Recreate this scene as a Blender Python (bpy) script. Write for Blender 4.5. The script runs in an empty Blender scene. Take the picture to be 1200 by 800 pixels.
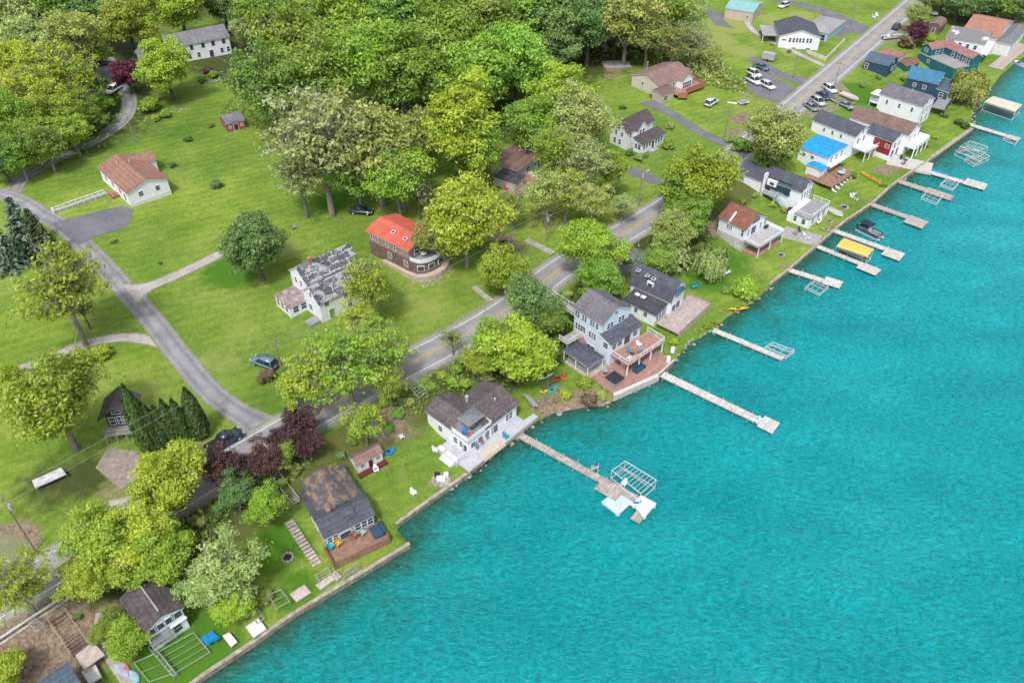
import bpy, bmesh, math, random
import numpy as np
from mathutils import Vector, Matrix
R = math.radians
random.seed(7)
rng = np.random.default_rng(11)
scene = bpy.context.scene
COL = scene.collection

# ------------------------------------------------------------------ camera model (photo is 1200 x 800)
CAM_H, PITCH, FPX = 100.0, R(40), 933.0
def P(px, py, z):
    """point of the world at height z that the photo shows at pixel px, py"""
    u = (px - 600) / FPX; v = -(py - 400) / FPX
    dy = math.cos(PITCH) + v * math.sin(PITCH); dz = -math.sin(PITCH) + v * math.cos(PITCH)
    t = (z - CAM_H) / dz
    return Vector((u * t, dy * t, z))
def depth(p):
    return p.y * math.cos(PITCH) + (CAM_H - p.z) * math.sin(PITCH)

# ------------------------------------------------------------------ shore, road, terrain
SHORE_PX = [(-260,1120),(0,965),(150,862),(237,797),(300,755),(345,723),(400,690),(481,641),(465,618),(505,589),(548,559),(632,493),(645,485),(680,478),
    (707,476),(720,468),(772,441),(790,424),(805,404),(820,396),(835,387),(852,372),(870,361),(887,351),(901,337),(925,318),(977,273),(990,262),(1022,241),
    (1040,224),(1056,212),(1073,201),(1092,188),(1139,154),(1138,138),(1146,120),(1160,106),(1172,89),(1186,77),(1204,64),(1260,22),(1340,-40),(1500,-140)]
SHORE = [P(a, b, 0).xy for a, b in SHORE_PX]
d0 = (SHORE[0] - SHORE[2]).normalized(); d1 = Vector((1, .55)).normalized()
SHORE = [SHORE[0] + d0 * 2500] + SHORE + [SHORE[-1] + d1 * 3000]
ZR = 4.0
ROAD_PX = [(-150,788),(-20,714),(45,677),(130,627),(210,579),(290,531),(375,481),(430,452),(494,419),(557,387),(592,367),(626,338),(671,304),(728,275),(774,247),
    (815,218),(854,188),(881,166),(925,129),(1000,65),(1067,7),(1140,-58),(1200,-112)]
def catmull(pts, n=6):
    out = []
    for i in range(len(pts) - 1):
        p0 = pts[max(i - 1, 0)]; p1 = pts[i]; p2 = pts[i + 1]; p3 = pts[min(i + 2, len(pts) - 1)]
        for k in range(n):
            t = k / n
            out.append(.5 * ((2 * p1) + (p2 - p0) * t + (2 * p0 - 5 * p1 + 4 * p2 - p3) * t * t + (3 * p1 - p0 - 3 * p2 + p3) * t ** 3))
    out.append(pts[-1]); return out
def resample(pts, step):
    out = [pts[0].copy()]; acc = 0
    for a, b in zip(pts, pts[1:]):
        L = (b - a).length
        while acc + L >= step:
            a = a + (b - a) * ((step - acc) / L); out.append(a.copy()); L = (b - a).length; acc = 0
        acc += L
    return out
rp = resample(catmull([P(a, b, ZR).xy for a, b in ROAD_PX]), 3.0)
for _ in range(10):
    rp = [rp[0]] + [(rp[i - 1] + rp[i] * 2 + rp[i + 1]) / 4 for i in range(1, len(rp) - 1)] + [rp[-1]]
ROAD = [rp[0] + (rp[0] - rp[4]).normalized() * 900] + rp + [rp[-1] + (rp[-1] - rp[-5]).normalized() * 900]

def sdist(x, y, poly):
    """signed distance, positive left of the polyline's direction"""
    best = np.full(x.shape, 1e18); sgn = np.ones(x.shape)
    for a, b in zip(poly, poly[1:]):
        ex, ey = b.x - a.x, b.y - a.y; L2 = ex * ex + ey * ey
        t = np.clip(((x - a.x) * ex + (y - a.y) * ey) / L2, 0, 1)
        dx, dy = x - a.x - t * ex, y - a.y - t * ey
        d = dx * dx + dy * dy; m = d < best
        best = np.where(m, d, best); sgn = np.where(m, np.sign(ex * (y - a.y) - ey * (x - a.x)), sgn)
    return np.sqrt(best) * np.where(sgn == 0, 1, sgn)
def sm(a, b, t):
    t = np.clip((t - a) / (b - a), 0, 1); return t * t * (3 - 2 * t)
ROADC = ROAD[:1] + ROAD[1:-1:3] + ROAD[-1:]
def Hn(x, y, full=False):
    ds = sdist(x, y, SHORE); dr = sdist(x, y, ROADC)
    gap = np.maximum(np.abs(dr) - 5.2, 0)
    t = np.maximum(ds, 0) / (np.maximum(ds, 0) + gap + 1e-6)
    low = .8 + (ZR - .8) * sm(.42, .93, t)
    up = ZR + .035 * np.maximum(dr - 6, 0) * sm(5, 30, dr)
    up = np.minimum(up, ZR + 8 + .006 * dr)
    up = up + .35 * sm(12, 40, dr) * (np.sin(x * .061 + 1.3) * np.cos(y * .047) + .5 * np.sin(x * .13 + y * .09))
    h = np.where(dr > 0, up, low)
    h = np.where(ds > .35, h, np.where(ds < -.75, -1.6, .8 - 2.4 * (.35 - ds) / 1.1))
    return (h, ds, dr) if full else h
def H(x, y):
    return float(Hn(np.array([float(x)]), np.array([float(y)]))[0])
def G(px, py):
    """ground point under a pixel of the photo"""
    z = 3.0
    for _ in range(14):
        p = P(px, py, z); h = max(H(p.x, p.y), 0.0)
        z += (h - z) * .7
    p = P(px, py, z); p.z = max(H(p.x, p.y), 0); return p

# ------------------------------------------------------------------ materials
MATS = {}
def nodes(name):
    m = bpy.data.materials.new(name); m.use_nodes = True
    nt = m.node_tree; b = nt.nodes['Principled BSDF']; return m, nt, b
def N(nt, kind, **kw):
    n = nt.nodes.new(kind)
    for k, v in kw.items():
        if k in n.inputs: n.inputs[k].default_value = v
        else: setattr(n, k, v)
    return n
def rgba(c): return (c[0], c[1], c[2], 1)
def mixc(nt, fac, a, b, blend='MIX'):
    n = nt.nodes.new('ShaderNodeMix'); n.data_type = 'RGBA'; n.blend_type = blend
    for i, v in ((0, fac), (6, a), (7, b)):
        if hasattr(v, 'is_linked') or hasattr(v, 'links'): nt.links.new(v, n.inputs[i])
        elif i == 0: n.inputs[0].default_value = v
        else: n.inputs[i].default_value = rgba(v)
    return n.outputs[2]
def coords(nt, space='Object', scale=None, rot=None):
    tc = nt.nodes.new('ShaderNodeTexCoord'); out = tc.outputs[space]
    if scale or rot:
        mp = nt.nodes.new('ShaderNodeMapping'); nt.links.new(out, mp.inputs[0])
        if scale: mp.inputs['Scale'].default_value = scale
        if rot: mp.inputs['Rotation'].default_value = rot
        out = mp.outputs[0]
    return out
def noise(nt, vec, scale, detail=4, rough=.55):
    n = N(nt, 'ShaderNodeTexNoise', Scale=scale, Detail=detail, Roughness=rough); nt.links.new(vec, n.inputs['Vector']); return n.outputs['Fac']
def ramp(nt, fac, stops):
    n = nt.nodes.new('ShaderNodeValToRGB'); e = n.color_ramp.elements
    while len(e) < len(stops): e.new(.5)
    for k, (p, c) in zip(e, stops): k.position = p; k.color = rgba(c) if len(c) == 3 else c
    nt.links.new(fac, n.inputs[0]); return n.outputs[0]
def bump(nt, b, h, strength=.3, dist=.05):
    n = N(nt, 'ShaderNodeBump', Strength=strength, Distance=dist); nt.links.new(h, n.inputs['Height']); nt.links.new(n.outputs[0], b.inputs['Normal'])
def plain(name, c, rough=.6, var=.12, scale=1.2, metal=0, stripe=None, spec=.4):
    """painted or weathered surface: colour mottled by noise; stripe=(axis, per metre, strength) draws boards"""
    if name in MATS: return MATS[name]
    m, nt, b = nodes(name); b.inputs['Roughness'].default_value = rough; b.inputs['Metallic'].default_value = metal
    b.inputs['Specular IOR Level'].default_value = spec
    v = coords(nt)
    f = noise(nt, v, scale, 5, .6)
    hi = [min(1, k * (1 + var)) for k in c]; lo = [k * (1 - var * 1.6) for k in c]
    col = ramp(nt, f, [(.3, lo), (.7, hi)])
    f2 = noise(nt, v, scale * 9, 3, .6); col = mixc(nt, f2, col, [.5] * 3, 'SOFT_LIGHT') if var > .05 else col
    if stripe:
        ax, per, st = stripe
        sx = N(nt, 'ShaderNodeSeparateXYZ'); nt.links.new(v, sx.inputs[0])
        mu = N(nt, 'ShaderNodeMath', operation='MULTIPLY'); nt.links.new(sx.outputs[ax], mu.inputs[0]); mu.inputs[1].default_value = per
        fr = N(nt, 'ShaderNodeMath', operation='FRACT'); nt.links.new(mu.outputs[0], fr.inputs[0])
        rr = ramp(nt, fr.outputs[0], [(0, [1 - st] * 3), (.12, [1] * 3), (.9, [1] * 3), (1, [1 - st] * 3)])
        fl = N(nt, 'ShaderNodeMath', operation='FLOOR'); nt.links.new(mu.outputs[0], fl.inputs[0])
        wn = N(nt, 'ShaderNodeTexWhiteNoise', noise_dimensions='1D'); nt.links.new(fl.outputs[0], wn.inputs['W'])
        tone = ramp(nt, wn.outputs['Value'], [(0, [1 - st * .45] * 3), (1, [1] * 3)])
        col = mixc(nt, 1.0, mixc(nt, 1.0, col, rr, 'MULTIPLY'), tone, 'MULTIPLY')
    nt.links.new(col, b.inputs['Base Color'])
    MATS[name] = m; return m
def shingle(name, c, c2=None, rows=3.2, var=.3, st=.35):
    if name in MATS: return MATS[name]
    m, nt, b = nodes(name); b.inputs['Roughness'].default_value = .85; b.inputs['Specular IOR Level'].default_value = .25
    v = coords(nt)
    big = noise(nt, v, .45, 4, .6)
    c2 = c2 or [k * .72 for k in c]
    col = ramp(nt, big, [(.32, c2), (.68, c)])
    vo = N(nt, 'ShaderNodeTexVoronoi', Scale=4.6); nt.links.new(coords(nt, 'Object', (1, 1, 1.8)), vo.inputs['Vector'])
    sep = N(nt, 'ShaderNodeSeparateColor'); nt.links.new(vo.outputs['Color'], sep.inputs[0])
    tone = ramp(nt, sep.outputs[0], [(0, [1 - var] * 3), (1, [1 + var * .6] * 3)])
    col = mixc(nt, 1, col, tone, 'MULTIPLY')
    sx = N(nt, 'ShaderNodeSeparateXYZ'); nt.links.new(v, sx.inputs[0])
    mu = N(nt, 'ShaderNodeMath', operation='MULTIPLY'); nt.links.new(sx.outputs[2], mu.inputs[0]); mu.inputs[1].default_value = rows
    fr = N(nt, 'ShaderNodeMath', operation='FRACT'); nt.links.new(mu.outputs[0], fr.inputs[0])
    rr = ramp(nt, fr.outputs[0], [(0, [1 - st] * 3), (.3, [1] * 3)])
    col = mixc(nt, 1, col, rr, 'MULTIPLY')
    streak = noise(nt, coords(nt, 'Object', (2.2, 2.2, .25)), 1.0, 3, .6)
    col = mixc(nt, 1, col, ramp(nt, streak, [(.3, [.8] * 3), (.65, [1.12] * 3)]), 'MULTIPLY')
    nt.links.new(col, b.inputs['Base Color']); bump(nt, b, sep.outputs[1], .4, .03)
    MATS[name] = m; return m
def leafmat(name, c, c2, dark=.62, trans=.45):
    if name in MATS: return MATS[name]
    m = bpy.data.materials.new(name); m.use_nodes = True; nt = m.node_tree
    nt.nodes.remove(nt.nodes['Principled BSDF']); out = nt.nodes['Material Output']
    at = N(nt, 'ShaderNodeAttribute', attribute_name='leaf'); sp = N(nt, 'ShaderNodeSeparateColor'); nt.links.new(at.outputs['Color'], sp.inputs[0])
    oi = nt.nodes.new('ShaderNodeObjectInfo')
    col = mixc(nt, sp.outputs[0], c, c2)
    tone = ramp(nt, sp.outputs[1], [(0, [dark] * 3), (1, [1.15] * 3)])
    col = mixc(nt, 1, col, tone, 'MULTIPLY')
    hs = N(nt, 'ShaderNodeHueSaturation'); nt.links.new(col, hs.inputs['Color'])
    mr = N(nt, 'ShaderNodeMapRange'); nt.links.new(oi.outputs['Random'], mr.inputs[0]); mr.inputs[3].default_value = .483; mr.inputs[4].default_value = .517
    nt.links.new(mr.outputs[0], hs.inputs['Hue'])
    wn = N(nt, 'ShaderNodeTexWhiteNoise', noise_dimensions='1D'); nt.links.new(oi.outputs['Random'], wn.inputs['W'])
    mv = N(nt, 'ShaderNodeMapRange'); nt.links.new(wn.outputs['Value'], mv.inputs[0]); mv.inputs[3].default_value = .8; mv.inputs[4].default_value = 1.15
    nt.links.new(mv.outputs[0], hs.inputs['Value'])
    d = nt.nodes.new('ShaderNodeBsdfDiffuse'); t = nt.nodes.new('ShaderNodeBsdfTranslucent'); g = N(nt, 'ShaderNodeBsdfGlossy', Roughness=.45)
    g.inputs['Color'].default_value = (.9, .95, 1, 1)
    for s in (d, t): nt.links.new(hs.outputs[0], s.inputs['Color'])
    mx = N(nt, 'ShaderNodeMixShader'); mx.inputs[0].default_value = trans; nt.links.new(d.outputs[0], mx.inputs[1]); nt.links.new(t.outputs[0], mx.inputs[2])
    m2 = N(nt, 'ShaderNodeMixShader'); m2.inputs[0].default_value = .035; nt.links.new(mx.outputs[0], m2.inputs[1]); nt.links.new(g.outputs[0], m2.inputs[2])
    nt.links.new(m2.outputs[0], out.inputs['Surface'])
    MATS[name] = m; return m
def panelroof(name):
    m, nt, b = nodes(name); b.inputs['Roughness'].default_value = .8; v = coords(nt)
    br = N(nt, 'ShaderNodeTexBrick', Scale=1.0); br.inputs['Brick Width'].default_value = 2.3; br.inputs['Row Height'].default_value = 1.15; br.inputs['Mortar Size'].default_value = .07; br.inputs['Bias'].default_value = -.25
    wv = N(nt, 'ShaderNodeVectorMath', operation='MULTIPLY_ADD'); nz = N(nt, 'ShaderNodeTexNoise', Scale=.9, Detail=3); nt.links.new(v, nz.inputs['Vector']); nt.links.new(nz.outputs['Color'], wv.inputs[0]); wv.inputs[1].default_value = (1.1, 1.1, 0); nt.links.new(v, wv.inputs[2]); nt.links.new(wv.outputs[0], br.inputs['Vector'])
    for k, c in (('Color1', (.055, .062, .08)), ('Color2', (.20, .21, .23)), ('Mortar', (.5, .5, .5))): br.inputs[k].default_value = rgba(c)
    brk = mixc(nt, ramp(nt, noise(nt, v, .8, 4, .65), [(.44, [0] * 3), (.52, [1] * 3)]), (.075, .082, .10), br.outputs['Color'])
    patch = ramp(nt, noise(nt, v, .55, 4, .6), [(.52, [0] * 3), (.6, [.8] * 3)])
    col = mixc(nt, patch, brk, (.38, .38, .38)); col = mixc(nt, 1, col, ramp(nt, noise(nt, v, 3, 4, .7), [(.3, [.7] * 3), (.7, [1.25] * 3)]), 'MULTIPLY')
    nt.links.new(col, b.inputs['Base Color']); return m
def glassmat(name, c=(.03, .045, .06)):
    if name in MATS: return MATS[name]
    m, nt, b = nodes(name); b.inputs['Roughness'].default_value = .08; b.inputs['Specular IOR Level'].default_value = .7
    f = noise(nt, coords(nt), .8, 2); nt.links.new(ramp(nt, f, [(.35, c), (.7, [k * 2.6 for k in c])]), b.inputs['Base Color'])
    MATS[name] = m; return m

WHITE = plain('white_paint', (.80, .81, .87), .55, .04, .6, stripe=(2, 6, .10))
OFFWHITE = plain('off_white_paint', (.70, .70, .70), .6, .06, .5, stripe=(2, 6, .12))
BLUEWHITE = plain('pale_blue_siding', (.63, .71, .80), .55, .05, .5, stripe=(2, 6, .12))
TRIM = plain('trim_white', (.76, .77, .825), .5, .03)
METALW = plain('galvanised_metal', (.62, .64, .66), .4, .08, metal=.3)
GREYW = plain('grey_wood', (.36, .34, .32), .8, .25, 2)
GLASS = glassmat('window_glass')
CONC = plain('concrete', (.42, .39, .35), .85, .25, .8)
WOODT = plain('weathered_dock_boards', (.45, .40, .35), .8, .25, 1.2, stripe=(0, 1.6, .45))
WOODL = plain('pale_dock_boards', (.60, .575, .55), .8, .2, 1.2, stripe=(0, 1.6, .4))
WOODB = plain('brown_deck_boards', (.33, .19, .13), .75, .22, 1.5, stripe=(1, 3.2, .4))
WOODR = plain('red_brown_deck_boards', (.41, .235, .19), .7, .2, 1.5, stripe=(1, 3.2, .35))
WOODP = plain('pinkish_grey_deck_boards', (.48, .40, .37), .75, .18, 1.5, stripe=(1, 3.2, .35))
TIMBER = plain('seawall_timber', (.36, .30, .24), .9, .35, 1.2, stripe=(2, 3, .4))
BARK = plain('bark', (.14, .115, .095), .95, .35, 3)
BARKP = plain('pale_bark', (.26, .24, .21), .95, .3, 3)
BLACK = plain('black_rubber', (.02, .02, .022), .7, .1)
DARKM = plain('dark_metal', (.05, .055, .065), .4, .1, metal=.4)

# ------------------------------------------------------------------ mesh helpers
class MB:
    def __init__(s): s.v = []; s.f = []; s.m = []
    def add(s, vs, fs, mi=0):
        o = len(s.v); s.v += [tuple(a) for a in vs]
        for f in fs: s.f.append(tuple(o + i for i in f)); s.m.append(mi)
        return s
    def box(s, x0, y0, z0, x1, y1, z1, mi=0):
        x0, x1 = min(x0, x1), max(x0, x1); y0, y1 = min(y0, y1), max(y0, y1); z0, z1 = min(z0, z1), max(z0, z1)
        return s.add([(x0,y0,z0),(x1,y0,z0),(x1,y1,z0),(x0,y1,z0),(x0,y0,z1),(x1,y0,z1),(x1,y1,z1),(x0,y1,z1)],
              [(0,3,2,1),(4,5,6,7),(0,1,5,4),(1,2,6,5),(2,3,7,6),(3,0,4,7)], mi)
    def tube(s, p, q, r, r2=None, n=6, mi=0, cap=True):
        p, q = Vector(p), Vector(q); d = (q - p); r2 = r if r2 is None else r2
        if d.length < 1e-6: return s
        d.normalize(); a = d.orthogonal().normalized(); b = d.cross(a)
        vs = [p + (a * math.cos(2 * math.pi * k / n) + b * math.sin(2 * math.pi * k / n)) * r for k in range(n)]
        vs += [q + (a * math.cos(2 * math.pi * k / n) + b * math.sin(2 * math.pi * k / n)) * r2 for k in range(n)]
        fs = [(k, (k + 1) % n, n + (k + 1) % n, n + k) for k in range(n)]
        if cap: fs += [tuple(range(n - 1, -1, -1)), tuple(range(n, 2 * n))]
        return s.add(vs, fs, mi)
    def path(s, pts, r, r2=None, n=6, mi=0):
        r2 = r if r2 is None else r2; L = len(pts) - 1
        for k in range(L): s.tube(pts[k], pts[k + 1], r + (r2 - r) * k / L, r + (r2 - r) * (k + 1) / L, n, mi)
        return s
    def prism(s, poly, axis, a, b, mi=0):
        """poly: (s, z) points; extruded along axis 'x' (s = y) or 'y' (s = x) from a to b"""
        n = len(poly); mk = (lambda q, t: (t, q[0], q[1])) if axis == 'x' else (lambda q, t: (q[0], t, q[1]))
        vs = [mk(q, a) for q in poly] + [mk(q, b) for q in poly]
        return s.add(vs, [(k, (k + 1) % n, n + (k + 1) % n, n + k) for k in range(n)] + [tuple(range(n - 1, -1, -1)), tuple(range(n, 2 * n))], mi)
    def flatpoly(s, poly, z0, z1, mi=0):
        n = len(poly); vs = [(p[0], p[1], z0) for p in poly] + [(p[0], p[1], z1) for p in poly]
        return s.add(vs, [(k, (k + 1) % n, n + (k + 1) % n, n + k) for k in range(n)] + [tuple(range(n - 1, -1, -1)), tuple(range(n, 2 * n))], mi)
    def ell(s, c, r, n=10, m=6, mi=0, zmin=-1):
        vs = []; fs = []
        for j in range(m + 1):
            th = math.pi * j / m
            for k in range(n):
                ph = 2 * math.pi * k / n; zz = max(math.cos(th), zmin)
                vs.append((c[0] + r[0] * math.sin(th) * math.cos(ph), c[1] + r[1] * math.sin(th) * math.sin(ph), c[2] + r[2] * zz))
        for j in range(m):
            for k in range(n): fs.append((j * n + k, (j + 1) * n + k, (j + 1) * n + (k + 1) % n, j * n + (k + 1) % n))
        return s.add(vs, fs, mi)
    def mesh(s, name, fix=True):
        me = bpy.data.meshes.new(name); me.from_pydata(s.v, [], s.f); me.polygons.foreach_set('material_index', s.m)
        if fix:
            bm = bmesh.new(); bm.from_mesh(me); bmesh.ops.recalc_face_normals(bm, faces=bm.faces); bm.to_mesh(me); bm.free()
        me.update(); return me
    def build(s, name, mats, parent=None, loc=None, rz=0, smooth=False, bevel=0):
        me = s.mesh(name)
        for m in (mats if isinstance(mats, (list, tuple)) else [mats]): me.materials.append(m)
        if bevel:
            bm = bmesh.new(); bm.from_mesh(me); bmesh.ops.remove_doubles(bm, verts=bm.verts, dist=1e-4)
            bmesh.ops.bevel(bm, geom=list(bm.edges), offset=bevel, segments=2, affect='EDGES', clamp_overlap=True); bm.to_mesh(me); bm.free()
        if smooth: me.polygons.foreach_set('use_smooth', [True] * len(me.polygons))
        return link(name, me, parent, loc, rz)
def link(name, me, parent=None, loc=None, rz=0):
    o = bpy.data.objects.new(name, me); COL.objects.link(o)
    if parent: o.parent = parent
    if loc is not None: o.location = loc
    o.rotation_euler = (0, 0, rz); return o
def tag(o, label=None, cat=None, group=None, kind=None):
    if label: o['label'] = label
    if cat: o['category'] = cat
    if group: o['group'] = group
    if kind: o['kind'] = kind
    return o
def empty(name, label, cat, loc, rz=0, group=None):
    o = bpy.data.objects.new(name, None); COL.objects.link(o); o.location = loc; o.rotation_euler = (0, 0, rz); o.empty_display_size = .3
    return tag(o, label, cat, group)
def copy_tree(o, parent=None):
    c = o.copy(); COL.objects.link(c)
    if parent: c.parent = parent
    for ch in list(o.children): copy_tree(ch, c)
    return c
def ang(v): return math.atan2(v.y, v.x)
def at(px, py, z=None):
    return G(px, py) if z is None else P(px, py, z)
# ------------------------------------------------------------------ world, sun, camera
w = bpy.data.worlds.new('World'); scene.world = w; w.use_nodes = True
nt = w.node_tree; bg = nt.nodes['Background']
sky = nt.nodes.new('ShaderNodeTexSky'); sky.sky_type = 'NISHITA'; sky.sun_disc = False
SUN_EL, SUN_AZ = R(58), R(196)      # azimuth clockwise from +Y (the viewing direction)
sky.sun_elevation = SUN_EL; sky.sun_rotation = SUN_AZ; sky.air_density = 1.0; sky.dust_density = 3.0
hs = N(nt, 'ShaderNodeHueSaturation', Saturation=.45, Value=1.4); nt.links.new(sky.outputs[0], hs.inputs['Color']); nt.links.new(hs.outputs[0], bg.inputs[0])
bg.inputs[1].default_value = .15
sl = bpy.data.lights.new('sun', 'SUN'); sl.energy = 2.5; sl.angle = R(7); sl.color = (1, .975, .94)
so = bpy.data.objects.new('sun', sl); COL.objects.link(so)
sd = Vector((math.sin(SUN_AZ) * math.cos(SUN_EL), math.cos(SUN_AZ) * math.cos(SUN_EL), math.sin(SUN_EL)))
so.rotation_euler = (-sd).to_track_quat('-Z', 'Y').to_euler(); so.location = (0, 60, 200)
cd = bpy.data.cameras.new('camera'); cd.lens = FPX / 1200 * 36; cd.sensor_width = 36; cd.clip_start = .5; cd.clip_end = 8000
cam = bpy.data.objects.new('camera', cd); COL.objects.link(cam); cam.location = (0, 0, CAM_H); cam.rotation_euler = (math.pi / 2 - PITCH, 0, 0)
scene.camera = cam
scene.view_settings.view_transform = 'Standard'; scene.view_settings.look = 'None'; scene.view_settings.exposure = 0
scene.render.engine = 'CYCLES'; scene.cycles.max_bounces = 6; scene.cycles.diffuse_bounces = 4; scene.cycles.glossy_bounces = 2
scene.cycles.transmission_bounces = 2; scene.cycles.transparent_max_bounces = 4; scene.cycles.use_denoising = True

# ------------------------------------------------------------------ ground
def axis(lo, hi, step, far):
    a = list(np.arange(lo, hi + step * .5, step)); g = step; k = hi; up = []
    while k < far[1]: g *= 1.35; k += g; up.append(k)
    g = step; k = lo; dn = []
    while k > far[0]: g *= 1.35; k -= g; dn.append(k)
    return np.array(dn[::-1] + a + up)
def sheet(name, xs, ys, zf, mat, attrs):
    X, Y = np.meshgrid(xs, ys); nx, ny = len(xs), len(ys)
    Z, cols = zf(X.ravel(), Y.ravel())
    co = np.stack([X.ravel(), Y.ravel(), Z], 1)
    i = np.arange((ny - 1) * (nx - 1)); r, c = i // (nx - 1), i % (nx - 1); b = r * nx + c
    quads = np.stack([b, b + 1, b + nx + 1, b + nx], 1).astype(np.int32)
    me = bpy.data.meshes.new(name); me.vertices.add(len(co)); me.vertices.foreach_set('co', co.ravel().astype(np.float32))
    me.loops.add(quads.size); me.loops.foreach_set('vertex_index', quads.ravel())
    me.polygons.add(len(quads)); me.polygons.foreach_set('loop_start', np.arange(len(quads), dtype=np.int32) * 4)
    me.polygons.foreach_set('use_smooth', np.ones(len(quads), bool))
    me.update(calc_edges=True)
    for an, ca in cols.items():
        at_ = me.color_attributes.new(an, 'FLOAT_COLOR', 'POINT'); at_.data.foreach_set('color', ca.ravel().astype(np.float32))
    me.materials.append(mat); return tag(link(name, me), kind='structure')

# spots of ground cover: (px, py, radius m, channel, weight); channels: 0 dirt, 1 woodland floor with tree shade painted in, 2 dry yellow grass, 3 lush dark grass and painted lawn shade
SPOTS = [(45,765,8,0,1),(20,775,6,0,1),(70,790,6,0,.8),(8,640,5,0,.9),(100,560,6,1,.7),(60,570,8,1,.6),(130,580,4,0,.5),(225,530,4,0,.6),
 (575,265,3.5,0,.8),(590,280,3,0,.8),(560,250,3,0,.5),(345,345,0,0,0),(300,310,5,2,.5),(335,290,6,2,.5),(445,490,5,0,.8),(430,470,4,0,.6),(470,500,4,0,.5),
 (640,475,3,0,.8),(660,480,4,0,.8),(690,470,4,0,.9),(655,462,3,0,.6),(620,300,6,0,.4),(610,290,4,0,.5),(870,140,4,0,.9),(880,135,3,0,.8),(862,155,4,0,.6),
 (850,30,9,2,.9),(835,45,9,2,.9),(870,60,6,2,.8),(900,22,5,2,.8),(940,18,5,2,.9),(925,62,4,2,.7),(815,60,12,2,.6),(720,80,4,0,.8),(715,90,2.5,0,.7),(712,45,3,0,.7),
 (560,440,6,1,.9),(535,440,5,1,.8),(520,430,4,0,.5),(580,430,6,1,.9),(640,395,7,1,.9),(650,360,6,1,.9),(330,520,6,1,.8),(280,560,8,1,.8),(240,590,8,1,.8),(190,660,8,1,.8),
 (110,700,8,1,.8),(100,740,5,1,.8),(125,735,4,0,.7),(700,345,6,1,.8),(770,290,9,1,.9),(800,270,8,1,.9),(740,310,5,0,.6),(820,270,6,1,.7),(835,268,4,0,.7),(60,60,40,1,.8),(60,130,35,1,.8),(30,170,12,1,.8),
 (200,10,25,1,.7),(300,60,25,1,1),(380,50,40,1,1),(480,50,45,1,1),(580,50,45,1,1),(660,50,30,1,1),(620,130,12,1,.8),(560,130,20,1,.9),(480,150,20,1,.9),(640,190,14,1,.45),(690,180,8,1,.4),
 (740,20,25,1,.9),(780,50,16,1,.8),(810,75,12,1,.8),(560,290,6,1,.5),(400,200,10,3,.8),(390,235,5,3,.8),(270,320,7,3,.8),(690,70,12,3,.8),(700,60,10,3,.6),(530,370,6,2,.4),(500,360,7,2,.5),  # dark spot lower left of the lone round tree paints in its shadow
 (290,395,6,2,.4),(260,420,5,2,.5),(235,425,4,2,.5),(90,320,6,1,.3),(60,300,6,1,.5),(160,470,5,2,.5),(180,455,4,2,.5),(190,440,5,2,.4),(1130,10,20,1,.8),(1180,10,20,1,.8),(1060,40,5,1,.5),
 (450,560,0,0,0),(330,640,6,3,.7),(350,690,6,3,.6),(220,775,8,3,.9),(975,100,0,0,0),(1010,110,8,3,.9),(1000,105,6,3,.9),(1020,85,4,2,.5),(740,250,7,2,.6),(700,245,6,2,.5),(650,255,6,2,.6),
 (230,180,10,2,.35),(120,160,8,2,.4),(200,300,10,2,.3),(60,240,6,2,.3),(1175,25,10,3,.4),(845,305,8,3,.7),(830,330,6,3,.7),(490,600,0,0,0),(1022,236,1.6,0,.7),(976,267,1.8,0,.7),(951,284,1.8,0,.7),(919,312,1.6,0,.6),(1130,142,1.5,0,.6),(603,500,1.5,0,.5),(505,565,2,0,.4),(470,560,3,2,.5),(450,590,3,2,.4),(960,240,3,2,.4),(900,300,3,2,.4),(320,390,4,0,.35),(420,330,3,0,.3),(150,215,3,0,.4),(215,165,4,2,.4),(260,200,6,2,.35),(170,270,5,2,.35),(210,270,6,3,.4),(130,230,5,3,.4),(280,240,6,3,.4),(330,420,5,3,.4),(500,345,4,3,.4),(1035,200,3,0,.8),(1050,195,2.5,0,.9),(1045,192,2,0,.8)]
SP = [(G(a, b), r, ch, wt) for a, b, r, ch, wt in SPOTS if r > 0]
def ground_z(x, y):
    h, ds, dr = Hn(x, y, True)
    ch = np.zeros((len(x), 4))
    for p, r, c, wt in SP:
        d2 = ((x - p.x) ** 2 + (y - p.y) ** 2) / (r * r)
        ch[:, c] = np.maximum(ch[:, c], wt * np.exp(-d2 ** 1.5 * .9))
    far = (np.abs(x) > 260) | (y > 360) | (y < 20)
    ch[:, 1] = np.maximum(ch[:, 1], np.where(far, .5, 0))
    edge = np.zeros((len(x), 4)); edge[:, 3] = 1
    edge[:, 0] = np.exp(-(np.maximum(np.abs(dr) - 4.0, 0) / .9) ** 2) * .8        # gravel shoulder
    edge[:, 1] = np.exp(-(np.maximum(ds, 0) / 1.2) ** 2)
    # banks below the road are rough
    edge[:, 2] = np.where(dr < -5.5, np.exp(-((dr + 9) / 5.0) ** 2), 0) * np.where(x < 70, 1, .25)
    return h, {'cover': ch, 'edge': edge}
m, nt, b = nodes('lawn'); MATS['lawn'] = m
b.inputs['Roughness'].default_value = .95; b.inputs['Specular IOR Level'].default_value = .15
v = coords(nt)
n1 = noise(nt, v, .05, 5, .6); n2 = noise(nt, v, .32, 6, .7); n3 = noise(nt, v, 2.2, 5, .75)
grass = ramp(nt, n1, [(.3, (.105, .195, .026)), (.5, (.165, .262, .032)), (.72, (.25, .325, .065))])
grass = mixc(nt, ramp(nt, n2, [(.35, [0] * 3), (.7, [.38] * 3)]), grass, (.24, .31, .06))
grass = mixc(nt, 1, grass, ramp(nt, n3, [(.22, [.5] * 3), (.5, [.95] * 3), (.75, [1.3] * 3)]), 'MULTIPLY')
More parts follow.
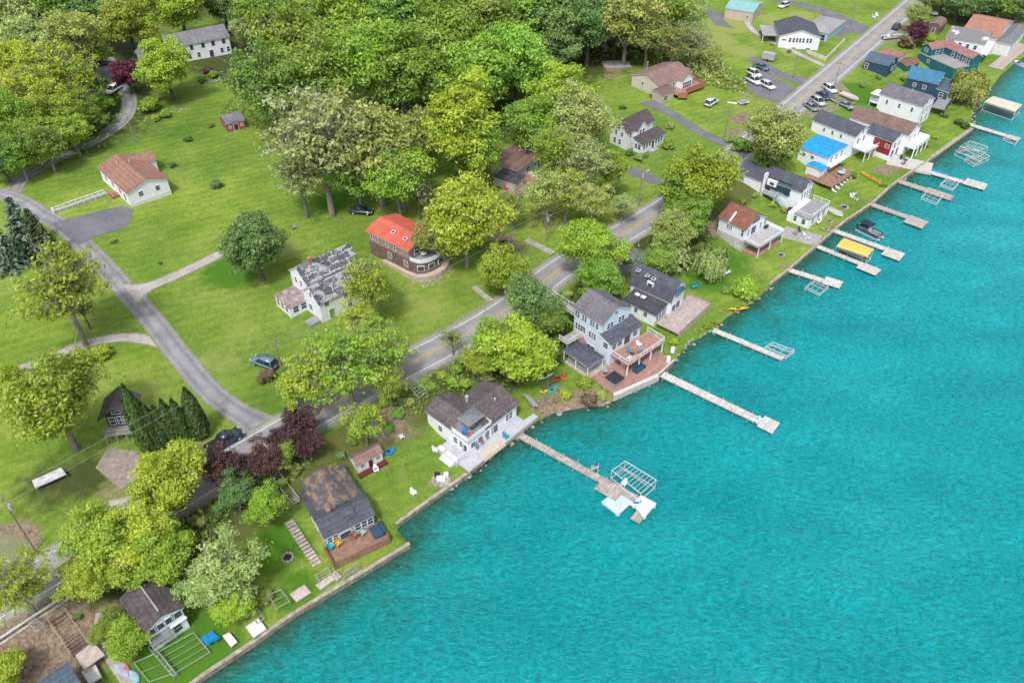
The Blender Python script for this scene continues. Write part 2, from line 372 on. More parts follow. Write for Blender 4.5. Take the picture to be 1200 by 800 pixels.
mow = N(nt, 'ShaderNodeTexWave', Scale=.13, Distortion=3.5, Detail=3); nt.links.new(coords(nt, 'Object', None, (0, 0, R(62))), mow.inputs['Vector'])
grass = mixc(nt, 1, grass, ramp(nt, mow.outputs['Fac'], [(0, [.93] * 3), (1, [1.06] * 3)]), 'MULTIPLY')
lot = N(nt, 'ShaderNodeTexVoronoi', Scale=.035, feature='SMOOTH_F1', Smoothness=.35); nt.links.new(v, lot.inputs['Vector'])
ls = N(nt, 'ShaderNodeSeparateColor'); nt.links.new(lot.outputs['Color'], ls.inputs[0])
grass = mixc(nt, 1, grass, ramp(nt, ls.outputs[0], [(0, (.84, .9, .9)), (1, (1.14, 1.08, 1.1))]), 'MULTIPLY')
pch = noise(nt, v, .11, 5, .7); grass = mixc(nt, 1, grass, ramp(nt, pch, [(.32, (.72, .8, .8)), (.5, (1, 1, 1)), (.68, (1.22, 1.12, 1.25))]), 'MULTIPLY')
clov = N(nt, 'ShaderNodeTexVoronoi', Scale=.55); nt.links.new(v, clov.inputs['Vector'])
grass = mixc(nt, ramp(nt, clov.outputs['Distance'], [(.12, [.55] * 3), (.4, [0] * 3)]), grass, (.09, .19, .022))
ca = N(nt, 'ShaderNodeAttribute', attribute_name='cover'); cs = N(nt, 'ShaderNodeSeparateColor'); nt.links.new(ca.outputs['Color'], cs.inputs[0])
ea = N(nt, 'ShaderNodeAttribute', attribute_name='edge'); es = N(nt, 'ShaderNodeSeparateColor'); nt.links.new(ea.outputs['Color'], es.inputs[0])
def broken(src, amp=.75, sc=.45, lo=.35, hi=.62):
    nn = noise(nt, v, sc, 6, .7)
    a = N(nt, 'ShaderNodeMath', operation='MULTIPLY_ADD'); nt.links.new(nn, a.inputs[0]); a.inputs[1].default_value = amp
    nt.links.new(src, a.inputs[2]); s = N(nt, 'ShaderNodeMath', operation='SUBTRACT'); nt.links.new(a.outputs[0], s.inputs[0]); s.inputs[1].default_value = amp * .5
    return ramp(nt, s.outputs[0], [(lo, [0] * 3), (hi, [1] * 3)])
dry = mixc(nt, n3, (.21, .265, .06), (.30, .32, .10))
lush_shade = mixc(nt, n3, (.055, .15, .012), (.085, .20, .018))  # lush grass; the same dark tone also paints tree shade on the lawn
wood = mixc(nt, noise(nt, v, .9, 6, .75), (.035, .045, .014), (.085, .11, .028))  # leaf litter, with occlusion-like shade under the trees put into the colour
dirt = mixc(nt, ramp(nt, noise(nt, v, 1.9, 6, .8), [(.35, [0] * 3), (.65, [1] * 3)]), (.10, .07, .05), (.36, .28, .20))
grav = mixc(nt, noise(nt, v, 3, 5, .75), (.20, .18, .15), (.36, .33, .29))
rough = mixc(nt, noise(nt, v, 1.1, 6, .75), (.05, .085, .015), (.16, .16, .05))
al = ca.outputs['Alpha']
col = mixc(nt, broken(al), grass, lush_shade)
col = mixc(nt, broken(cs.outputs[2], .9, .3), col, dry)
col = mixc(nt, broken(es.outputs[2], .9, .4), col, rough)
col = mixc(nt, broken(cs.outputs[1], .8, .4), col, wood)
col = mixc(nt, broken(cs.outputs[0], .8, .6), col, dirt)
col = mixc(nt, broken(es.outputs[0], .8, .8, .4, .7), col, grav)
nt.links.new(col, b.inputs['Base Color']); bump(nt, b, n3, .5, .25)
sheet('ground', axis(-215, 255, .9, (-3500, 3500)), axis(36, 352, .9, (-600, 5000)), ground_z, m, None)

# ------------------------------------------------------------------ lake
def water_z(x, y):
    ds = sdist(x, y, SHORE); a = np.zeros((len(x), 4)); a[:, 3] = 1
    a[:, 0] = np.exp(-(np.maximum(-ds, 0) / 7) ** 1.2); a[:, 1] = np.clip((y - 60) / 240, 0, 1); a[:, 2] = np.exp(-(np.maximum(-ds, 0) / 2.2) ** 1.5)
    return np.zeros(len(x)), {'shore': a}
m, nt, b = nodes('lake_water'); b.inputs['Roughness'].default_value = .12; b.inputs['IOR'].default_value = 1.33
b.inputs['Specular IOR Level'].default_value = .32
v = coords(nt)
sa = N(nt, 'ShaderNodeAttribute', attribute_name='shore'); ss = N(nt, 'ShaderNodeSeparateColor'); nt.links.new(sa.outputs['Color'], ss.inputs[0])
warp = N(nt, 'ShaderNodeTexNoise', Scale=.16, Detail=3); nt.links.new(v, warp.inputs['Vector'])
vw = N(nt, 'ShaderNodeVectorMath', operation='MULTIPLY_ADD'); nt.links.new(warp.outputs['Color'], vw.inputs[0]); vw.inputs[1].default_value = (3, 3, 0); nt.links.new(v, vw.inputs[2])
def wnoise(scale, sx, sy, rot, det, rg):
    mp = N(nt, 'ShaderNodeMapping'); nt.links.new(vw.outputs[0], mp.inputs[0]); mp.inputs['Scale'].default_value = (sx, sy, 1); mp.inputs['Rotation'].default_value = (0, 0, rot)
    return noise(nt, mp.outputs[0], scale, det, rg)
r1 = wnoise(1.15, .7, 1.3, R(-24), 5, .68); r2 = wnoise(2.7, .6, 1.4, R(8), 4, .6); r3 = wnoise(.07, .7, 1.3, R(-35), 4, .6)
far = mixc(nt, ss.outputs[1], (.003, .26, .28), (.010, .38, .44))  # distant water lightened in colour to stand in for haze and sky reflection
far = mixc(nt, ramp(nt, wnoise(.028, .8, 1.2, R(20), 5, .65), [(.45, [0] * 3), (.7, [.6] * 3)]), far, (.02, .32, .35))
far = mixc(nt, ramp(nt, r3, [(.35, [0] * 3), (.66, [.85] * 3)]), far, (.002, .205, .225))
colw = mixc(nt, ss.outputs[0], far, (.005, .19, .175))  # greener by the shore, with the shaded reflection painted in
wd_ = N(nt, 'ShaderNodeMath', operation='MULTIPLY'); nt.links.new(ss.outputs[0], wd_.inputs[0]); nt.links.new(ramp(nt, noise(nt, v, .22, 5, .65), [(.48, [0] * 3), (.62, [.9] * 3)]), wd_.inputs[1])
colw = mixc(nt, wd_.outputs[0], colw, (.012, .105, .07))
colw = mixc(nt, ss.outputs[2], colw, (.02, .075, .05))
colw = mixc(nt, 1, colw, ramp(nt, r1, [(.34, [.74] * 3), (.5, [1] * 3), (.66, [1.9, 1.3, 1.26])]), 'MULTIPLY')  # crests lightened, troughs darkened: light on the ripples painted into the colour
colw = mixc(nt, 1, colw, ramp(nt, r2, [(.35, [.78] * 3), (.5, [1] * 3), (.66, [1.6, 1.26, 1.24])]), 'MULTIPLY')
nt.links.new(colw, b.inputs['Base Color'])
ad = N(nt, 'ShaderNodeMath', operation='MULTIPLY_ADD'); nt.links.new(r2, ad.inputs[0]); ad.inputs[1].default_value = .4; nt.links.new(r1, ad.inputs[2])
bump(nt, b, ad.outputs[0], .65, .5)
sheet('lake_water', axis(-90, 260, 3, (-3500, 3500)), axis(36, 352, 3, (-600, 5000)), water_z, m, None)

# ------------------------------------------------------------------ roads and paths
def strip(name, pts, wd, mat, dz, off=0, step=2.0, wid=None, nseg=4):
    """ribbon draped on the ground; pts are world xy"""
    pts = resample(pts, step) + [pts[-1]]; me = MB(); n = len(pts)
    for i, p in enumerate(pts):
        t = (pts[min(i + 1, n - 1)] - pts[max(i - 1, 0)]).normalized(); nr = Vector((-t.y, t.x))
        ww = wid(i / (n - 1)) if wid else wd
        for k in range(nseg + 1):
            q = p + nr * (off + (k / nseg - .5) * ww); me.v.append((q.x, q.y, 0))
    acr = [k / nseg for _ in range(n) for k in range(nseg + 1)]
    a = np.array(me.v); z = Hn(a[:, 0], a[:, 1]) + dz; me.v = [(x, y, zz) for (x, y, _), zz in zip(me.v, z)]
    for i in range(n - 1):
        for k in range(nseg):
            o = i * (nseg + 1) + k; me.f.append((o, o + 1, o + nseg + 2, o + nseg + 1)); me.m.append(0)
    o = me.build(name, mat); ca = o.data.color_attributes.new('across', 'FLOAT_COLOR', 'POINT'); ca.data.foreach_set('color', np.array([[t, t, t, 1] for t in acr], np.float32).ravel())
    return tag(o, kind='structure')
def px_line(pts, n=6): return catmull([G(a, b).xy for a, b in pts], n)
def pad(name, pts, mat, dz=.07, thick=None):
    bm = bmesh.new(); vs = [bm.verts.new(G(a, b)) for a, b in pts]; bm.faces.new(vs)
    bmesh.ops.triangulate(bm, faces=bm.faces)
    for _ in range(3): bmesh.ops.subdivide_edges(bm, edges=[e for e in bm.edges if e.calc_length() > 1.5], cuts=1, use_grid_fill=True)
    bmesh.ops.triangulate(bm, faces=bm.faces)
    for q in bm.verts: q.co.z = H(q.co.x, q.co.y) + dz
    bmesh.ops.recalc_face_normals(bm, faces=bm.faces)
    if bm.faces and sum(f.normal.z for f in bm.faces) < 0: bmesh.ops.reverse_faces(bm, faces=bm.faces)
    me = bpy.data.meshes.new(name); bm.to_mesh(me); bm.free(); me.materials.append(mat); return tag(link(name, me), kind='structure')
def asphalt(name, c, var=.25, tracks=.0, verge=0):
    m, nt, b = nodes(name); b.inputs['Roughness'].default_value = .9; b.inputs['Specular IOR Level'].default_value = .25; v = coords(nt)
    col = ramp(nt, noise(nt, v, .22, 6, .65), [(.3, [k * (1 - var) for k in c]), (.7, [k * (1 + var) for k in c])])
    col = mixc(nt, 1, col, ramp(nt, noise(nt, v, 3.5, 4, .7), [(.3, [.8] * 3), (.7, [1.2] * 3)]), 'MULTIPLY')
    cr = N(nt, 'ShaderNodeTexVoronoi', Scale=.28, feature='DISTANCE_TO_EDGE'); nt.links.new(v, cr.inputs['Vector'])
    col = mixc(nt, 1, col, ramp(nt, cr.outputs['Distance'], [(.0, [.9] * 3), (.02, [1] * 3)]), 'MULTIPLY')
    if verge:
        at_ = N(nt, 'ShaderNodeAttribute', attribute_name='across'); sp_ = N(nt, 'ShaderNodeSeparateColor'); nt.links.new(at_.outputs['Color'], sp_.inputs[0]); x = sp_.outputs[0]
        if tracks: col = mixc(nt, 1, col, ramp(nt, x, [(.12, [1.08] * 3), (.28, [1 - tracks] * 3), (.42, [1.05] * 3), (.58, [1.05] * 3), (.72, [1 - tracks] * 3), (.88, [1.08] * 3)]), 'MULTIPLY')
        ed = ramp(nt, x, [(0, [1] * 3), (verge, [0] * 3), (1 - verge, [0] * 3), (1, [1] * 3)])
        ad = N(nt, 'ShaderNodeMath', operation='MULTIPLY'); nt.links.new(ed, ad.inputs[0]); nt.links.new(ramp(nt, noise(nt, v, .9, 5, .75), [(.3, [0] * 3), (.6, [2] * 3)]), ad.inputs[1]); ad.use_clamp = True
        col = mixc(nt, ad.outputs[0], col, mixc(nt, noise(nt, v, 2.5, 4, .7), (.10, .15, .03), (.30, .27, .18)))
    nt.links.new(col, b.inputs['Base Color']); return m
ASPH = asphalt('road_asphalt', (.28, .275, .28), .18, .07, .07); ASPH2 = asphalt('lane_asphalt', (.25, .25, .265), .28, .22, .14); ASPH3 = asphalt('drive_asphalt', (.165, .163, .18), .22)
GRAVEL = asphalt('gravel', (.36, .33, .31), .25, -.12, .2)
YEL = plain('yellow_road_paint', (.62, .36, .04), .7, .2, 2); LINEW = plain('white_road_paint', (.72, .72, .70), .7, .15, 2)
rr = [p for p in ROAD[1:-1]]; rr = [rr[0] + (rr[0] - rr[3]).normalized() * 150] + rr + [rr[-1] + (rr[-1] - rr[-4]).normalized() * 400]
strip('road', rr, 8.6, ASPH, .06, nseg=6)
strip('centre_line_paint', rr, .26, YEL, .075, nseg=1)
strip('edge_line_paint', rr, .16, LINEW, .075, 2.95, nseg=1)
strip('edge_line_paint', rr, .16, LINEW, .075, -2.95, nseg=1)
strip('side_road', px_line([(318,512),(296,494),(265,474),(240,452),(205,410),(180,377),(150,343),(122,312),(100,290),(78,268),(50,252),(20,234),(-10,225),(-60,215)]), 5.4, ASPH2, .05,
      wid=lambda t: 4.5 + 6 * max(0, 1 - t / .07) ** 2)
strip('driveway', px_line([(12,232),(22,213),(40,200),(66,186),(98,171),(122,158),(142,143),(151,128),(150,112),(140,98),(128,84),(118,70)]), 4.2, ASPH2, .04, wid=lambda t: 4.2 + 3.5 * sm(.75, .9, t))
pad('driveway', [(60,262),(92,288),(112,278),(150,266),(157,246),(144,241)], ASPH3, .054)
strip('driveway', px_line([(152,344),(160,341.5),(168,338),(182,333),(208,322),(235,309),(266,293)]), 3.4, GRAVEL, .053, wid=lambda t: 3.0 + 7 * max(0, 1 - t / .22) ** 2)
strip('lane', px_line([(188,402),(150,395),(112,400),(80,410),(50,424),(20,433),(-40,446)]), 2.8, GRAVEL, .03)
strip('driveway', px_line([(858,172),(835,162),(812,150),(795,138),(775,127),(760,118)]), 3.4, ASPH3, .04, wid=lambda t: 3.6 + 3 * sm(.75, 1, t))
strip('driveway', px_line([(800,222),(775,214),(750,204),(728,195),(712,190)]), 4.0, ASPH3, .04)
strip('driveway', px_line([(958,105),(948,100),(930,92),(910,86),(895,76),(880,68)]), 4.4, ASPH3, .04, wid=lambda t: 6 - 1.5 * t)
pad('parking_area', [(868,92),(893,82),(925,100),(945,112),(930,124),(905,120),(880,108)], ASPH3, .03)
strip('driveway', px_line([(972,80),(950,70),(925,58),(900,47),(885,38),(876,28),(872,20)]), 2.6, GRAVEL, .03)
strip('driveway', px_line([(1020,40),(1000,30),(980,20),(955,10),(925,3),(895,-4)]), 5.5, ASPH3, .04, wid=lambda t: 8 - 3 * t)
pad('parking_area', [(955,38),(985,44),(1003,36),(992,26),(965,20)], ASPH3, .03)
pad('parking_area', [(822,10),(845,14),(850,26),(862,34),(838,30)], ASPH3, .03)
pad('parking_area', [(935,122),(985,96),(1004,118),(985,128),(950,140)], GRAVEL, .025)
pad('parking_area', [(1028,50),(1062,26),(1075,20),(1090,28),(1052,52)], GRAVEL, .025)
pad('parking_area', [(700,335),(742,290),(770,300),(745,318),(718,336)], ASPH3, .03)
strip('path', px_line([(120,718),(118,738),(122,755),(132,772),(146,792),(160,815)]), 1.6, CONC, .08)
PAVE = plain('brick_pavers', (.33, .27, .24), .85, .2, 1.5, stripe=(0, 2.2, .3))
pad('patio', [(112,548),(142,574),(168,558),(162,530),(128,524)], PAVE, .1)
pad('patio', [(0,624),(30,632),(42,646),(22,660),(-20,668),(-30,636)], GRAVEL, .03)
strip('path', px_line([(128,594),(150,588),(175,580)]), 3, GRAVEL, .03)
# ------------------------------------------------------------------ trees: unit crowns (radius 1), shared by copies
LM = {
 'green':  leafmat('leaf_green', (0.23, 0.4, 0.04), (0.43, 0.61, 0.08)),
 'mid':    leafmat('leaf_mid_green', (0.21, 0.36, 0.05), (0.38, 0.54, 0.09)),
 'dark':   leafmat('leaf_dark_green', (0.14, 0.27, 0.07), (0.28, 0.43, 0.12)),
 'lime':   leafmat('leaf_lime', (0.29, 0.46, 0.035), (0.53, 0.67, 0.07)),
 'yellow': leafmat('leaf_yellow_green', (0.34, 0.47, 0.04), (0.57, 0.66, 0.08)),
 'pale':   leafmat('leaf_pale_green', (0.36, 0.47, 0.13), (0.54, 0.65, 0.24), .6),
 'olive':  leafmat('leaf_olive', (0.33, 0.41, 0.09), (0.54, 0.61, 0.17), .6),
 'grey':   leafmat('leaf_grey_green', (0.39, 0.47, 0.16), (0.57, 0.64, 0.28), .62),
 'purple': leafmat('leaf_purple', (0.055, 0.028, 0.025), (0.14, 0.065, 0.055), .5, .2),
 'plum':   leafmat('leaf_plum', (0.1, 0.018, 0.045), (0.19, 0.04, 0.085), .5, .2),
 'spruce': leafmat('leaf_spruce', (0.11, 0.18, 0.11), (0.2, 0.29, 0.18), .5, .1),
 'fir':    leafmat('leaf_fir', (.055, .095, .03), (.115, .16, .045), .5, .1),
 'cedar':  leafmat('leaf_cedar', (0.055, 0.11, 0.025), (0.12, 0.2, 0.04), .5, .15),
 'brown':  leafmat('leaf_brown', (.16, .11, .06), (.27, .20, .12), .55, .2),
}
def quads(name, c, nrm, size, tone, hue, aspect=1.25):
    """leaf cards: centres, normals, sizes"""
    n = len(c); a = rng.normal(size=(n, 3)); u = np.cross(nrm, a); u /= np.linalg.norm(u, axis=1)[:, None] + 1e-9; v = np.cross(nrm, u)
    s = size[:, None]; u = u * s * aspect; v = v * s * .62
    fold = nrm * s * .28
    co = np.stack([c - u, c - v * 1.0 + fold, c + u, c + v + fold], 1).reshape(-1, 3)
    me = bpy.data.meshes.new(name); me.vertices.add(4 * n); me.vertices.foreach_set('co', co.ravel().astype(np.float32))
    idx = np.arange(4 * n, dtype=np.int32).reshape(n, 4)
    tri = np.stack([idx[:, 0], idx[:, 1], idx[:, 2], idx[:, 0], idx[:, 2], idx[:, 3]], 1).reshape(-1).astype(np.int32)
    me.loops.add(6 * n); me.loops.foreach_set('vertex_index', tri)
    me.polygons.add(2 * n); me.polygons.foreach_set('loop_start', np.arange(2 * n, dtype=np.int32) * 3); me.update(calc_edges=True)
    ca = me.color_attributes.new('leaf', 'FLOAT_COLOR', 'POINT')
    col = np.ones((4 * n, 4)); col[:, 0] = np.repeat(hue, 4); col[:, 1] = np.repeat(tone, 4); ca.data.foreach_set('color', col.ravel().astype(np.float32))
    return me
def unit(n):
    d = rng.normal(size=(n, 3)); return d / np.linalg.norm(d, axis=1)[:, None]
def blobs(n, kz, rmin, r0=.14, r1=.27, lean=.8):
    lobes = unit(11); lobes[:, 2] = np.abs(lobes[:, 2]) * 1.1 - .3; lobes /= np.linalg.norm(lobes, axis=1)[:, None]; amp = rng.uniform(.15, .66, 11); out = []; t = 0
    while len(out) < n and t < 9000:
        t += 1; d = unit(1)[0]
        if d[2] < -lean and rng.random() < .7: continue
        f = .56 + float(np.max(amp * np.maximum(lobes @ d, 0) ** 6)); r = rng.uniform(rmin, .93) * f
        p = d * r * np.array([1, 1, kz])
        if kz > 1.2 and p[2] > 0: p[:2] *= (1 - .5 * p[2] / kz)
        if all(np.linalg.norm(p - q) > .10 for q, _ in out): out.append((p, rng.uniform(r0, r1)))
    return out
def crown(name, kz=.85, n=110, per=75, size=.042, rmin=.35, fill=.35, up=.35, sq=.7, droop=0, r0=.13, r1=.26):
    C, Nn, S, T, Hh = [], [], [], [], []
    bl = blobs(n, kz, rmin, r0, r1)
    for p, r in bl:
        k = max(8, int(per * (r / .2) ** 2)); d = unit(k); d[:, 2] = np.where(d[:, 2] < -.4, -d[:, 2], d[:, 2])
        rad = r * (fill + (1 - fill) * rng.random(k)) * np.where(rng.random(k) < .12, 1.35, 1.0); c = p + d * rad[:, None] * np.array([1.15, 1.15, sq])
        if droop: c[:, 2] -= droop * rng.random(k) * (np.linalg.norm(c[:, :2], axis=1))
        nn = d * .6 + unit(k) * .6 + np.array([0, 0, up]); nn /= np.linalg.norm(nn, axis=1)[:, None]
        C.append(c); Nn.append(nn); S.append(size * rng.uniform(.55, 1.4, k)); b = rng.uniform(.2, .8); tb = rng.normal(0, .10)
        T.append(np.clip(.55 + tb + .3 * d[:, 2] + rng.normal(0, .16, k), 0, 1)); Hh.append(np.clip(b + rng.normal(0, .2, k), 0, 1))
    c = np.concatenate(C)
    return quads(name, c, np.concatenate(Nn), np.concatenate(S), np.concatenate(T), np.concatenate(Hh)), bl
def trunkmesh(name, bl, cz, r0=.075, limbs=9, fine=0, base=-.12):
    mb = MB(); top = Vector((rng.normal(0, .04), rng.normal(0, .04), cz + .25))
    s = [Vector((0, 0, base)), Vector((rng.normal(0, .02), rng.normal(0, .02), cz * .35)), Vector((rng.normal(0, .05), rng.normal(0, .05), cz * .7)), top]
    mb.path(s, r0, r0 * .35, 7)
    idx = list(range(len(bl))); rng.shuffle(idx)
    for j in idx[:limbs]:
        q = Vector(bl[j][0]) + Vector((0, 0, cz)); t = rng.uniform(.25, .8); st = s[1] + (top - s[1]) * t
        mid = st.lerp(q, .5) + Vector((rng.normal(0, .05), rng.normal(0, .05), .10))
        mb.path([st, mid, q], r0 * .42, r0 * .10, 5)
        for _ in range(fine):
            e = q + Vector(rng.normal(0, .22, 3)) + Vector((0, 0, .12)); mb.tube(mid.lerp(q, rng.uniform(.2, .9)), e, r0 * .13, r0 * .04, 4, cap=False)
    return mb.mesh(name)
KINDS = {}
def kind(name, nvar, cz, kw, tk, bark, objname):
    vs = []
    for i in range(nvar):
        me, bl = crown('crown_mesh', **kw); tm = trunkmesh('trunk_mesh', bl, cz, **tk); tm.materials.append(bark); me.materials.append(LM['green']); vs.append((me, tm))
    KINDS[name] = (vs, cz, objname)
kind('D', 6, 1.05, dict(kz=.95, n=140, per=135, size=.031), dict(r0=.07, limbs=14), BARK, 'broadleaf_tree')
kind('T', 2, 1.75, dict(kz=1.55, n=130, per=115, size=.038, sq=.45, droop=.3), dict(r0=.08, limbs=16), BARK, 'broadleaf_tree')
kind('S', 5, 1.25, dict(kz=1.0, n=125, per=56, size=.029, rmin=.25, fill=.15, r0=.10, r1=.22), dict(r0=.055, limbs=60, fine=2), BARKP, 'broadleaf_tree')
kind('F', 5, 1.15, dict(kz=1.02, n=135, per=92, size=.030, rmin=.3, fill=.2, sq=.85), dict(r0=.06, limbs=30, fine=2), BARKP, 'broadleaf_tree')
kind('X', 2, 1.25, dict(kz=.85, n=60, per=16, size=.036, rmin=.3, fill=.1, r0=.1, r1=.2), dict(r0=.05, limbs=50, fine=4), BARK, 'broadleaf_tree')
# willow: hanging strands
def willow():
    C, Nn, S, T, Hh = [], [], [], [], []; bl = blobs(40, .8, .45)
    for p, r in bl:
        for _ in range(16):
            q = p + unit(1)[0] * r * np.array([1, 1, .5]); L = rng.uniform(.25, .75); k = int(9 + L * 16); t = np.linspace(0, 1, k)
            c = q + np.stack([q[0] * .15 * t, q[1] * .15 * t, .1 * np.sin(t * 3) - L * t], 1) + rng.normal(0, .015, (k, 3))
            nn = unit(k) * .5 + np.array([q[0], q[1], .3]); nn /= np.linalg.norm(nn, axis=1)[:, None]
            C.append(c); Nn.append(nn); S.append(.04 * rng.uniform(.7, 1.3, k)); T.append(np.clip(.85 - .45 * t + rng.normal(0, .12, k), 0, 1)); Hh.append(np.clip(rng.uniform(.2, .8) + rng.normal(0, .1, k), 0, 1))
    me = quads('crown_mesh', *[np.concatenate(a) for a in (C, Nn, S, T, Hh)]); me.materials.append(LM['pale'])
    tm = trunkmesh('trunk_mesh', bl, 1.15, r0=.08, limbs=14); tm.materials.append(BARK); return me, tm
KINDS['W'] = ([willow(), willow()], 1.15, 'willow_tree')
def conifer(H_, layers, n0, size, spread=1.0, gap=0):
    C, Nn, S, T, Hh = [], [], [], [], []
    for i in range(layers):
        f = i / layers; rad = spread * (1 - f) ** .85 * rng.uniform(.82, 1.1) + .03; z = .25 + f * (H_ - .25); nb = max(4, int(n0 * (1 - f * .7)))
        for b in range(nb):
            a = 2 * math.pi * (b + rng.random()) / nb; L = rad * rng.uniform(.75, 1.08); k = int(6 + 16 * L); t = rng.random(k) ** .7
            dr = -.32 * L * t ** 1.4 + .12 * t * L
            c = np.stack([np.cos(a) * L * t, np.sin(a) * L * t, z + dr], 1) + rng.normal(0, .05, (k, 3)) * np.array([1, 1, .5])
            nn = unit(k) * .5 + np.array([math.cos(a) * .3, math.sin(a) * .3, .8]); nn /= np.linalg.norm(nn, axis=1)[:, None]
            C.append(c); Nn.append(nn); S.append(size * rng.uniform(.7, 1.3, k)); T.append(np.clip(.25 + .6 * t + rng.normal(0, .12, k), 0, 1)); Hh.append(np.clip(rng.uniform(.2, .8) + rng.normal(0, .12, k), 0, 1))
    me = quads('crown_mesh', *[np.concatenate(a) for a in (C, Nn, S, T, Hh)], aspect=1.6); me.materials.append(LM['spruce'])
    mb = MB(); mb.tube((0, 0, -.2), (0, 0, H_ * .97), .07, .01, 7); tm = mb.mesh('trunk_mesh'); tm.materials.append(BARKP); return me, tm
KINDS['C'] = ([conifer(3.4, 22, 12, .075), conifer(3.0, 20, 13, .08)], 1.5, 'spruce_tree')
def column(H_):
    n = 2600; t = rng.random(n) ** .9; a = rng.random(n) * 2 * math.pi; rad = np.where(t < .12, .6 + t * 3.2, 1.0 * (1 - ((t - .12) / .88) ** 3.0)) * (1 + .10 * np.sin(a * 5 + t * 9)) * rng.uniform(.8, 1.05, n)
    c = np.stack([np.cos(a) * rad, np.sin(a) * rad, t * H_], 1); nn = np.stack([np.cos(a), np.sin(a), np.full(n, .35)], 1) + unit(n) * .55; nn /= np.linalg.norm(nn, axis=1)[:, None]
    me = quads('crown_mesh', c, nn, .15 * rng.uniform(.7, 1.3, n), np.clip(rng.normal(.55, .2, n), 0, 1), rng.random(n), 1.5); me.materials.append(LM['cedar'])
    mb = MB(); mb.tube((0, 0, -.2), (0, 0, H_ * .8), .13, .03, 6); tm = mb.mesh('trunk_mesh'); tm.materials.append(BARK); return me, tm
KINDS['A'] = ([column(5.2), column(5.0)], 2.6, 'arborvitae')
def bush(n=40, per=75, size=.085, kz=.75):
    me, bl = crown('shrub_mesh', kz=kz, n=n, per=per, size=size, rmin=.2, fill=.3, r0=.2, r1=.36)
    co = np.empty(len(me.vertices) * 3, np.float32); me.vertices.foreach_get('co', co); co = co.reshape(-1, 3); co[:, 2] = np.maximum(co[:, 2] + kz * .72, 0); me.vertices.foreach_set('co', co.ravel())
    me.materials.append(LM['green']); return me
BUSH = [bush() for _ in range(3)]
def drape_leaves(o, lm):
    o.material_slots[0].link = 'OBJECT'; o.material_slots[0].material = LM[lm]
TN = [0]
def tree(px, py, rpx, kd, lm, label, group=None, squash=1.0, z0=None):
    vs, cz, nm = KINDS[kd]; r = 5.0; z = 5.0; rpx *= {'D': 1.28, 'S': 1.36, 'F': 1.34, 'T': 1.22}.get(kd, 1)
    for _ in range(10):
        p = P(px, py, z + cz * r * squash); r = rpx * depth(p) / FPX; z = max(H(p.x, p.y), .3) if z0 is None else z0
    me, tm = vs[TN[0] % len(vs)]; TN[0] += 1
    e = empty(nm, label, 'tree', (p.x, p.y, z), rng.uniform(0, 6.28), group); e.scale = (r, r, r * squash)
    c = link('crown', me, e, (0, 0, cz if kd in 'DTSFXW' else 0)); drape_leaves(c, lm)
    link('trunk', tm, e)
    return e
def shrub(px, py, rpx, lm, label, group=None, hk=1.0, name='shrub'):
    p = G(px, py); r = rpx * depth(p) / FPX; p = P(px, py, p.z + .55 * r * hk); p.z = H(p.x, p.y) - .05
    o = link(name, BUSH[TN[0] % 3], None, p, rng.uniform(0, 6.28)); TN[0] += 1; o.scale = (r, r, r * hk); drape_leaves(o, lm)
    return tag(o, label, 'bush', group)
WOODG = 'trees of the wood that closes the view behind the lawns'
# wood at the back, crown beside crown
for px, py, r, k, lm in [(318,108,42,'F','mid'),(345,50,46,'F','green'),(312,10,34,'D','mid'),(395,30,44,'D','green'),(425,75,46,'F','green'),(370,90,40,'F','mid'),(455,30,42,'D','mid'),
    (470,85,46,'D','green'),(520,45,46,'D','green'),(505,10,40,'D','dark'),(560,30,46,'D','mid'),(560,85,46,'D','green'),(605,70,44,'D','green'),(600,15,40,'F','green'),(640,20,40,'D','dark'),(350,5,36,'D','dark'),(410,-8,40,'D','dark'),(460,-15,40,'D','mid'),(550,-10,40,'F','mid'),(620,-20,40,'D','mid')]:
    tree(px, py, r, k, lm, 'round-crowned leafy green tree packed among others in the wood at the top of the lawns', WOODG)
for px, py, r, k, lm in [(665,15,34,'D','dark'),(690,30,34,'D','dark'),(712,8,34,'F','mid'),(655,50,28,'D','dark'),(735,25,34,'F','olive'),(690,-12,34,'D','mid'),(740,-8,36,'D','mid')]:
    tree(px, py, r, k, lm, 'dark green tree in the shaded corner of the wood behind the sloping back lawn', 'shaded wood behind the back lawn')
for px, py, r, k, lm in [(760,40,26,'F','olive'),(775,15,30,'F','green'),(790,50,22,'S','olive'),(800,15,26,'S','olive'),(812,48,20,'S','grey'),(780,-15,30,'F','mid')]:
    tree(px, py, r, k, lm, 'thin olive tree with a bare pale stem beside the yellowish field', 'thin trees at the field edge')
for px, py, r, k, lm in [(35,55,34,'F','pale'),(80,50,34,'F','olive'),(15,15,36,'F','pale'),(60,5,36,'F','mid'),(100,20,28,'F','dark'),(105,60,22,'F','mid'),(10,80,30,'F','yellow')]:
    tree(px, py, r, k, lm, 'pale loose-leaved tree in the back rows of the wood in the upper corner', 'back rows of the corner wood')
for px, py, r, k, lm in [(28,108,32,'S','yellow'),(62,85,34,'S','yellow'),(92,90,28,'S','yellow'),(58,126,28,'F','yellow'),(94,120,20,'S','yellow'),(15,140,28,'F','green')]:
    tree(px, py, r, k, lm, 'yellowish open-branched tree in the wood beside the curving drive', 'yellowish trees beside the drive')
for px, py, r, k, lm in [(18,178,24,'F','green'),(52,170,23,'F','mid'),(84,155,20,'F','green'),(108,140,15,'D','mid'),(120,122,10,'D','green'),(0,190,20,'D','dark'),(36,146,24,'F','green'),(76,134,22,'F','green')]:
    tree(px, py, r, k, lm, 'low bushy green tree along the inside of the curving drive', 'bushy edge along the drive')
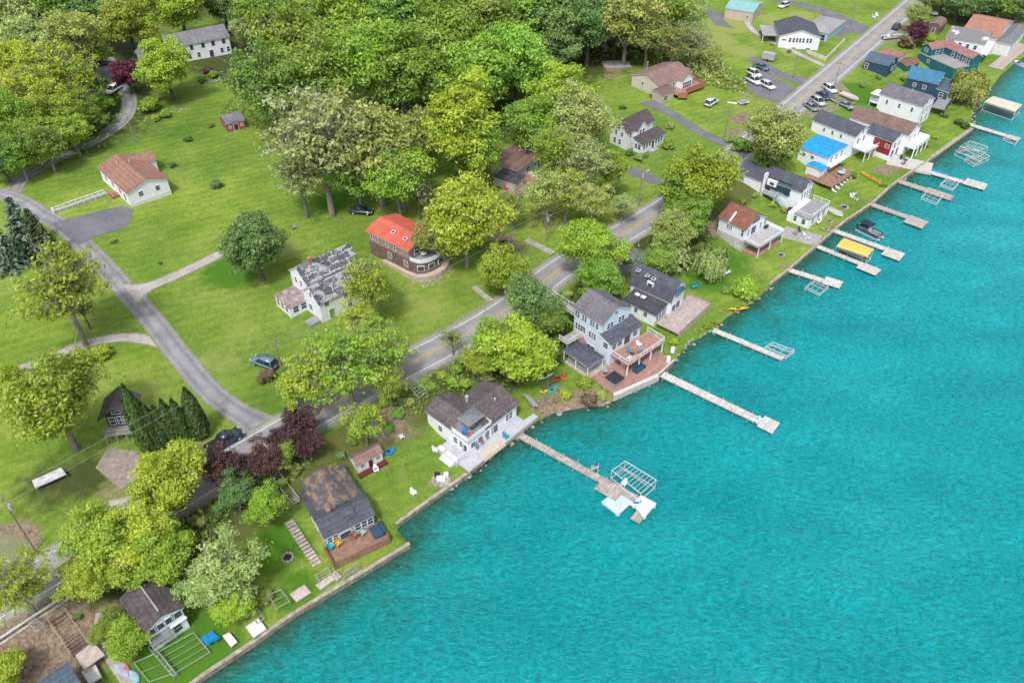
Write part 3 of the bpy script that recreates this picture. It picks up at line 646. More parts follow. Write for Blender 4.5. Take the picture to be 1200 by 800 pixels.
tree(146,24,31,'D','yellow','golden yellow-green round tree behind the purple-leaved tree')
tree(208,8,32,'D','lime','bright green tree standing behind the long grey-roofed house')
tree(262,8,22,'D','dark','dark green tree behind the far end of the grey-roofed house')
tree(191,80,30,'D','lime','bright green layered tree hiding the middle of the white house with the grey roof')
tree(148,88,17,'D','plum','small purple-leaved tree beside the upper drive')
tree(288,38,17,'F','pale','pale green tree at the right-hand end of the long grey-roofed house')
tree(375,165,60,'S','grey','big pale grey-green open tree with a thick leaning trunk on the lawn')
tree(350,205,34,'S','pale','pale low-branched tree under the big grey-green one')
tree(440,172,52,'F','olive','broad olive-green tree beside the big pale grey one')
tree(418,205,30,'F','mid','mid green tree sheltering the parked dark car')
tree(500,160,34,'F','olive','olive tree between the tall yellow-green one and the broad olive one')
tree(465,215,32,'F','green','green tree at the back of the red roof beside the dark car')
tree(448,418,30,'S','lime','yellow-green open tree between the lawn steps and the road')
tree(362,420,15,'S','lime','thin lime tree between the parked blue-grey car and the tallest bank tree')
tree(600,240,20,'S','olive','thin olive tree below the cluttered front terrace')
tree(470,200,34,'F','green','green tree behind the red-roofed house, half hidden by a bare one')
tree(543,140,42,'T','lime','tall bright yellow-green tree with layered drooping boughs at the edge of the wood')
tree(560,175,28,'T','green','shorter layered bright green tree leaning against the tall yellow-green one')
tree(298,288,37,'D','dark','dark green dense round tree alone on the lawn where the gravel drive ends')
tree(490,225,30,'X','grey','nearly bare whitish tree behind the red roof')
tree(545,258,44,'F','yellow','wide yellow-green tree reaching over the red roof and its round terrace')
tree(515,280,26,'F','olive','small yellowish tree growing against the round terrace of the red-roofed house')
tree(588,316,28,'D','lime','bright green low tree at the road edge beside the stone steps')
tree(430,335,34,'S','lime','yellow-green open tree in front of the white farmhouse')
tree(420,370,22,'S','yellow','small thin tree at the corner of the white farmhouse')
tree(660,118,36,'D','lime','bright lime-green tree at the edge of the back lawn')
tree(625,145,32,'D','green','green tree above the brown-roofed house in the wood')
tree(685,140,36,'F','pale','pale yellow-green tree close behind the white farmhouse with brown roofs')
tree(650,178,32,'S','yellow','yellowish open tree beside the brown-roofed house in the wood')
tree(685,190,32,'S','pale','pale open tree between the two brown-roofed houses')
tree(716,196,19,'T','lime','small lime-green cone-shaped tree at the corner of the white farmhouse')
tree(640,225,28,'S','olive','thin olive tree on the slope above the road')
tree(664,226,25,'S','yellow','sparse yellowish tree on the slope above the road and steps')
tree(694,236,24,'S','olive','sparse olive tree beside the road just below the asphalt drive')
tree(730,240,15,'S','pale','thin pale tree standing at the upper road edge below the pole')
tree(692,286,34,'D','lime','bright green tree overhanging the road above the tall pale blue house')
tree(705,325,26,'D','green','green tree behind the tall pale blue house roof')
tree(622,352,30,'F','dark','dark green tree at the lower road edge beside the tall pale blue house')
tree(640,372,22,'F','mid','shadowed tree against the bridge to the tall pale blue house')
tree(608,415,38,'D','lime','bright green round tree between the dark-roofed lake house and the kayaks')
tree(580,400,26,'D','green','green tree on the bank below the road above the dark-roofed lake house')
tree(560,425,18,'F','lime','small bright tree on the bank behind the dark-roofed lake house')
tree(530,395,22,'X','yellow','thin sparse tree in front of the road beside the stone steps lawn')
tree(822,215,36,'D','lime','bright green broad tree beside the white house with the brown roof')
tree(800,228,28,'D','green','green tree above the road, left of the broad bright one')
tree(786,272,23,'F','olive','dull olive tree below the road with shaded stems')
tree(808,255,26,'D','mid','mid green tree tucked under the broad bright one')
tree(793,278,22,'C','grey','pale grey spruce with a bare pale top behind the gambrel-roofed house')
tree(770,303,18,'F','mid','mid green tree beside the parking place behind the gambrel-roofed house')
tree(838,303,25,'W','pale','small pale weeping willow beside the white house with the brown roof')
tree(908,162,34,'F','olive','broad olive tree beside the road left of the blue tarpaulin roof')
tree(903,185,20,'D','mid','low green tree under the broad olive one by the blue tarpaulin roof')
tree(1139,95,25,'W','olive','large weeping willow on the shore beside the navy house')
for px, py, r, k, lm in [(1125,6,18,'D','dark'),(1150,2,20,'D','dark'),(1175,6,18,'D','mid'),(1195,12,16,'F','dark'),(1110,-8,18,'D','mid'),(1165,-14,24,'D','dark'),(1200,-8,24,'D','mid')]:
    tree(px, py, r, k, lm, 'dark green tree beyond the salmon-roofed house at the far end of the shore', 'dark trees beyond the last houses')
tree(1076,20,13,'F','olive','thin roadside tree above the plum-coloured one')
tree(1088,-2,14,'F','olive','roadside tree at the top where the road leaves the picture')
tree(1076,38,12,'D','plum','plum-coloured round tree near the road and the far houses')
shrub(1063,49,11,'brown','round brownish shrub between the parked trailer and the plum tree')
shrub(1088,47,12,'lime','round yellow-green shrub in front of the teal house')
tree(72,340,50,'S','yellow','sparse yellow tree with dark forking trunk beside the side road')
tree(95,360,26,'X','yellow','thin lower tree leaning beside the sparse yellow one at the side road')
for px, py, r, lm, lb in [(22,262,24,'spruce','dark spruce at the corner of the side road, topmost of the row'),(45,278,21,'fir','slim dark spruce in the row beside the side road'),(64,296,19,'fir','last dark spruce of the row behind the sparse yellow tree'),(2,290,20,'spruce','blue-grey spruce at the picture edge beside the dark row')]:
    tree(px, py, r, 'C', lm, lb)
tree(62,472,52,'F','yellow','large yellow-green tree with a long pale trunk in front of the dark chalet')
tree(14,452,28,'F','lime','bright green tree at the picture edge beside the large yellow one')
for px, py, r, lm in [(50,425,14,'green'),(72,428,15,'green'),(95,420,14,'lime'),(118,412,13,'lime'),(30,440,13,'green'),(10,455,14,'mid')]:
    shrub(px, py, r, lm, 'leafy bright bush in the hedge along the gravel lane', 'hedge bushes along the gravel lane')
for bx, by, r, ty in [(176,527,10.5,443),(186,524,9.5,468),(197,521,9.5,470),(208,519,9.5,464),(219,517,9.5,462),(236,511,11,451)]:
    g = G(bx, by); rr_ = r * depth(g) / FPX
    me, tm = KINDS['A'][0][TN[0] % 2]; TN[0] += 1
    e = empty('arborvitae', 'dark green columnar evergreen in the clipped row beside the dark chalet', 'tree', g, TN[0], 'columnar evergreens beside the chalet'); hs_ = min((abs(P(600, ty, g.z + k * .25).y - g.y), k * .25) for k in range(16, 70))[1] * .92; e.scale = (rr_, rr_, hs_ / 5.1)
    link('crown', me, e); link('trunk', tm, e)
tree(200,563,38,'D','lime','bright green round tree next to the chalet parking place')
tree(185,590,24,'F','lime','smaller lime tree under the bright round one by the road')
for px, py, r, lb in [(262,548,20,'dark purple-leaved tree just below the dark parked pickup'),(312,540,18,'dark purple-leaved tree above the patched-roof cottage'),(350,498,17,'dark purple-leaved tree hanging over the road edge'),(362,522,13,'dark purple-leaved tree above the small pink-roofed shed'),(287,552,15,'low purple-leaved tree filling the gap between two bigger ones on the bank'),(334,514,14,'purple-leaved tree at the road edge opposite the side road mouth')]:
    tree(px, py, r * 1.2, 'F', 'purple', lb)
tree(275,578,20,'F','dark','dark green tree below the purple ones on the bank')
tree(330,535,16,'F','mid','green tree wedged between the purple-leaved ones')
tree(405,425,46,'S','lime','open yellow-green tree in front of the road, tallest on this bank')
tree(362,442,36,'S','lime','open lime tree covering the road bend left of the tallest one')
tree(435,400,26,'S','lime','open yellow-green tree on the lawn side of the road')
tree(455,450,22,'S','yellow','thin yellowish tree hanging over the road above the white ramp')
tree(425,492,24,'S','lime','thin lime tree on the dirt bank above the small shed')
tree(345,455,20,'F','lime','low lime tree at the road edge by the blue-grey car')
shrub(312,440,12,'brown','brownish bush beside the parked blue-grey car')
tree(310,592,23,'F','lime','small yellow-green tree beside the steps to the patched-roof cottage')
for px, py, r, lb in [(118,632,38,'big yellow-green tree at the road edge above the brown-roofed cottage, left part'),(165,625,36,'yellow-green tree behind the brown-roofed cottage, top of the clump'),(190,650,34,'yellow-green tree touching the brown cottage roof'),(105,675,30,'yellow-green tree closest to the white guard rail'),(145,665,28,'yellow-green tree in the middle of the clump above the brown cottage roof')]:
    tree(px, py, r, 'D', 'yellow' if px < 180 else 'lime', lb)
tree(258,668,37,'F','pale','pale grey-green bushy tree between the brown-roofed cottage and the lawn')
tree(240,690,26,'F','pale','pale bushy tree against the wall of the brown-roofed cottage')
tree(275,710,20,'D','lime','low green tree above the stored dock frames')
shrub(310,698,11,'olive','olive shrub on the lawn edge near the dock frames')
tree(18,685,38,'S','yellow','thin yellow tree with a pale trunk over the road in the lower corner')
tree(2,785,24,'D','lime','bright green tree cut by the lower picture corner')
tree(118,742,13,'D','green','low green tree beside the wooden ramp')
tree(148,752,22,'F','lime','flowering pale lime bush-like tree beside the brown-roofed cottage')
tree(135,725,16,'F','mid','green tree in the gap behind the brown-roofed cottage')
# single bushes
for px, py, r, lm, lb in [(254,215,8,'dark','small dark round bush alone on the big lawn'),(219,162,6,'dark','dark little bush on the lawn near the red barrel-roofed shed'),(247,147,4,'dark','tiny evergreen on the lawn left of the red shed'),
    (175,122,13,'lime','yellow-green conical bush at the bend of the upper drive'),(182,138,6,'yellow','low golden bush under the conical one'),(193,133,8,'green','spreading green bush in the stone bed by the drive'),
    (249,87,6,'lime','light green ball bush in front of the long white house'),(236,93,6,'dark','dark ball bush in front of the long white house'),(242,82,6,'plum','reddish bush at the long white house wall'),
    (133,281,5,'mid','grey-green tuft on the lawn by the asphalt drive'),(187,308,3,'dark','tiny dark bush beside the gravel drive'),(202,193,5,'dark','dark bush at the back corner of the brown-roofed ranch'),
    (868,170,13,'mid','rounded green bush at the drive mouth by the road'),(880,172,9,'dark','dark bush next to the rounded one at the drive mouth'),(858,163,7,'pale','greyish bush behind the rounded one at the drive mouth'),
    (782,169,9,'lime','yellow-green ball bush at the corner of the white farmhouse'),(738,179,5.5,'dark','dark bush against the white farmhouse front'),(749,184,7,'pale','whitish flowering bush in front of the white farmhouse'),(757,182,4,'dark','dark clipped bush by the farmhouse steps'),
    (785,147,6,'grey','small white-flowering tree-like bush beside the asphalt drive'),(730,125,5,'dark','dark shrub behind the white farmhouse'),
    (872,338,17,'lime','large bright yellow-green bush at the water edge'),(829,381,6,'yellow','golden ball bush at the foot of the dock'),(840,376,6,'lime','light green ball bush at the foot of the dock'),
    (684,447,10,'lime','bright green bush beside the patio of the tall pale blue house'),(690,468,11,'brown','reddish brown bush at the shore left of the patio'),(705,462,8,'olive','olive shrub at the shore wall of the patio'),(662,462,8,'yellow','yellowish shrub beside the kayaks'),
    (545,447,8,'lime','lime bush behind the left wing of the dark-roofed lake house'),(518,440,10,'green','green bush beside the white ramp'),(505,452,9,'mid','mid green bush at the side of the white ramp'),
    (465,483,9,'mid','green bush on the dirt bank by the road'),(450,470,9,'lime','lime bush at the road edge above the shed'),(480,470,8,'olive','olive bush left of the white ramp'),(394,548,10,'mid','green bush behind the small pink-roofed shed'),(375,560,9,'dark','dark bush at the back of the patched-roof cottage'),
    (1125,143,6,'cedar','dark square-clipped hedge bush on the lake lawn'),(1131,147,6,'cedar','second clipped hedge bush at the dock landing'),(1000,205,6,'mid','green bush under the white balcony posts'),
    (1022,208,4,'yellow','row bush with orange-yellow flowers at the lawn end, upper'),(1029,212,4,'yellow','row bush with orange-yellow flowers at the lawn end, lower'),(1036,216,5,'green','green bush at the corner of the stone shore wall'),
    (918,245,5,'olive','olive bush by the side stairs of the long white house'),(927,246,5,'plum','dark reddish bush along the long white house wall'),(905,239,5,'lime','light bush beneath the side balcony of the long white house'),
    (850,340,6,'mid','green bush beside the willow on the lakeside lawn'),(803,378,6,'lime','lime shrub under the wooden lake deck'),(815,372,5,'green','green shrub at the corner of the wooden lake deck'),(780,375,6,'green','green shrub between the pale blue house and the wooden deck'),(790,400,6,'lime','light shrub on the grass strip by the water'),
    (1010,100,4,'mid','bush beside the navy garage'),(1116,95,0,'mid',''),(1050,80,0,'mid',''),(820,85,7,'olive','')] + [(a, b, r, l, t) for a, b, r, l, t in [(1003,158,5,'green','bush at the back of the charcoal-roofed white house'),(990,152,5,'lime','light bush between the road and the charcoal-roofed white house'),(1025,128,4,'mid','bush behind the long pinkish roof'),(1000,122,5,'olive','scruffy bush at the edge of the roadside parking'),(1058,92,4,'green','bush beside the navy garage wall'),(1030,90,4,'mid','bush on the bright lawn below the navy garage'),(1125,85,5,'green','bush under the willow by the teal house'),(1118,118,5,'dark','bush at the porch of the navy house'),(1108,135,5,'green','green bush on the white house lakeside lawn'),(1095,160,4,'lime','light bush by the white stacked porches'),(1085,170,4,'mid','bush at the corner of the pale paved terrace'),(1140,70,6,'green','bush between the teal house and the boardwalk'),(1150,62,5,'lime','light bush by the boardwalk'),(1120,50,4,'mid','bush at the gable of the teal house'),(985,195,5,'dark','hedge bush behind the brown deck'),(935,210,6,'green','bush against the long white house below the broad olive tree'),(870,235,6,'mid','bush by the back of the brown-roofed white house'),(885,228,5,'olive','olive bush between two white houses'),(925,60,3,'dark','clipped bush by the wide windowed gable'),(905,52,3,'green','low bush at the side porch of the gable house'),(765,112,4,'green','bush beside the red-brown deck'),(822,100,4,'mid','bush at the end of the red-brown deck')]]:
    if lb and r: shrub(px, py, r, lm, lb)
for k, (px, py, r) in enumerate([(497,448,8),(530,446,9),(555,448,8),(570,440,9),(590,428,9),(535,432,8),(600,440,8),(640,430,9),(648,412,9),(655,395,8),(470,470,8),(440,478,8),(455,500,7),(410,515,8),(400,532,7),(345,548,9),(330,565,9),(300,560,10),(255,595,9),(235,612,9),(220,628,8),(290,600,7),(90,722,6),(215,668,8),(750,318,8),(765,322,8),(785,312,9),(805,300,9),(820,288,8),(695,352,7),(735,305,6),(665,345,8)]):
    shrub(px, py, r, ['mid', 'green', 'dark', 'olive'][k % 4], 'leafy shrub in the rough growth on the bank between the road and the lake houses', 'shrubs on the bank below the road')
# rough growth on banks and in the wood: nobody could count it
def undergrowth(name, label, spots, lm, dens=1.0, size=.35, h=.9):
    C = []; 
    for px, py, r in spots:
        p = G(px, py); n = int(dens * r * r * 7); a = rng.random(n) * 6.283; q = np.sqrt(rng.random(n)) * r
        x = p.x + np.cos(a) * q; y = p.y + np.sin(a) * q; lump = .5 + .5 * np.sin(x * 1.1 + 2 * np.sin(y * .9)) * np.cos(y * 1.3)
        hz, ds, dr = Hn(x, y, True); ok = (np.abs(dr) > 5.2) & (ds > .8)
        z = hz + rng.random(n) * h * (.25 + lump); C.append(np.stack([x, y, z], 1)[ok])
    c = np.concatenate(C); n = len(c); nn = unit(n) * .7 + np.array([0, 0, .8]); nn /= np.linalg.norm(nn, axis=1)[:, None]
    me = quads('undergrowth_mesh', c, nn, size * rng.uniform(.5, 1.3, n), np.clip(rng.normal(.5, .22, n), 0, 1), rng.random(n)); me.materials.append(LM[lm])
    return tag(link(name, me), label, 'undergrowth', kind='stuff')
undergrowth('undergrowth', 'mixed weeds and low brush on the bank below the road', [(500,450,4),(530,440,4),(560,440,5),(585,430,5),(640,400,5),(650,380,5),(655,360,4),(250,575,6),(290,560,5),(330,540,5),(230,600,5),(200,610,5),(215,650,5),(475,470,4),(445,465,3),(330,515,4)], 'mid', .9, .32)
undergrowth('undergrowth', 'dark leafy brush below the road beside the spruce', [(770,300,6),(790,300,6),(810,280,6),(750,320,4),(735,330,3),(820,265,5),(700,345,4),(690,330,4)], 'dark', .9, .32)
undergrowth('undergrowth', 'olive scrub between the yellowish field and the ranch with the red-brown deck', [(790,75,7),(805,85,7),(820,72,7),(835,85,6),(845,95,6),(855,100,5),(800,60,8),(780,60,8),(770,45,8),(828,62,6),(815,95,5)], 'olive', 1.0, .42, 2.2)
undergrowth('undergrowth', 'low green growth under the trees of the corner wood', [(20,190,8),(60,180,8),(100,165,7),(120,140,5),(40,150,12),(90,120,12)], 'mid', .7, .45, 1.6)
undergrowth('undergrowth', 'low brush under the wood at the top of the lawns', [(300,130,10),(340,140,10),(480,160,12),(600,130,10),(640,110,10),(680,60,10),(720,40,12),(560,190,8),(590,150,8),(740,60,8)], 'mid', .5, .45, 1.2)
undergrowth('undergrowth', 'rough grass and weeds along the natural shore', [(650,480,1.6),(665,474,1.8),(680,470,1.8),(695,468,1.8),(800,400,1.5),(815,392,1.5),(830,384,1.5),(850,368,1.5),(868,355,1.5),(790,410,1.2),(886,345,1.2)], 'olive', 3.0, .2, .4)
undergrowth('undergrowth', 'weeds on the slope below the pale trees above the road', [(640,255,5),(670,262,5),(700,262,5),(730,258,4),(760,238,4),(620,240,4)], 'olive', .5, .3, .6)
# ------------------------------------------------------------------ houses
def prof(kind, S, he, rise):
    if kind == 'gable': return [(0, he), (S / 2, he + rise), (S, he)]
    if kind == 'gambrel': return [(0, he), (.19 * S, he + .64 * rise), (.5 * S, he + rise), (.81 * S, he + .64 * rise), (S, he)]
    if kind == 'shed': return [(0, he), (S, he + rise)]
    if kind == 'shedr': return [(0, he + rise), (S, he)]
    if kind == 'barrel': return [(S * (.5 - .5 * math.cos(math.pi * k / 8)), he + rise * math.sin(math.pi * k / 8)) for k in range(9)]
    return [(0, he), (S, he)]
def pz(pr, s):
    for (a, za), (b, zb) in zip(pr, pr[1:]):
        if a <= s <= b + 1e-6: return za + (zb - za) * (s - a) / (b - a)
    return pr[-1][1]
ROOFS = {
 'dark': shingle('roof_dark', (.085, .085, .10)), 'brown': shingle('roof_brown', (.125, .10, .105), (.08, .068, .075)), 'mauve': shingle('roof_mauve_brown', (.155, .13, .135), (.10, .085, .092)),
 'tan': shingle('roof_red_brown', (.34, .185, .145), (.27, .145, .115), var=.18), 'rust': shingle('roof_rust', (.27, .12, .085), (.21, .095, .07), var=.2), 'rose': shingle('roof_rose_brown', (.30, .19, .17), (.22, .145, .135), var=.2),
 'grey': shingle('roof_grey', (.235, .235, .255), (.17, .17, .19), var=.2), 'slate': shingle('roof_slate', (.105, .115, .145), (.075, .085, .11), var=.22), 'lilac': shingle('roof_lilac_grey', (.195, .18, .20), (.14, .13, .15), var=.2), 'steel': shingle('roof_steel_blue', (.10, .15, .21), (.08, .12, .17), var=.18),
 'red': plain('roof_red_metal', (.56, .125, .085), .5, .16, .35, stripe=(0, 2.0, .14)), 'blue': plain('blue_tarpaulin', (.012, .31, .66), .5, .2, 1.1), 'bluem': plain('roof_blue_metal', (.05, .19, .30), .4, .1, .6, stripe=(0, 2.2, .15)),
 'teal': plain('roof_teal_metal', (.24, .47, .46), .4, .06, .5, stripe=(0, 1.6, .12)), 'salmon': shingle('roof_salmon', (.42, .215, .15), (.34, .175, .13), var=.15), 'pink': shingle('roof_pink', (.36, .17, .16), (.28, .135, .13), var=.15),
 'wood': shingle('roof_wood_brown', (.235, .155, .13), (.17, .115, .10), var=.2), 'lightgrey': shingle('roof_light_grey', (.36, .36, .37), (.29, .285, .29), var=.12)}
def patched(name, a, b_, c_, sc=.55, th=(.47, .56)):
    m, nt, b = nodes(name); b.inputs['Roughness'].default_value = .85; v = coords(nt)
    base = mixc(nt, noise(nt, v, 1.2, 5, .7), a, b_)
    f = noise(nt, coords(nt, 'Object', (1, .55, 1)), sc, 4, .55)
    f2 = N(nt, 'ShaderNodeMath', operation='MULTIPLY_ADD'); nt.links.new(noise(nt, v, 3.5, 4, .6), f2.inputs[0]); f2.inputs[1].default_value = .22; nt.links.new(f, f2.inputs[2])
    col = mixc(nt, ramp(nt, f2.outputs[0], [(th[0] + .1, [0] * 3), (th[1] + .1, [1] * 3)]), base, c_)
    nt.links.new(col, b.inputs['Base Color']); return m
ROOFS['patched'] = patched('roof_patched_brown', (.06, .062, .07), (.11, .105, .11), (.25, .16, .105), 1.3, (.50, .62))
ROOFS['torn'] = panelroof('roof_torn_panels')
ROOFS['whitepatch'] = patched('roof_white_patches', (.16, .155, .17), (.21, .20, .21), (.6, .6, .6), .4, (.60, .66))
NAVY = plain('navy_siding', (.028, .075, .13), .6, .08, .5, stripe=(2, 5, .15)); TEALS = plain('teal_siding', (.02, .135, .175), .6, .08, .5, stripe=(2, 5, .12))
BEIGE = plain('beige_siding', (.50, .42, .37), .65, .06, .5, stripe=(0, 3, .1)); BROWNS = plain('brown_wood_siding', (.20, .125, .11), .75, .15, .8, stripe=(2, 4, .25))
PINKB = plain('pinkish_brown_siding', (.34, .25, .22), .7, .1, .8, stripe=(2, 4, .15)); REDS = plain('barn_red_siding', (.25, .025, .03), .6, .1, .8, stripe=(2, 4, .2)); DARKS = plain('dark_brown_siding', (.045, .035, .032), .75, .15, 1, stripe=(2, 4, .2))
LBLUE = plain('light_blue_siding', (.36, .52, .58), .6, .06, .5, stripe=(2, 5, .1)); GREYF = plain('grey_block_foundation', (.50, .50, .51), .8, .1, .8, stripe=(2, 3, .15)); TANS = plain('tan_siding', (.48, .40, .30), .7, .08, .7, stripe=(2, 4, .15))
DTEAL = shingle('dark_teal_shingle', (.02, .05, .065), (.015, .038, .05), var=.15); DOORM = plain('dark_door', (.06, .06, .07), .5, .05); DOORR = plain('maroon_door', (.13, .02, .03), .5, .05); DOORG = plain('green_door', (.16, .34, .07), .5, .05); DOORW = plain('white_door', (.7, .7, .7), .5, .04)
CONC2 = plain('stucco_band', (.50, .41, .33), .85, .12, .8); FURN = plain('patio_grey', (.28, .28, .30), .6, .1); TEALC = plain('teal_cushion', (.03, .28, .33), .7, .1); YELC = plain('yellow_plastic', (.62, .38, .02), .5, .06); BLUEC = plain('blue_plastic', (.008, .22, .50), .45, .08); ORANC = plain('orange_plastic', (.5, .14, .04), .5, .06)
class House:
    def __init__(s, name, label, A, B, he, z=None, cat='house', zoff=0):
        zz = 2.0
        for _ in range(10):
            a, b = P(*A, zz + he), P(*B, zz + he); mid = (a + b) / 2; zn = H(mid.x, mid.y) if z is None else z
            zz = zz * .4 + zn * .6
        s.z = zz + zoff; a, b = P(*A, s.z + he), P(*B, s.z + he); s.rz = ang((b - a).xy); s.he = he
        s.root = empty(name, label, cat, (a.x, a.y, s.z), s.rz); s.org = Vector((a.x, a.y)); s.c, s.s = math.cos(s.rz), math.sin(s.rz)
        s.under = 2.5; s.w0 = (b - a).length
    def loc(s, px, py, z):
        p = P(px, py, s.z + z); d = p.xy - s.org; return Vector((d.x * s.c + d.y * s.s, -d.x * s.s + d.y * s.c))
    def bbox(s, pts, z):
        q = [s.loc(a, b, z) for a, b in pts]; xs = [v.x for v in q]; ys = [v.y for v in q]; return min(xs), min(ys), max(xs), max(ys)
    def block(s, pts, he, rise=1.5, roof='gable', axis='y', wall=WHITE, rm='dark', over=.35, z0=None, t=.12, soffit=TRIM, base=None, box=None, open_=False):
        x0, y0, x1, y1 = box or s.bbox(pts, he); z0 = -s.under if z0 is None else z0; s.b = (x0 + over, y0 + over, x1 - over, y1 - over); s.top = he
        rmat = ROOFS[rm] if isinstance(rm, str) else rm
        if roof == 'hip':
            lx, ly = x1 - x0, y1 - y0; mb = MB(); k = min(lx, ly) / 2
            r0, r1 = ((x0 + k, (y0 + y1) / 2), (x1 - k, (y0 + y1) / 2)) if lx >= ly else (((x0 + x1) / 2, y0 + k), ((x0 + x1) / 2, y1 - k))
            vs = [(x0, y0, he), (x1, y0, he), (x1, y1, he), (x0, y1, he), (*r0, he + rise), (*r1, he + rise)]
            fs = [(0, 1, 5, 4), (1, 2, 5), (2, 3, 4, 5), (3, 0, 4)] if lx >= ly else [(0, 1, 4), (1, 2, 5, 4), (2, 3, 5), (3, 0, 4, 5)]
            mb.add(vs, fs + [(3, 2, 1, 0)]); mb.build('roof', rmat, s.root)
            if not open_: MB().box(s.b[0], s.b[1], z0, s.b[2], s.b[3], he - .16).build('wall', wall, s.root)
            MB().box(x0 + .03, y0 + .03, he - .16, x1 - .03, y1 - .03, he - .004).build('eave_board', soffit, s.root); return s
        S, o0, l0, l1 = ((y1 - y0), y0, x0, x1) if axis == 'x' else ((x1 - x0), x0, y0, y1)
        pr = prof(roof, S, he, rise); up = [(o0 + a, z) for a, z in pr]; dn = [(o0 + a, z - t) for a, z in pr][::-1]
        MB().prism(up + dn, axis, l0, l1).build('roof', rmat, s.root)
        i = .04; q = [(o0 + i, pz(pr, i))] + [(o0 + a, z) for a, z in pr[1:-1]] + [(o0 + S - i, pz(pr, S - i))]
        MB().prism([(a, z - t - .004) for a, z in q] + [(a, z - t - .16) for a, z in q][::-1], axis, l0 + i, l1 - i).build('eave_board', soffit, s.root)
        if not open_:
            q = [(o0 + over, pz(pr, over))] + [(o0 + a, z) for a, z in pr[1:-1] if over < a < S - over] + [(o0 + S - over, pz(pr, S - over))]
            MB().prism([(a, z - t - .165) for a, z in q] + [(o0 + S - over, z0), (o0 + over, z0)], axis, l0 + over, l1 - over).build('wall', wall, s.root)
        if base:
            bz, bm_ = base; MB().box(s.b[0] - .05, s.b[1] - .05, z0, s.b[2] + .05, s.b[3] + .05, bz).build('foundation', bm_, s.root)
        return s
    def face(s, f):
        x0, y0, x1, y1 = s.b
        return {'f': (Vector((x0, y0)), Vector((1, 0)), x1 - x0), 'b': (Vector((x1, y1)), Vector((-1, 0)), x1 - x0), 'l': (Vector((x0, y1)), Vector((0, -1)), y1 - y0), 'r': (Vector((x1, y0)), Vector((0, 1)), y1 - y0)}[f]
    def win(s, f, us, z, w=.9, h=1.3, name='window', frame=TRIM, pane=GLASS, mull=True, out=.06):
        o, d, L = s.face(f); nrm = Vector((d.y, -d.x)); rz = ang(d)
        for u in us:
            p = o + d * (u * L if abs(u) <= 1 else u) ; t = .09
            mb = MB(); hw = w / 2
            mb.box(-hw - t, -out, -t, -hw, .03, h + t).box(hw, -out, -t, hw + t, .03, h + t).box(-hw, -out, -t, hw, .03, 0).box(-hw, -out, h, hw, .03, h + t)
            if mull: mb.box(-hw, -out * .8, h * .48, hw, .02, h * .48 + .06)
            fr = mb.build(name, frame, s.root, (p.x, p.y, z), rz)
            MB().box(-hw, -out * .45, 0, hw, .015, h).build('pane' if pane is GLASS else 'panel', pane, fr)
        return s
    def door(s, f, us, w=1.0, h=2.05, z=0.05, mat=DOORM, frame=TRIM): return s.win(f, us, z, w, h, 'door', frame, mat, False)
    def panel(s, name, f, u0, u1, z0, z1, mat, out=.05):
        o, d, L = s.face(f); a = o + d * u0 * L
        MB().box(0, -out, z0, (u1 - u0) * L, .02, z1).build(name, mat, s.root, (a.x, a.y, 0), ang(d)); return s
    def rail(s, pts, z, parent, mat=TRIM, h=1.0, closed=False, solid=False):
        mb = MB(); pts = pts + pts[:1] if closed else pts
        for a, b in zip(pts, pts[1:]):
            a, b = Vector(a), Vector(b); n = max(1, int((b - a).length / 1.5))
            mb.tube((a.x, a.y, z + h), (b.x, b.y, z + h), .06, n=4); mb.tube((a.x, a.y, z + .15), (b.x, b.y, z + .15), .035, n=4)
            if solid:
                nr = Vector((-(b - a).y, (b - a).x)).normalized() * .03
                mb.add([(a.x - nr.x, a.y - nr.y, z), (b.x - nr.x, b.y - nr.y, z), (b.x - nr.x, b.y - nr.y, z + h), (a.x - nr.x, a.y - nr.y, z + h), (a.x + nr.x, a.y + nr.y, z), (b.x + nr.x, b.y + nr.y, z), (b.x + nr.x, b.y + nr.y, z + h), (a.x + nr.x, a.y + nr.y, z + h)],
                       [(0, 1, 2, 3), (7, 6, 5, 4), (3, 2, 6, 7), (0, 3, 7, 4), (1, 5, 6, 2), (0, 4, 5, 1)])
            for k in range(n + 1):
                p = a.lerp(b, k / n); mb.tube((p.x, p.y, z), (p.x, p.y, z + h + .08), .06, n=4)
            if not solid:
                nb = int((b - a).length / .3)
                for k in range(nb): p = a.lerp(b, (k + .5) / nb); mb.tube((p.x, p.y, z + .15), (p.x, p.y, z + h), .018, n=3, cap=False)
        return mb.build('railing', mat, parent)
    def deck(s, pts, z, mat=WOODB, rails='fr', railm=TRIM, t=.22, posts=True, poly=False, ground=-1.5, name='deck', solid=False, skirt=None, h=1.0):
        if poly: q = [s.loc(a, b, z) for a, b in pts]
        else:
            x0, y0, x1, y1 = s.bbox(pts, z); q = [Vector((x0, y0)), Vector((x1, y0)), Vector((x1, y1)), Vector((x0, y1))]
        d = MB().flatpoly(q, z - t, z).build(name, mat, s.root)
        n = len(q)
        ed = {'f': 0, 'r': 1, 'b': 2, 'l': 3} if n == 4 else {str(k): k for k in range(n)}
        for k in rails: s.rail([q[ed[k]], q[(ed[k] + 1) % n]], z, d, railm, h, solid=solid)
        if posts:
            for p in q: MB().box(p.x - .09, p.y - .09, ground, p.x + .09, p.y + .09, z - t - .003).build('post', railm, d)
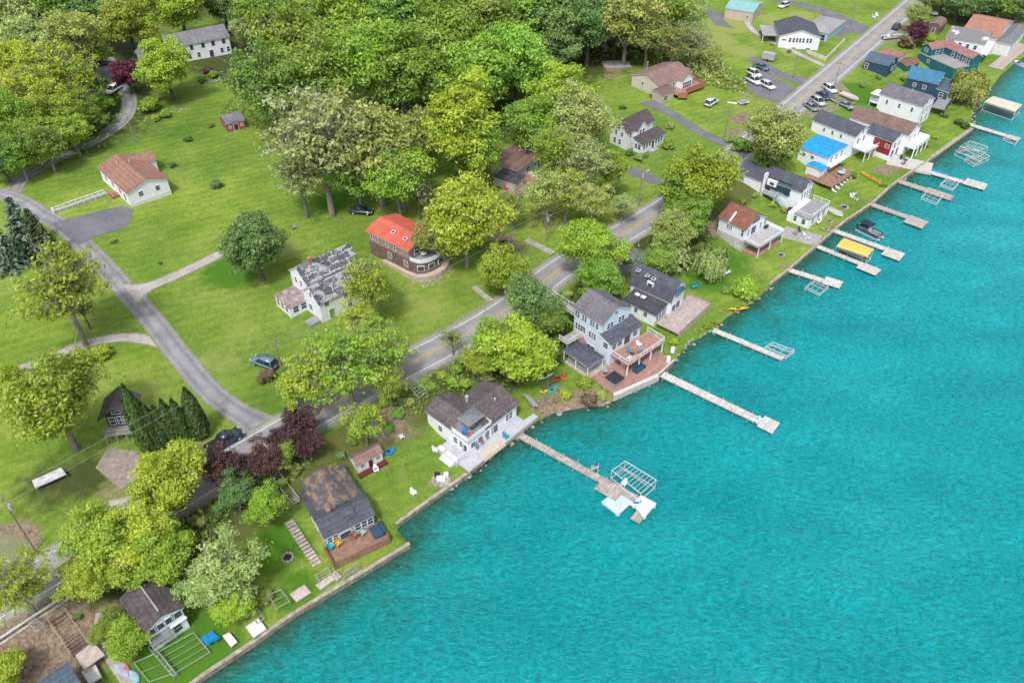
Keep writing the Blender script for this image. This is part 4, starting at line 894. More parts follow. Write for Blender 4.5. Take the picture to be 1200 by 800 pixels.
        if skirt:
            for k in skirt[0]:
                a, b = q[ed[k]], q[(ed[k] + 1) % n]; nr = Vector((-(b - a).y, (b - a).x)).normalized() * .05; u = -.03
                MB().add([(*(a - nr), ground), (*(b - nr), ground), (*(b - nr), z + u), (*(a - nr), z + u), (*(a + nr), ground), (*(b + nr), ground), (*(b + nr), z + u), (*(a + nr), z + u)],
                    [(0, 1, 2, 3), (7, 6, 5, 4), (3, 2, 6, 7), (0, 3, 7, 4), (1, 5, 6, 2)]).build('skirt', skirt[1], d)
        s.dq = q; return d
    def chimney(s, x, y, z0, z1, m=None, w=.55):
        MB().box(x - w / 2, y - w / 2, z0, x + w / 2, y + w / 2, z1).box(x - w / 2 - .07, y - w / 2 - .07, z1 - .15, x + w / 2 + .07, y + w / 2 + .07, z1 + .02).build('chimney', m or plain('chimney_brick', (.22, .11, .08), .9, .3, 4), s.root)
    def vent(s, x, y, z, r=.12, h=.5): MB().tube((x, y, z - .3), (x, y, z + h), r, n=8).tube((x, y, z + h), (x, y, z + h + .06), r * 1.5, n=8).build('roof_vent', METALW, s.root)
    def skylight(s, px, py, z, w=.7, l=.9, slope=0, m=None):
        q = s.loc(px, py, z); o = MB().box(-w / 2, -l / 2, 0, w / 2, l / 2, .12).build('skylight', TRIM, s.root, (q.x, q.y, z)); MB().box(-w * .38, -l * .38, .1, w * .38, l * .38, .14).build('pane', m or GLASS, o)
        o.rotation_euler = (0, slope, 0); return o
HS = {}
# --- lower left cottage
h = House('house', 'white two-storey cottage with a dark brown shingle roof at the lower left shore', (177,737), (215.5,711), 4.9)
h.block([(177,737),(215.5,711),(139,702)], 4.9, 1.1, rm='brown', over=.3)
x0, y0, x1, y1 = h.b; W = x1 - x0
h.win('f', [.16,.38,.62,.84], 3.35, 1.25, 1.15, mull=False).win('f', [.13,.30,.72], .75, 1.15, 1.5).door('f', [.5], mat=DOORW).win('l', [.25,.6,.85], 3.2, .8, 1.1).win('r', [.3,.7], 3.2, .8, 1.1)
MB().prism([(y0 - 1.0, 2.35), (y0 + .02, 2.95), (y0 + .02, 2.8), (y0 - 1.0, 2.2)], 'x', x0 + .1, x0 + W * .55).build('porch_roof', ROOFS['grey'], h.root)
MB().box(x0 - .1, y0 - .35, 2.55, x1 + .1, y0 - .05, 2.68).build('ledge', TRIM, h.root)
MB().box(x0 + W * .49, y0 + .6, 5.5 + .53, x0 + W * .51 + .12, y1, 5.5 + .60).build('ridge_cap', ROOFS['lightgrey'], h.root)
# --- patched roof cottage
h = House('house', 'white cottage with a patched dark and rusty brown roof and a brown wooden deck', (381,630), (440,602), 3.2)
h.block([(381,630),(440,602),(366,607)], 3.2, 1.0, axis='x', rm='slate', over=.3, box=None)
x0, y0, x1, y1 = h.b; W = x1 - x0
h.block(None, 3.2, 1.05, axis='x', rm='slate', over=.3, box=(x0 - .3, y0 - .3, x1 + .3, y0 + 5.3)); x0, y0, x1, y1 = h.b; W = x1 - x0
h.win('f', [.08,.2], 1.3, .7, 1.1).door('f', [.4], mat=GLASS, w=1.7).win('f', [.66,.80,.92], 1.2, .9, 1.3).win('l', [.3,.7], 1.0, .8, 1.2)
d = h.block(None, 3.25, 1.4, axis='y', rm='patched', over=.3, soffit=ROOFS['slate'], box=(x0 + .7, y0 + 3.4, x1 + .1, y0 + 11.4)); h.win('r', [.4,.7], 1.0, .9, 1.2)
h.block(None, 2.9, .4, roof='shed', axis='x', rm='dark', over=.25, box=(x0 - .25, y0 + 5.2, x0 + 1.5, y0 + 9.6)); h.win('l', [.35], .9, 1.6, 1.2, frame=TEALC).door('l', [.75])
h.b = (x0, y0, x1, y1)
dm = MB().box(x0 + W * .47, y0 + .6, 3.1, x0 + W * .67, y0 + 1.6, 3.9).build('dormer', TRIM, h.root); MB().prism([(y0 + .45, 4.0), (y0 + 2.3, 4.42), (y0 + 2.3, 4.3), (y0 + .45, 3.905)], 'x', x0 + W * .455, x0 + W * .685).build('dormer_roof', ROOFS['slate'], dm)
for k in (.53, .61): MB().box(x0 + W * k - .3, y0 + .54, 3.4, x0 + W * k + .3, y0 + .62, 3.8).build('pane', GLASS, dm)
h.chimney(x0 + 2.0, y0 + 3.1, 3.1, 4.7, plain('stove_pipe_brown', (.3, .17, .1), .8))
h.deck([(382,645),(396,662),(455,629),(441,612)], .75, WOODB, 'flr', WOODB, solid=True, h=.75, skirt=('flr', WOODB)); HS['patch'] = h
# --- shed beside it
h = House('shed', 'small white garden shed with a pinkish brown roof and maroon door on the lawn', (420,545), (449.5,529), 2.1, cat='shed')
h.block([(420,545),(449.5,529),(408,535)], 2.1, .75, axis='x', rm='rose', over=.2, wall=OFFWHITE); h.door('f', [.52], .8, 1.75, mat=DOORR).win('f', [.2,.82], .9, .7, .7).win('l', [.5], .9, .6, .7)
MB().box(h.b[0] - .3, h.b[1] - 1.0, -.4, h.b[2] + .3, h.b[1] - .02, .12).build('step', DOORR, h.root); HS['shed'] = h
# --- dark roofed lake house
h = House('house', 'large white lake house with dark brown roofs, a roof terrace and a white waterside deck', (569,503), (609,472.5), 3.4, z=1.0)
h.block([(569,503),(609,472.5),(529,472),(563,448)], 3.4, 1.6, axis='x', rm='mauve', over=.4); X0, Y0, X1, Y1 = h.b
h.win('f', [.7,.8], 1.0, .8, 1.4).door('f', [.16,.3], 1.2, 2.0, mat=GLASS).win('r', [.5], 1.2, 1, 1.2)
h.chimney(X0 + 1.5, Y1 - 2.0, 4.3, 5.6, METALW, .35); h.vent((X0 + X1) / 2 + 1, (Y0 + Y1) / 2 - 1.5, 4.4)
a = h.loc(528, 503, 3.9); b2 = h.loc(493.6, 483, 3.9); c2 = h.loc(537, 479.5, 5.4)
wx0, wx1 = a.x, a.x + 2 * (c2.x - a.x); wy0, wy1 = a.y, max(b2.y, a.y + 5.5)
h.block(None, 3.9, 1.5, axis='y', rm='mauve', over=.35, box=(wx0, wy0, wx1, wy1)); h.win('l', [.55], 1.2, .9, 1.2)
bx0, bx1 = h.b[0], h.b[2]; t1 = h.loc(545, 521, 3.2); fy = t1.y
MB().box(bx0, fy, -2, bx1, wy0 + .34, 3.0).build('wall', WHITE, h.root); h.b = (bx0, fy, bx1, wy0 + .3)
h.win('l', [.25,.6], 1.0, .9, 1.3).door('l', [.8], mat=GLASS).win('f', [.2,.5,.8], 1.3, 1.0, 1.1)
d = MB().box(bx0 - .1, fy - .1, 3.004, bx1 + .1, wy0 + .3, 3.16).build('roof_terrace', FURN, h.root)
h.rail([(bx0, wy0 + .2), (bx0, fy), (bx1, fy), (bx1, wy0 + .2)], 3.16, d, TRIM, solid=True, h=.9)
HS['lake'] = h; HS['terr'] = (bx0, fy, bx1, wy0)
q0 = h.loc(550, 553, .5); q1 = h.loc(631, 488, .5); q2 = h.loc(600, 480, .5)
d = MB().flatpoly([(q0.x + .1, q0.y), (q1.x, q1.y), (q1.x, q1.y + 1.1), (X1 + .1, q1.y + 1.3), (X1, Y0 - .06), (bx1 + .06, Y0 - .06), (bx1 + .06, fy - .06), (q0.x + .1, fy - .06)], .1, .5).build('deck', plain('pale_grey_decking', (.47, .49, .53), .6, .1, 1, stripe=(0, 3, .15)), h.root)
for k in range(7): p = q0.lerp(q1, k / 6); MB().box(p.x + .05, p.y + .12, -2.0, p.x + .25, p.y + .35, .098).build('post', WOODT, d)
MB().flatpoly([(q0.x + .06, q0.y - .04), (q1.x, q1.y - .04), (q1.x, q1.y - .10), (q0.x + .06, q0.y - .10)], -.1, .72).build('kickboard', WOODP, d)
d2 = MB().box(bx0 - 2.8, fy - .2, -.5, bx0 - .06, fy + 4.6, .6).build('side_deck', MATS['pale_grey_decking'], h.root)
MB().box(bx0 - 2.75, fy + 3.2, .605, bx0 - 2.1, fy + 4.5, 1.05).box(bx0 - 2.75, fy + .1, .605, bx0 - 2.25, fy + 2.6, 1.1).build('bench', TRIM, d2); h.rail([(bx0 - 2.75, fy - .1), (bx0 - .1, fy - .1)], .6, d2)
st = MB()
for k in range(3): st.box(bx0 - 3.1 - k * .3, fy + .5, -.5, bx0 - 2.82 - k * .3, fy + 3.2, .4 - k * .17)
st.build('steps', WHITE, h.root)
# --- tall pale blue house
h = House('house', 'tall three-storey pale blue house with a lilac-grey gable roof and stacked decks', (706.8,380.6), (740.6,360), 8.6, z=1.0)
h.block([(706.8,380.6),(740.6,360),(671,359)], 8.6, 2.3, rm='lilac', wall=BLUEWHITE, over=.3); X0, Y0, X1, Y1 = h.b
h.win('l', [.08,.15,.34,.41,.63,.70,.84], 6.7, .55, 1.2, frame=BLUEWHITE).win('l', [.12,.2,.3,.4,.62,.7,.78], 3.9, .6, 1.4).win('l', [.6,.75], .9, .9, 1.2).win('f', [.25,.36,.66,.77], 6.4, .8, 1.3).win('f', [.5], 8.9, .7, .8).win('r', [.3,.6], 6.2, .8, 1.2)
pa = h.loc(720, 402, 5.4); pb = h.loc(753.7, 380.6, 5.4)
h.block(None, 5.4, 1.0, roof='shed', axis='x', rm='slate', wall=BLUEWHITE, over=.3, box=(X0 - .2, pa.y, max(X1 + .4, pb.x), Y0 + .3)); h.win('f', [.12,.3,.82], 3.6, 1.2, 1.2).door('f', [.55], 1.7, 2.1, 2.9, mat=GLASS).win('l', [.5], 3.6, 1.1, 1.2)
ex0, ey0, ex1 = h.b[0], h.b[1], h.b[2]
q = [h.loc(a, b, 2.8) for a, b in [(724,410),(741,425),(776,400)]]
d = MB().flatpoly([(ex0 + .2, ey0 - .05), (ex0 + .2, q[1].y), (max(ex1, q[2].x) + .3, q[1].y), (max(ex1, q[2].x) + .3, ey0 - .05)], 2.55, 2.8).build('balcony', WOODR, h.root); rx1 = max(ex1, q[2].x) + .3; ry = q[1].y
h.rail([(ex0 + .2, ey0 - .1), (ex0 + .2, ry), (rx1, ry), (rx1, ey0 - .1)], 2.8, d, TRIM)
for k in range(4): px_ = ex0 + .35 + (rx1 - ex0 - .5) * k / 3; MB().box(px_ - .1, ry + .1, -.3, px_ + .1, ry + .3, 2.54).build('post', TRIM, d)
HS['tall'] = h; HS['balc'] = (ex0, ry, rx1, ey0)
q = [h.loc(a, b, .15) for a, b in [(692,441),(719,463),(771,440),(790,423),(775,412)]]
d = MB().flatpoly([q[0], q[1], q[2], q[3], (q[4].x, ey0), (q[0].x, ey0)], -1.2, .15).build('patio_deck', WOODR, h.root); h.rail([q[1], q[2], q[3]], .15, d, TRIM, solid=True, h=.45)
MB().flatpoly([q[1] + Vector((0, -.05)), q[2] + Vector((0, -.05)), q[2] + Vector((0, -.35)), q[1] + Vector((0, -.35))], -2.0, .30).build('seawall', plain('pale_boards', (.58, .53, .51), .7, .12, 1, stripe=(0, 2, .2)), d)
sb = [h.loc(a, b, 6.0) for a, b in [(655,352),(672,368)]]
d = MB().box(X0 - 4.2, Y1 - 2.6, 3.1, X0 - .06, Y1 - .4, 3.3).build('side_deck', GREYW, h.root); h.rail([(X0 - .1, Y1 - 2.6), (X0 - 4.2, Y1 - 2.6), (X0 - 4.2, Y1 - .4)], 3.3, d, TRIM)
for u in (X0 - 4.1, X0 - 2): MB().box(u - .08, Y1 - 2.5, -.5, u + .08, Y1 - 2.3, 3.09).build('post', GREYW, d)
st = MB()
for k in range(9): st.box(X0 - 1.5, Y1 - 2.9 - k * .33, 3.05 - k * .33, X0 - .2, Y1 - 2.6 - k * .33, 3.12 - k * .33)
st.tube((X0 - 1.5, Y1 - 2.6, 4.1), (X0 - 1.5, Y1 - 5.7, 1.1), .05, n=4).build('stairs', WOODR, h.root)
MB().box(X0 + .6, Y1 + .02, 5.6, X0 + 2.2, Y1 + 9, 5.78).build('entry_bridge', GREYW, h.root)
br = [o for o in h.root.children if o.name.startswith('entry_bridge')][0]; h.rail([(X0 + .6, Y1 + .1), (X0 + .6, Y1 + 9)], 5.78, br, TRIM); h.rail([(X0 + 2.2, Y1 + .1), (X0 + 2.2, Y1 + 9)], 5.78, br, TRIM)
# carport pavilion
h2 = House('pavilion', 'open patio pavilion with a dark slate roof beside the tall pale blue house', (691.8,429.5), (705,415.5), 2.6, z=1.0, cat='pavilion'); h2.rz = h.rz; h2.root.rotation_euler = (0, 0, h.rz); h2.c, h2.s = h.c, h.s
h2.block([(691.8,429.5),(705,415.5),(661,411.5),(675,400)], 2.6, .7, roof='hip', rm='slate', open_=True, over=.3); x0, y0, x1, y1 = h2.b
for a, b in ((x0, y0), (x1, y0), (x0, y1), (x1, y1), (x0, (y0 + y1) / 2)): MB().box(a - .08, b - .08, -.4, a + .08, b + .08, 2.43).build('post', TRIM, h2.root)
MB().box(x0 - .3, y0 - .6, -.6, x1 + .8, y1, .10).build('floor_slab', CONC, h2.root); MB().box(x0 + .4, y0 + .8, .105, x1 - .3, y1 - .5, 1.0).build('counter', FURN, h2.root)
# --- gambrel house
h = House('house', 'gambrel-roofed dark shingle house with a rounded white front and a big wooden lake deck', (787,355), (804.5,340), 3.7, z=1.3)
h.block([(787,355),(804.5,340),(737,332)], 3.7, 3.7, roof='gambrel', rm='slate', over=.3); X0, Y0, X1, Y1 = h.b
h.win('f', [.32,.5,.68], 3.9, .7, 1.4).win('f', [.5], 5.9, .6, .6).door('f', [.3,.6], 1.5, 2.1, mat=GLASS)
aw = MB().add([(X0 + .8 + (X1 - X0 - 1.6) * k / 6, Y0 - .9, 4.9 + .35 * math.sin(math.pi * k / 6)) for k in range(7)] + [(X0 + .8 + (X1 - X0 - 1.6) * k / 6, Y0 - .02, 5.3 + .5 * math.sin(math.pi * k / 6)) for k in range(7)], [(k, k + 1, k + 8, k + 7) for k in range(6)]).build('awning', plain('teal_awning', (.03, .10, .14), .7), h.root)
h.block(None, 2.5, .55, roof='shed', axis='y', rm='dark', over=.3, box=(X0 - 4.4, Y0 + .5, X0 + .25, Y1 - 1)); h.win('f', [.2,.45,.7,.9], .7, .75, 1.5, frame=TRIM).win('l', [.06,.16], .9, 1.0, 1.1).win('l', [.4,.7], .9, .8, 1.1)
h.block(None, 4.2, .3, roof='shedr', axis='y', rm='lilac', over=.2, box=(X1 - .6, Y0 + 1.2, X1 + 1.4, Y0 + 6.5)); h.win('f', [.5], 2.2, .7, 1.1).win('r', [.3,.6], 2.2, .7, 1.1)
h.b = (X0, Y0, X1, Y1)
for k, (a, b) in enumerate([(748,317),(759,323),(766,327)]): h.skylight(a, b, 6.9, .7, .8, -.3)
h.skylight(747, 345, 2.95, .8, 1.0, -.12, plain('white_board', (.6, .6, .6))); h.skylight(754, 348, 2.9, .8, 1.0, -.12, plain('white_board', (.6, .6, .6)))
dm = MB().box(X0 + .2, Y0 + 4.5, 4.4, X0 + 1.4, Y0 + 6.0, 5.8).build('dormer', TRIM, h.root); MB().box(X0 + .16, Y0 + 4.75, 4.65, X0 + .24, Y0 + 5.75, 5.5).build('pane', GLASS, dm)
h.deck([(773,375),(791,389),(829,361),(806,346)], .6, WOODP, 'fr', WOODP, ground=-2.4, skirt=('fr', WOODP), h=.5, solid=True)
# --- white house, brown roof
h = House('house', 'white house with a warm brown roof and a white flat-topped porch facing the lake', (874,270), (900,254), 5.6, z=1.0)
h.block([(874,270),(900,254),(842,254)], 5.6, 2.4, rm='rust', over=.35, base=(2.6, GREYF)); X0, Y0, X1, Y1 = h.b
h.win('f', [.2,.8], 3.3, .55, 1.6).door('f', [.45], 1.8, 2.0, 3.0, mat=GLASS).win('f', [.38,.5,.62], 5.9, .65, 1.1, frame=plain('blue_grey_shutter', (.16, .27, .36))).win('l', [.36,.42,.48], 3.9, .45, .9).win('l', [.93], 3.6, .5, 1.6).win('l', [.82], .7, .7, 1.2)
MB().prism([(X0 - .4, 5.5), (X0 + 2.0, 7.4), (X0 + 2.0, 7.1), (X0 - .4, 5.2)], 'y', Y0 + 4, Y0 + 4.4).build('dormer_wall', TRIM, h.root)
d = h.deck([(873,278),(890,289.5),(915.5,270),(897,262)], 2.7, plain('grey_flat_roof', (.40, .39, .40), .8, .15), 'flr', TRIM, t=.5, solid=True, h=.7); q = h.dq
MB().flatpoly([q[0], q[1], q[2], q[3]], -.6, .06).build('porch_floor', WOODR, h.root)
m_ = q[0].lerp(q[1], .5); MB().box(m_.x - .1, m_.y - .02, -.5, m_.x + .1, m_.y + .18, 2.18).build('post', TRIM, d)
MB().box(q[1].x - 2.2, Y0 - .7, 2.72, q[1].x - 1.0, Y0 - .2, 3.3).build('planter', DARKM, h.root)
# --- long white house with slate roof
h = House('house', 'long white house with a slate roof, dark teal mansard panel and small glazed porch', (940,226), (955,215), 5.4, z=1.0)
h.block([(940,226),(955,215),(896,207)], 5.4, 2.2, rm='slate', over=.3); X0, Y0, X1, Y1 = h.b
h.win('f', [.36,.62], 5.4, .7, 1.3).win('f', [.15,.4,.62,.85], 2.9, .65, 1.6).win('l', [.62,.67,.72], 3.0, .4, 1.0)
MB().prism([(X0 - .75, 3.9), (X0 + .3, 6.05), (X0 + .3, 5.7), (X0 - .75, 3.7)], 'y', Y0 + 2.6, Y1 - .5).build('mansard_panel', DTEAL, h.root)
dm = MB().box(X0 - .72, Y0 + 6.2, 4.4, X0 + .5, Y0 + 8.6, 5.75).build('dormer', TRIM, h.root); MB().box(X0 - .76, Y0 + 6.8, 4.7, X0 - .70, Y0 + 7.9, 5.4).build('pane', GLASS, dm)
e = h.loc(866, 201, 4.8); ey = max(e.y, Y1 + 5)
h.block(None, 5.2, 2.0, rm='slate', over=.3, box=(X0 - 1.6, Y1 - .4, X1 - .2, ey)); h.win('f', [.12], 4.2, .5, .8); h.b = (X0, Y0, X1, Y1)
MB().box(X0 - 1.5, Y1 - .9, -1, X0 - .05, Y1 - .5, 7.2).build('fire_wall', WHITE, h.root)
d = MB().box(X0 - 1.9, Y1 - 4.6, 2.4, X0 - .06, Y1 - 1.0, 2.6).build('side_balcony', FURN, h.root); h.rail([(X0 - .1, Y1 - 4.6), (X0 - 1.9, Y1 - 4.6), (X0 - 1.9, Y1 - 1.0)], 2.6, d, TRIM); h.door('l', [.13], 1.6, 2.0, 2.6, mat=GLASS)
for k in (0, 1): MB().box(X0 - 1.85, Y1 - 4.5 + 3.3 * k, -1, X0 - 1.7, Y1 - 4.35 + 3.3 * k, 2.39).build('post', TRIM, d)
st = MB()
for k in range(8): st.box(X0 - 1.7, Y1 - 4.95 - k * .32, 2.3 - k * .3, X0 - .4, Y1 - 4.65 - k * .32, 2.37 - k * .3)
st.tube((X0 - 1.7, Y1 - 4.7, 3.4), (X0 - 1.7, Y1 - 7.3, 1.0), .05, n=4).build('stairs', LBLUE, h.root)
d = h.deck([(937,246),(950,257),(966,239),(953,233)], 2.5, FURN, 'flr', TRIM, t=.35); q = h.dq
h.b = (q[0].x + .15, q[0].y + .15, q[2].x - .15, Y0); MB().box(h.b[0], h.b[1], -.5, h.b[2], Y0, 2.14).build('wall', WHITE, h.root); h.win('f', [.2,.5,.8], .5, 1.0, 1.3).win('l', [.35,.75], .5, .9, 1.3)
# --- blue tarp house
h = House('house', 'white house half covered by a bright blue roof tarpaulin, with a brown deck', (971,185), (995,170), 5.4, z=1.2)
h.block([(971,185),(995,170),(945,166)], 5.4, .5, roof='gable', rm='blue', over=.35, t=.08); X0, Y0, X1, Y1 = h.b
h.win('f', [.25,.5,.78], 3.1, .9, 1.4).door('f', [.5], 1.5, 2.0, .1, mat=GLASS).win('f', [.2,.8], .6, .8, 1.2).win('l', [.2,.5], 3.4, .9, .8)
h.block(None, 2.7, .55, roof='barrel', axis='x', rm='blue', over=.3, t=.06, box=(X0 - 3.2, Y0 - .6, X0 - .05, Y0 + 3.9)); h.b = (X0, Y0, X1, Y1)
h.deck([(945,205),(975,219.5),(998,200)], .8, WOODB, '', WOODB, ground=-2); q = h.dq; HS['tarp'] = h
d = MB().box(X0 + .5, Y0 - 1.5, 2.7, X1 - .2, Y0 - .06, 2.85).build('balcony', WHITE, h.root); h.rail([(X0 + .5, Y0 - 1.5), (X1 - .2, Y0 - 1.5)], 2.85, d, TRIM)
# --- charcoal roofed white house
h = House('house', 'white house with a charcoal gable roof and white raised deck beside the blue tarpaulin', (1004,160), (1018,153), 5.6, z=1.2)
h.block([(1004,160),(1018,150),(951,140)], 5.6, 1.9, rm='slate', over=.3); X0, Y0, X1, Y1 = h.b
h.win('f', [.5], 5.4, .7, 1.2).win('f', [.3,.7], 2.9, 1.0, 1.5).win('l', [.3,.5,.7], 3.6, .6, 1.0)
d = MB().box(X0 - .3, Y0 - 4.2, 2.4, X1 + .8, Y0 - .06, 2.6).build('deck', plain('white_decking', (.66, .66, .66), .6, .08, 1, stripe=(0, 3, .12)), h.root); h.rail([(X0 - .3, Y0 - .1), (X0 - .3, Y0 - 4.15), (X1 + .8, Y0 - 4.15), (X1 + .8, Y0 - .1)], 2.6, d, TRIM)
for k in range(4): u = X0 - .2 + (X1 - X0 + .8) * k / 3; MB().box(u - .09, Y0 - 4.1, -1.5, u + .09, Y0 - 3.92, 2.39).build('post', TRIM, d)
HS['char'] = h
h = House('house', 'narrow house with a red side wall, white gable and charcoal roof beside the pinkish-roofed one', (1047,167), (1061,159), 5.0, z=1.2)
h.block([(1047,167),(1061,158),(1014,154)], 5.0, 1.7, rm='slate', over=.3); h.panel('red_wall', 'l', .35, 1.0, 1.0, 4.65, REDS); h.win('l', [.86], 2.9, 1.0, .9, out=.1).win('f', [.3,.7], 2.7, .9, 1.4).win('f', [.5], 5.1, .7, .8).door('f', [.3,.7], 1.3, 2.0, mat=GLASS)
# --- pinkish brown roof
h = House('house', 'white house with a long pinkish brown roof and white stacked porches facing the lawn', (1065,159), (1080,148), 5.6, z=1.2)
h.block([(1065,159),(1081,147),(1002,132)], 5.6, 2.0, rm='wood', over=.3); X0, Y0, X1, Y1 = h.b
h.win('f', [.25,.5,.75], 5.4, .6, 1.0).win('f', [.3,.7], 2.9, 1.1, 1.5)
d = MB().box(X0 - .2, Y0 - 3.0, 2.4, X1 + .6, Y0 - .06, 2.6).build('deck', WHITE, h.root); h.rail([(X0 - .2, Y0 - .1), (X0 - .2, Y0 - 2.95), (X1 + .6, Y0 - 2.95), (X1 + .6, Y0 - .1)], 2.6, d, TRIM, solid=True, h=.85)
for k in range(4): u = X0 - .1 + (X1 - X0 + .6) * k / 3; MB().box(u - .12, Y0 - 2.9, -1.5, u + .12, Y0 - 2.66, 2.39).build('post', TRIM, d)
_ = h; h.door('f', [.3,.7], 1.2, 2.0, .1, mat=GLASS)
# --- white, dark grey roof
h = House('house', 'white two-storey house with a dark grey roof and white rear porch before the navy house', (1082,125), (1096,116), 5.8, z=1.2)
h.block([(1082,125),(1096,115),(1034,107)], 5.8, 2.1, rm='lilac', over=.3); X0, Y0, X1, Y1 = h.b
h.win('f', [.35,.65], 5.8, .7, 1.2).win('f', [.2,.5,.8], 3.1, .7, 1.4).win('f', [.3,.7], .5, .9, 1.5).win('l', [.2,.5,.8], 3.3, .6, 1.2)
MB().box((X0 + X1) / 2 - .8, Y0 + 5, 7.2, (X0 + X1) / 2 - .7, Y0 + 5.1, 8.6).build('roof_pipe', METALW, h.root)
d = MB().box(X0 - .4, Y1 + .02, 2.6, X0 + 3.6, Y1 + 2.4, 2.8).build('porch', WHITE, h.root); h.rail([(X0 - .4, Y1 + .1), (X0 - .4, Y1 + 2.4), (X0 + 3.6, Y1 + 2.4)], 2.8, d)
for k in (X0 - .3, X0 + 3.5): MB().box(k - .08, Y1 + 2.2, -1, k + .08, Y1 + 2.36, 2.59).build('post', TRIM, d)
MB().box(X0 - .6, Y1 + .01, 5.0, X0 + 3.8, Y1 + 2.6, 5.15).build('porch_roof', TRIM, h.root)
# --- navy house
h = House('house', 'navy blue house with a bright steel-blue metal roof beside the big willow', (1100.5,99), (1110,87), 6.0, z=1.2)
h.block([(1100.5,99),(1110,87),(1064.5,87)], 6.0, 2.0, rm='bluem', wall=NAVY, over=.3, soffit=LBLUE); X0, Y0, X1, Y1 = h.b
h.win('l', [.3], 3.8, .9, .9).win('l', [.62], 3.6, .9, 1.1).win('f', [.4,.7], 5.6, .7, 1.0)
h.block(None, 4.3, .5, roof='shed', axis='x', rm='steel', wall=NAVY, over=.3, box=(X0 - .3, Y0 - 3.6, X1 + .3, Y0 + .25)); h.win('f', [.2,.5,.8], 2.2, 1.0, 1.5).win('l', [.5], 2.2, 1, 1.4)
d = h.deck([(1093,124),(1104,128),(1119,113),(1112,106)], 1.9, FURN, 'fr', DARKM, ground=-1); MB().box(X0 + .5, Y0 - 3.9, .1, X1 - .5, Y0 - 3.4, 1.6).build('dark_opening', DARKM, h.root)
# --- navy garage
h = House('garage', 'navy blue garage with a slate-blue roof right beside the main road', (1042,77), (1054,68), 4.0, cat='garage')
h.block([(1042,77),(1054.5,68),(1014.5,68.5)], 4.0, 1.4, rm='steel', wall=NAVY, over=.25, soffit=LBLUE); h.win('f', [.5], 1.2, .8, 1.2).win('f', [.5], 3.5, .6, .7).win('l', [.12], 1.4, .9, 1.6).door('f', [.8])
h = House('shed', 'low shed with a pinkish roof and pale blue gable behind the navy garage', (1056,68), (1062,63), 3.0, cat='shed')
h.block([(1056,68),(1062.5,62.5),(1032,61)], 3.0, .9, rm='pink', wall=LBLUE, over=.2); h.win('f', [.5], 1.2, .8, .9)
h = House('shed', 'tiny rust-roofed shed between the navy garage and the teal house', (1062,77), (1079,72), 2.4, cat='shed')
h.block([(1062,77),(1079,72.5),(1055,70)], 2.4, .7, rm='rust', wall=TEALS, over=.2, axis='x'); h.win('f', [.5], .9, .8, .8)
# --- teal house
h = House('house', 'teal house with an L-shaped pink roof around a pale grey roof terrace', (1097,70), (1119,80), 4.6, z=1.4)
h.block([(1083,60),(1119,80),(1131,67)], 3.2, .01, roof='flat', rm='lightgrey', wall=TEALS, over=.1, soffit=TRIM); X0, Y0, X1, Y1 = h.b
h.block(None, 5.6, 1.3, axis='y', rm='pink', wall=TEALS, over=.3, box=(X0 - .2, Y0 - .1, X0 + 4.4, Y1 + .1), z0=3.0); h.win('f', [.5], 4.0, 1.2, 1.0).win('r', [.3,.6], 3.6, 1.4, 1.6); h.block(None, 5.6, 1.2, axis='x', rm='pink', wall=TEALS, over=.3, box=(X0 + 3.5, Y1 - 4.4, X1 + .4, Y1 + .15), z0=3.0); h.win('f', [.35,.55,.75,.9], 3.5, 1.0, 1.6)
h.b = (X0, Y0, X1, Y1); h.win('f', [.3], 1.2, .9, .9)
# --- dark grey roof with white patches
h = House('house', 'house with a weathered dark grey roof with white patches and a white lakeside front', (1155,52), (1163,40), 5.6, z=1.4)
h.block([(1155,52),(1163,39),(1110,41)], 5.6, 2.0, rm='whitepatch', wall=WHITE, over=.3); h.win('f', [.3,.7], 3.0, 1, 1.5).win('f', [.5], 5.6, .8, 1).win('l', [.2,.4,.6,.8], 3.2, .9, 1.3).win('f', [.3,.7], .4, 1.0, 1.6); HS['wp'] = h
MB().box(h.b[0] - 1.6, h.b[1] - 2.0, 2.6, h.b[2], h.b[1] - .02, 2.8).build('balcony', WHITE, h.root)
# --- salmon roof
h = House('house', 'house with a big salmon-coloured roof and cream lakeside front at the far end', (1168,46), (1180,33), 4.6, z=1.5)
h.block([(1166,46),(1181,34),(1134,30),(1150,17)], 4.6, 3.0, roof='gable', rm='salmon', wall=OFFWHITE, over=.4); X0, Y0, X1, Y1 = h.b; h.win('f', [.3,.6,.85], 1.2, 1, 1.4).win('f', [.5], 4.0, .9, 1.0)
h.block(None, 3.4, 1.0, roof='hip', rm='grey', wall=OFFWHITE, over=.3, box=(X0 + 1, Y0 - 5, X1 + 1, Y0 + .3)); h.win('f', [.25,.5,.75], 1.0, 1, 1.4)
h = House('shed', 'small barrel-roofed hut with a rosy round roof and dark end', (1103,33), (1110,26), 2.6, cat='shed')
h.block(None, 2.6, 1.6, roof='barrel', axis='x', rm='rose', wall=BROWNS, over=.2, box=(0, 0, 7.5, 4.5)); h.win('l', [.5], .6, 1.0, 1.4)
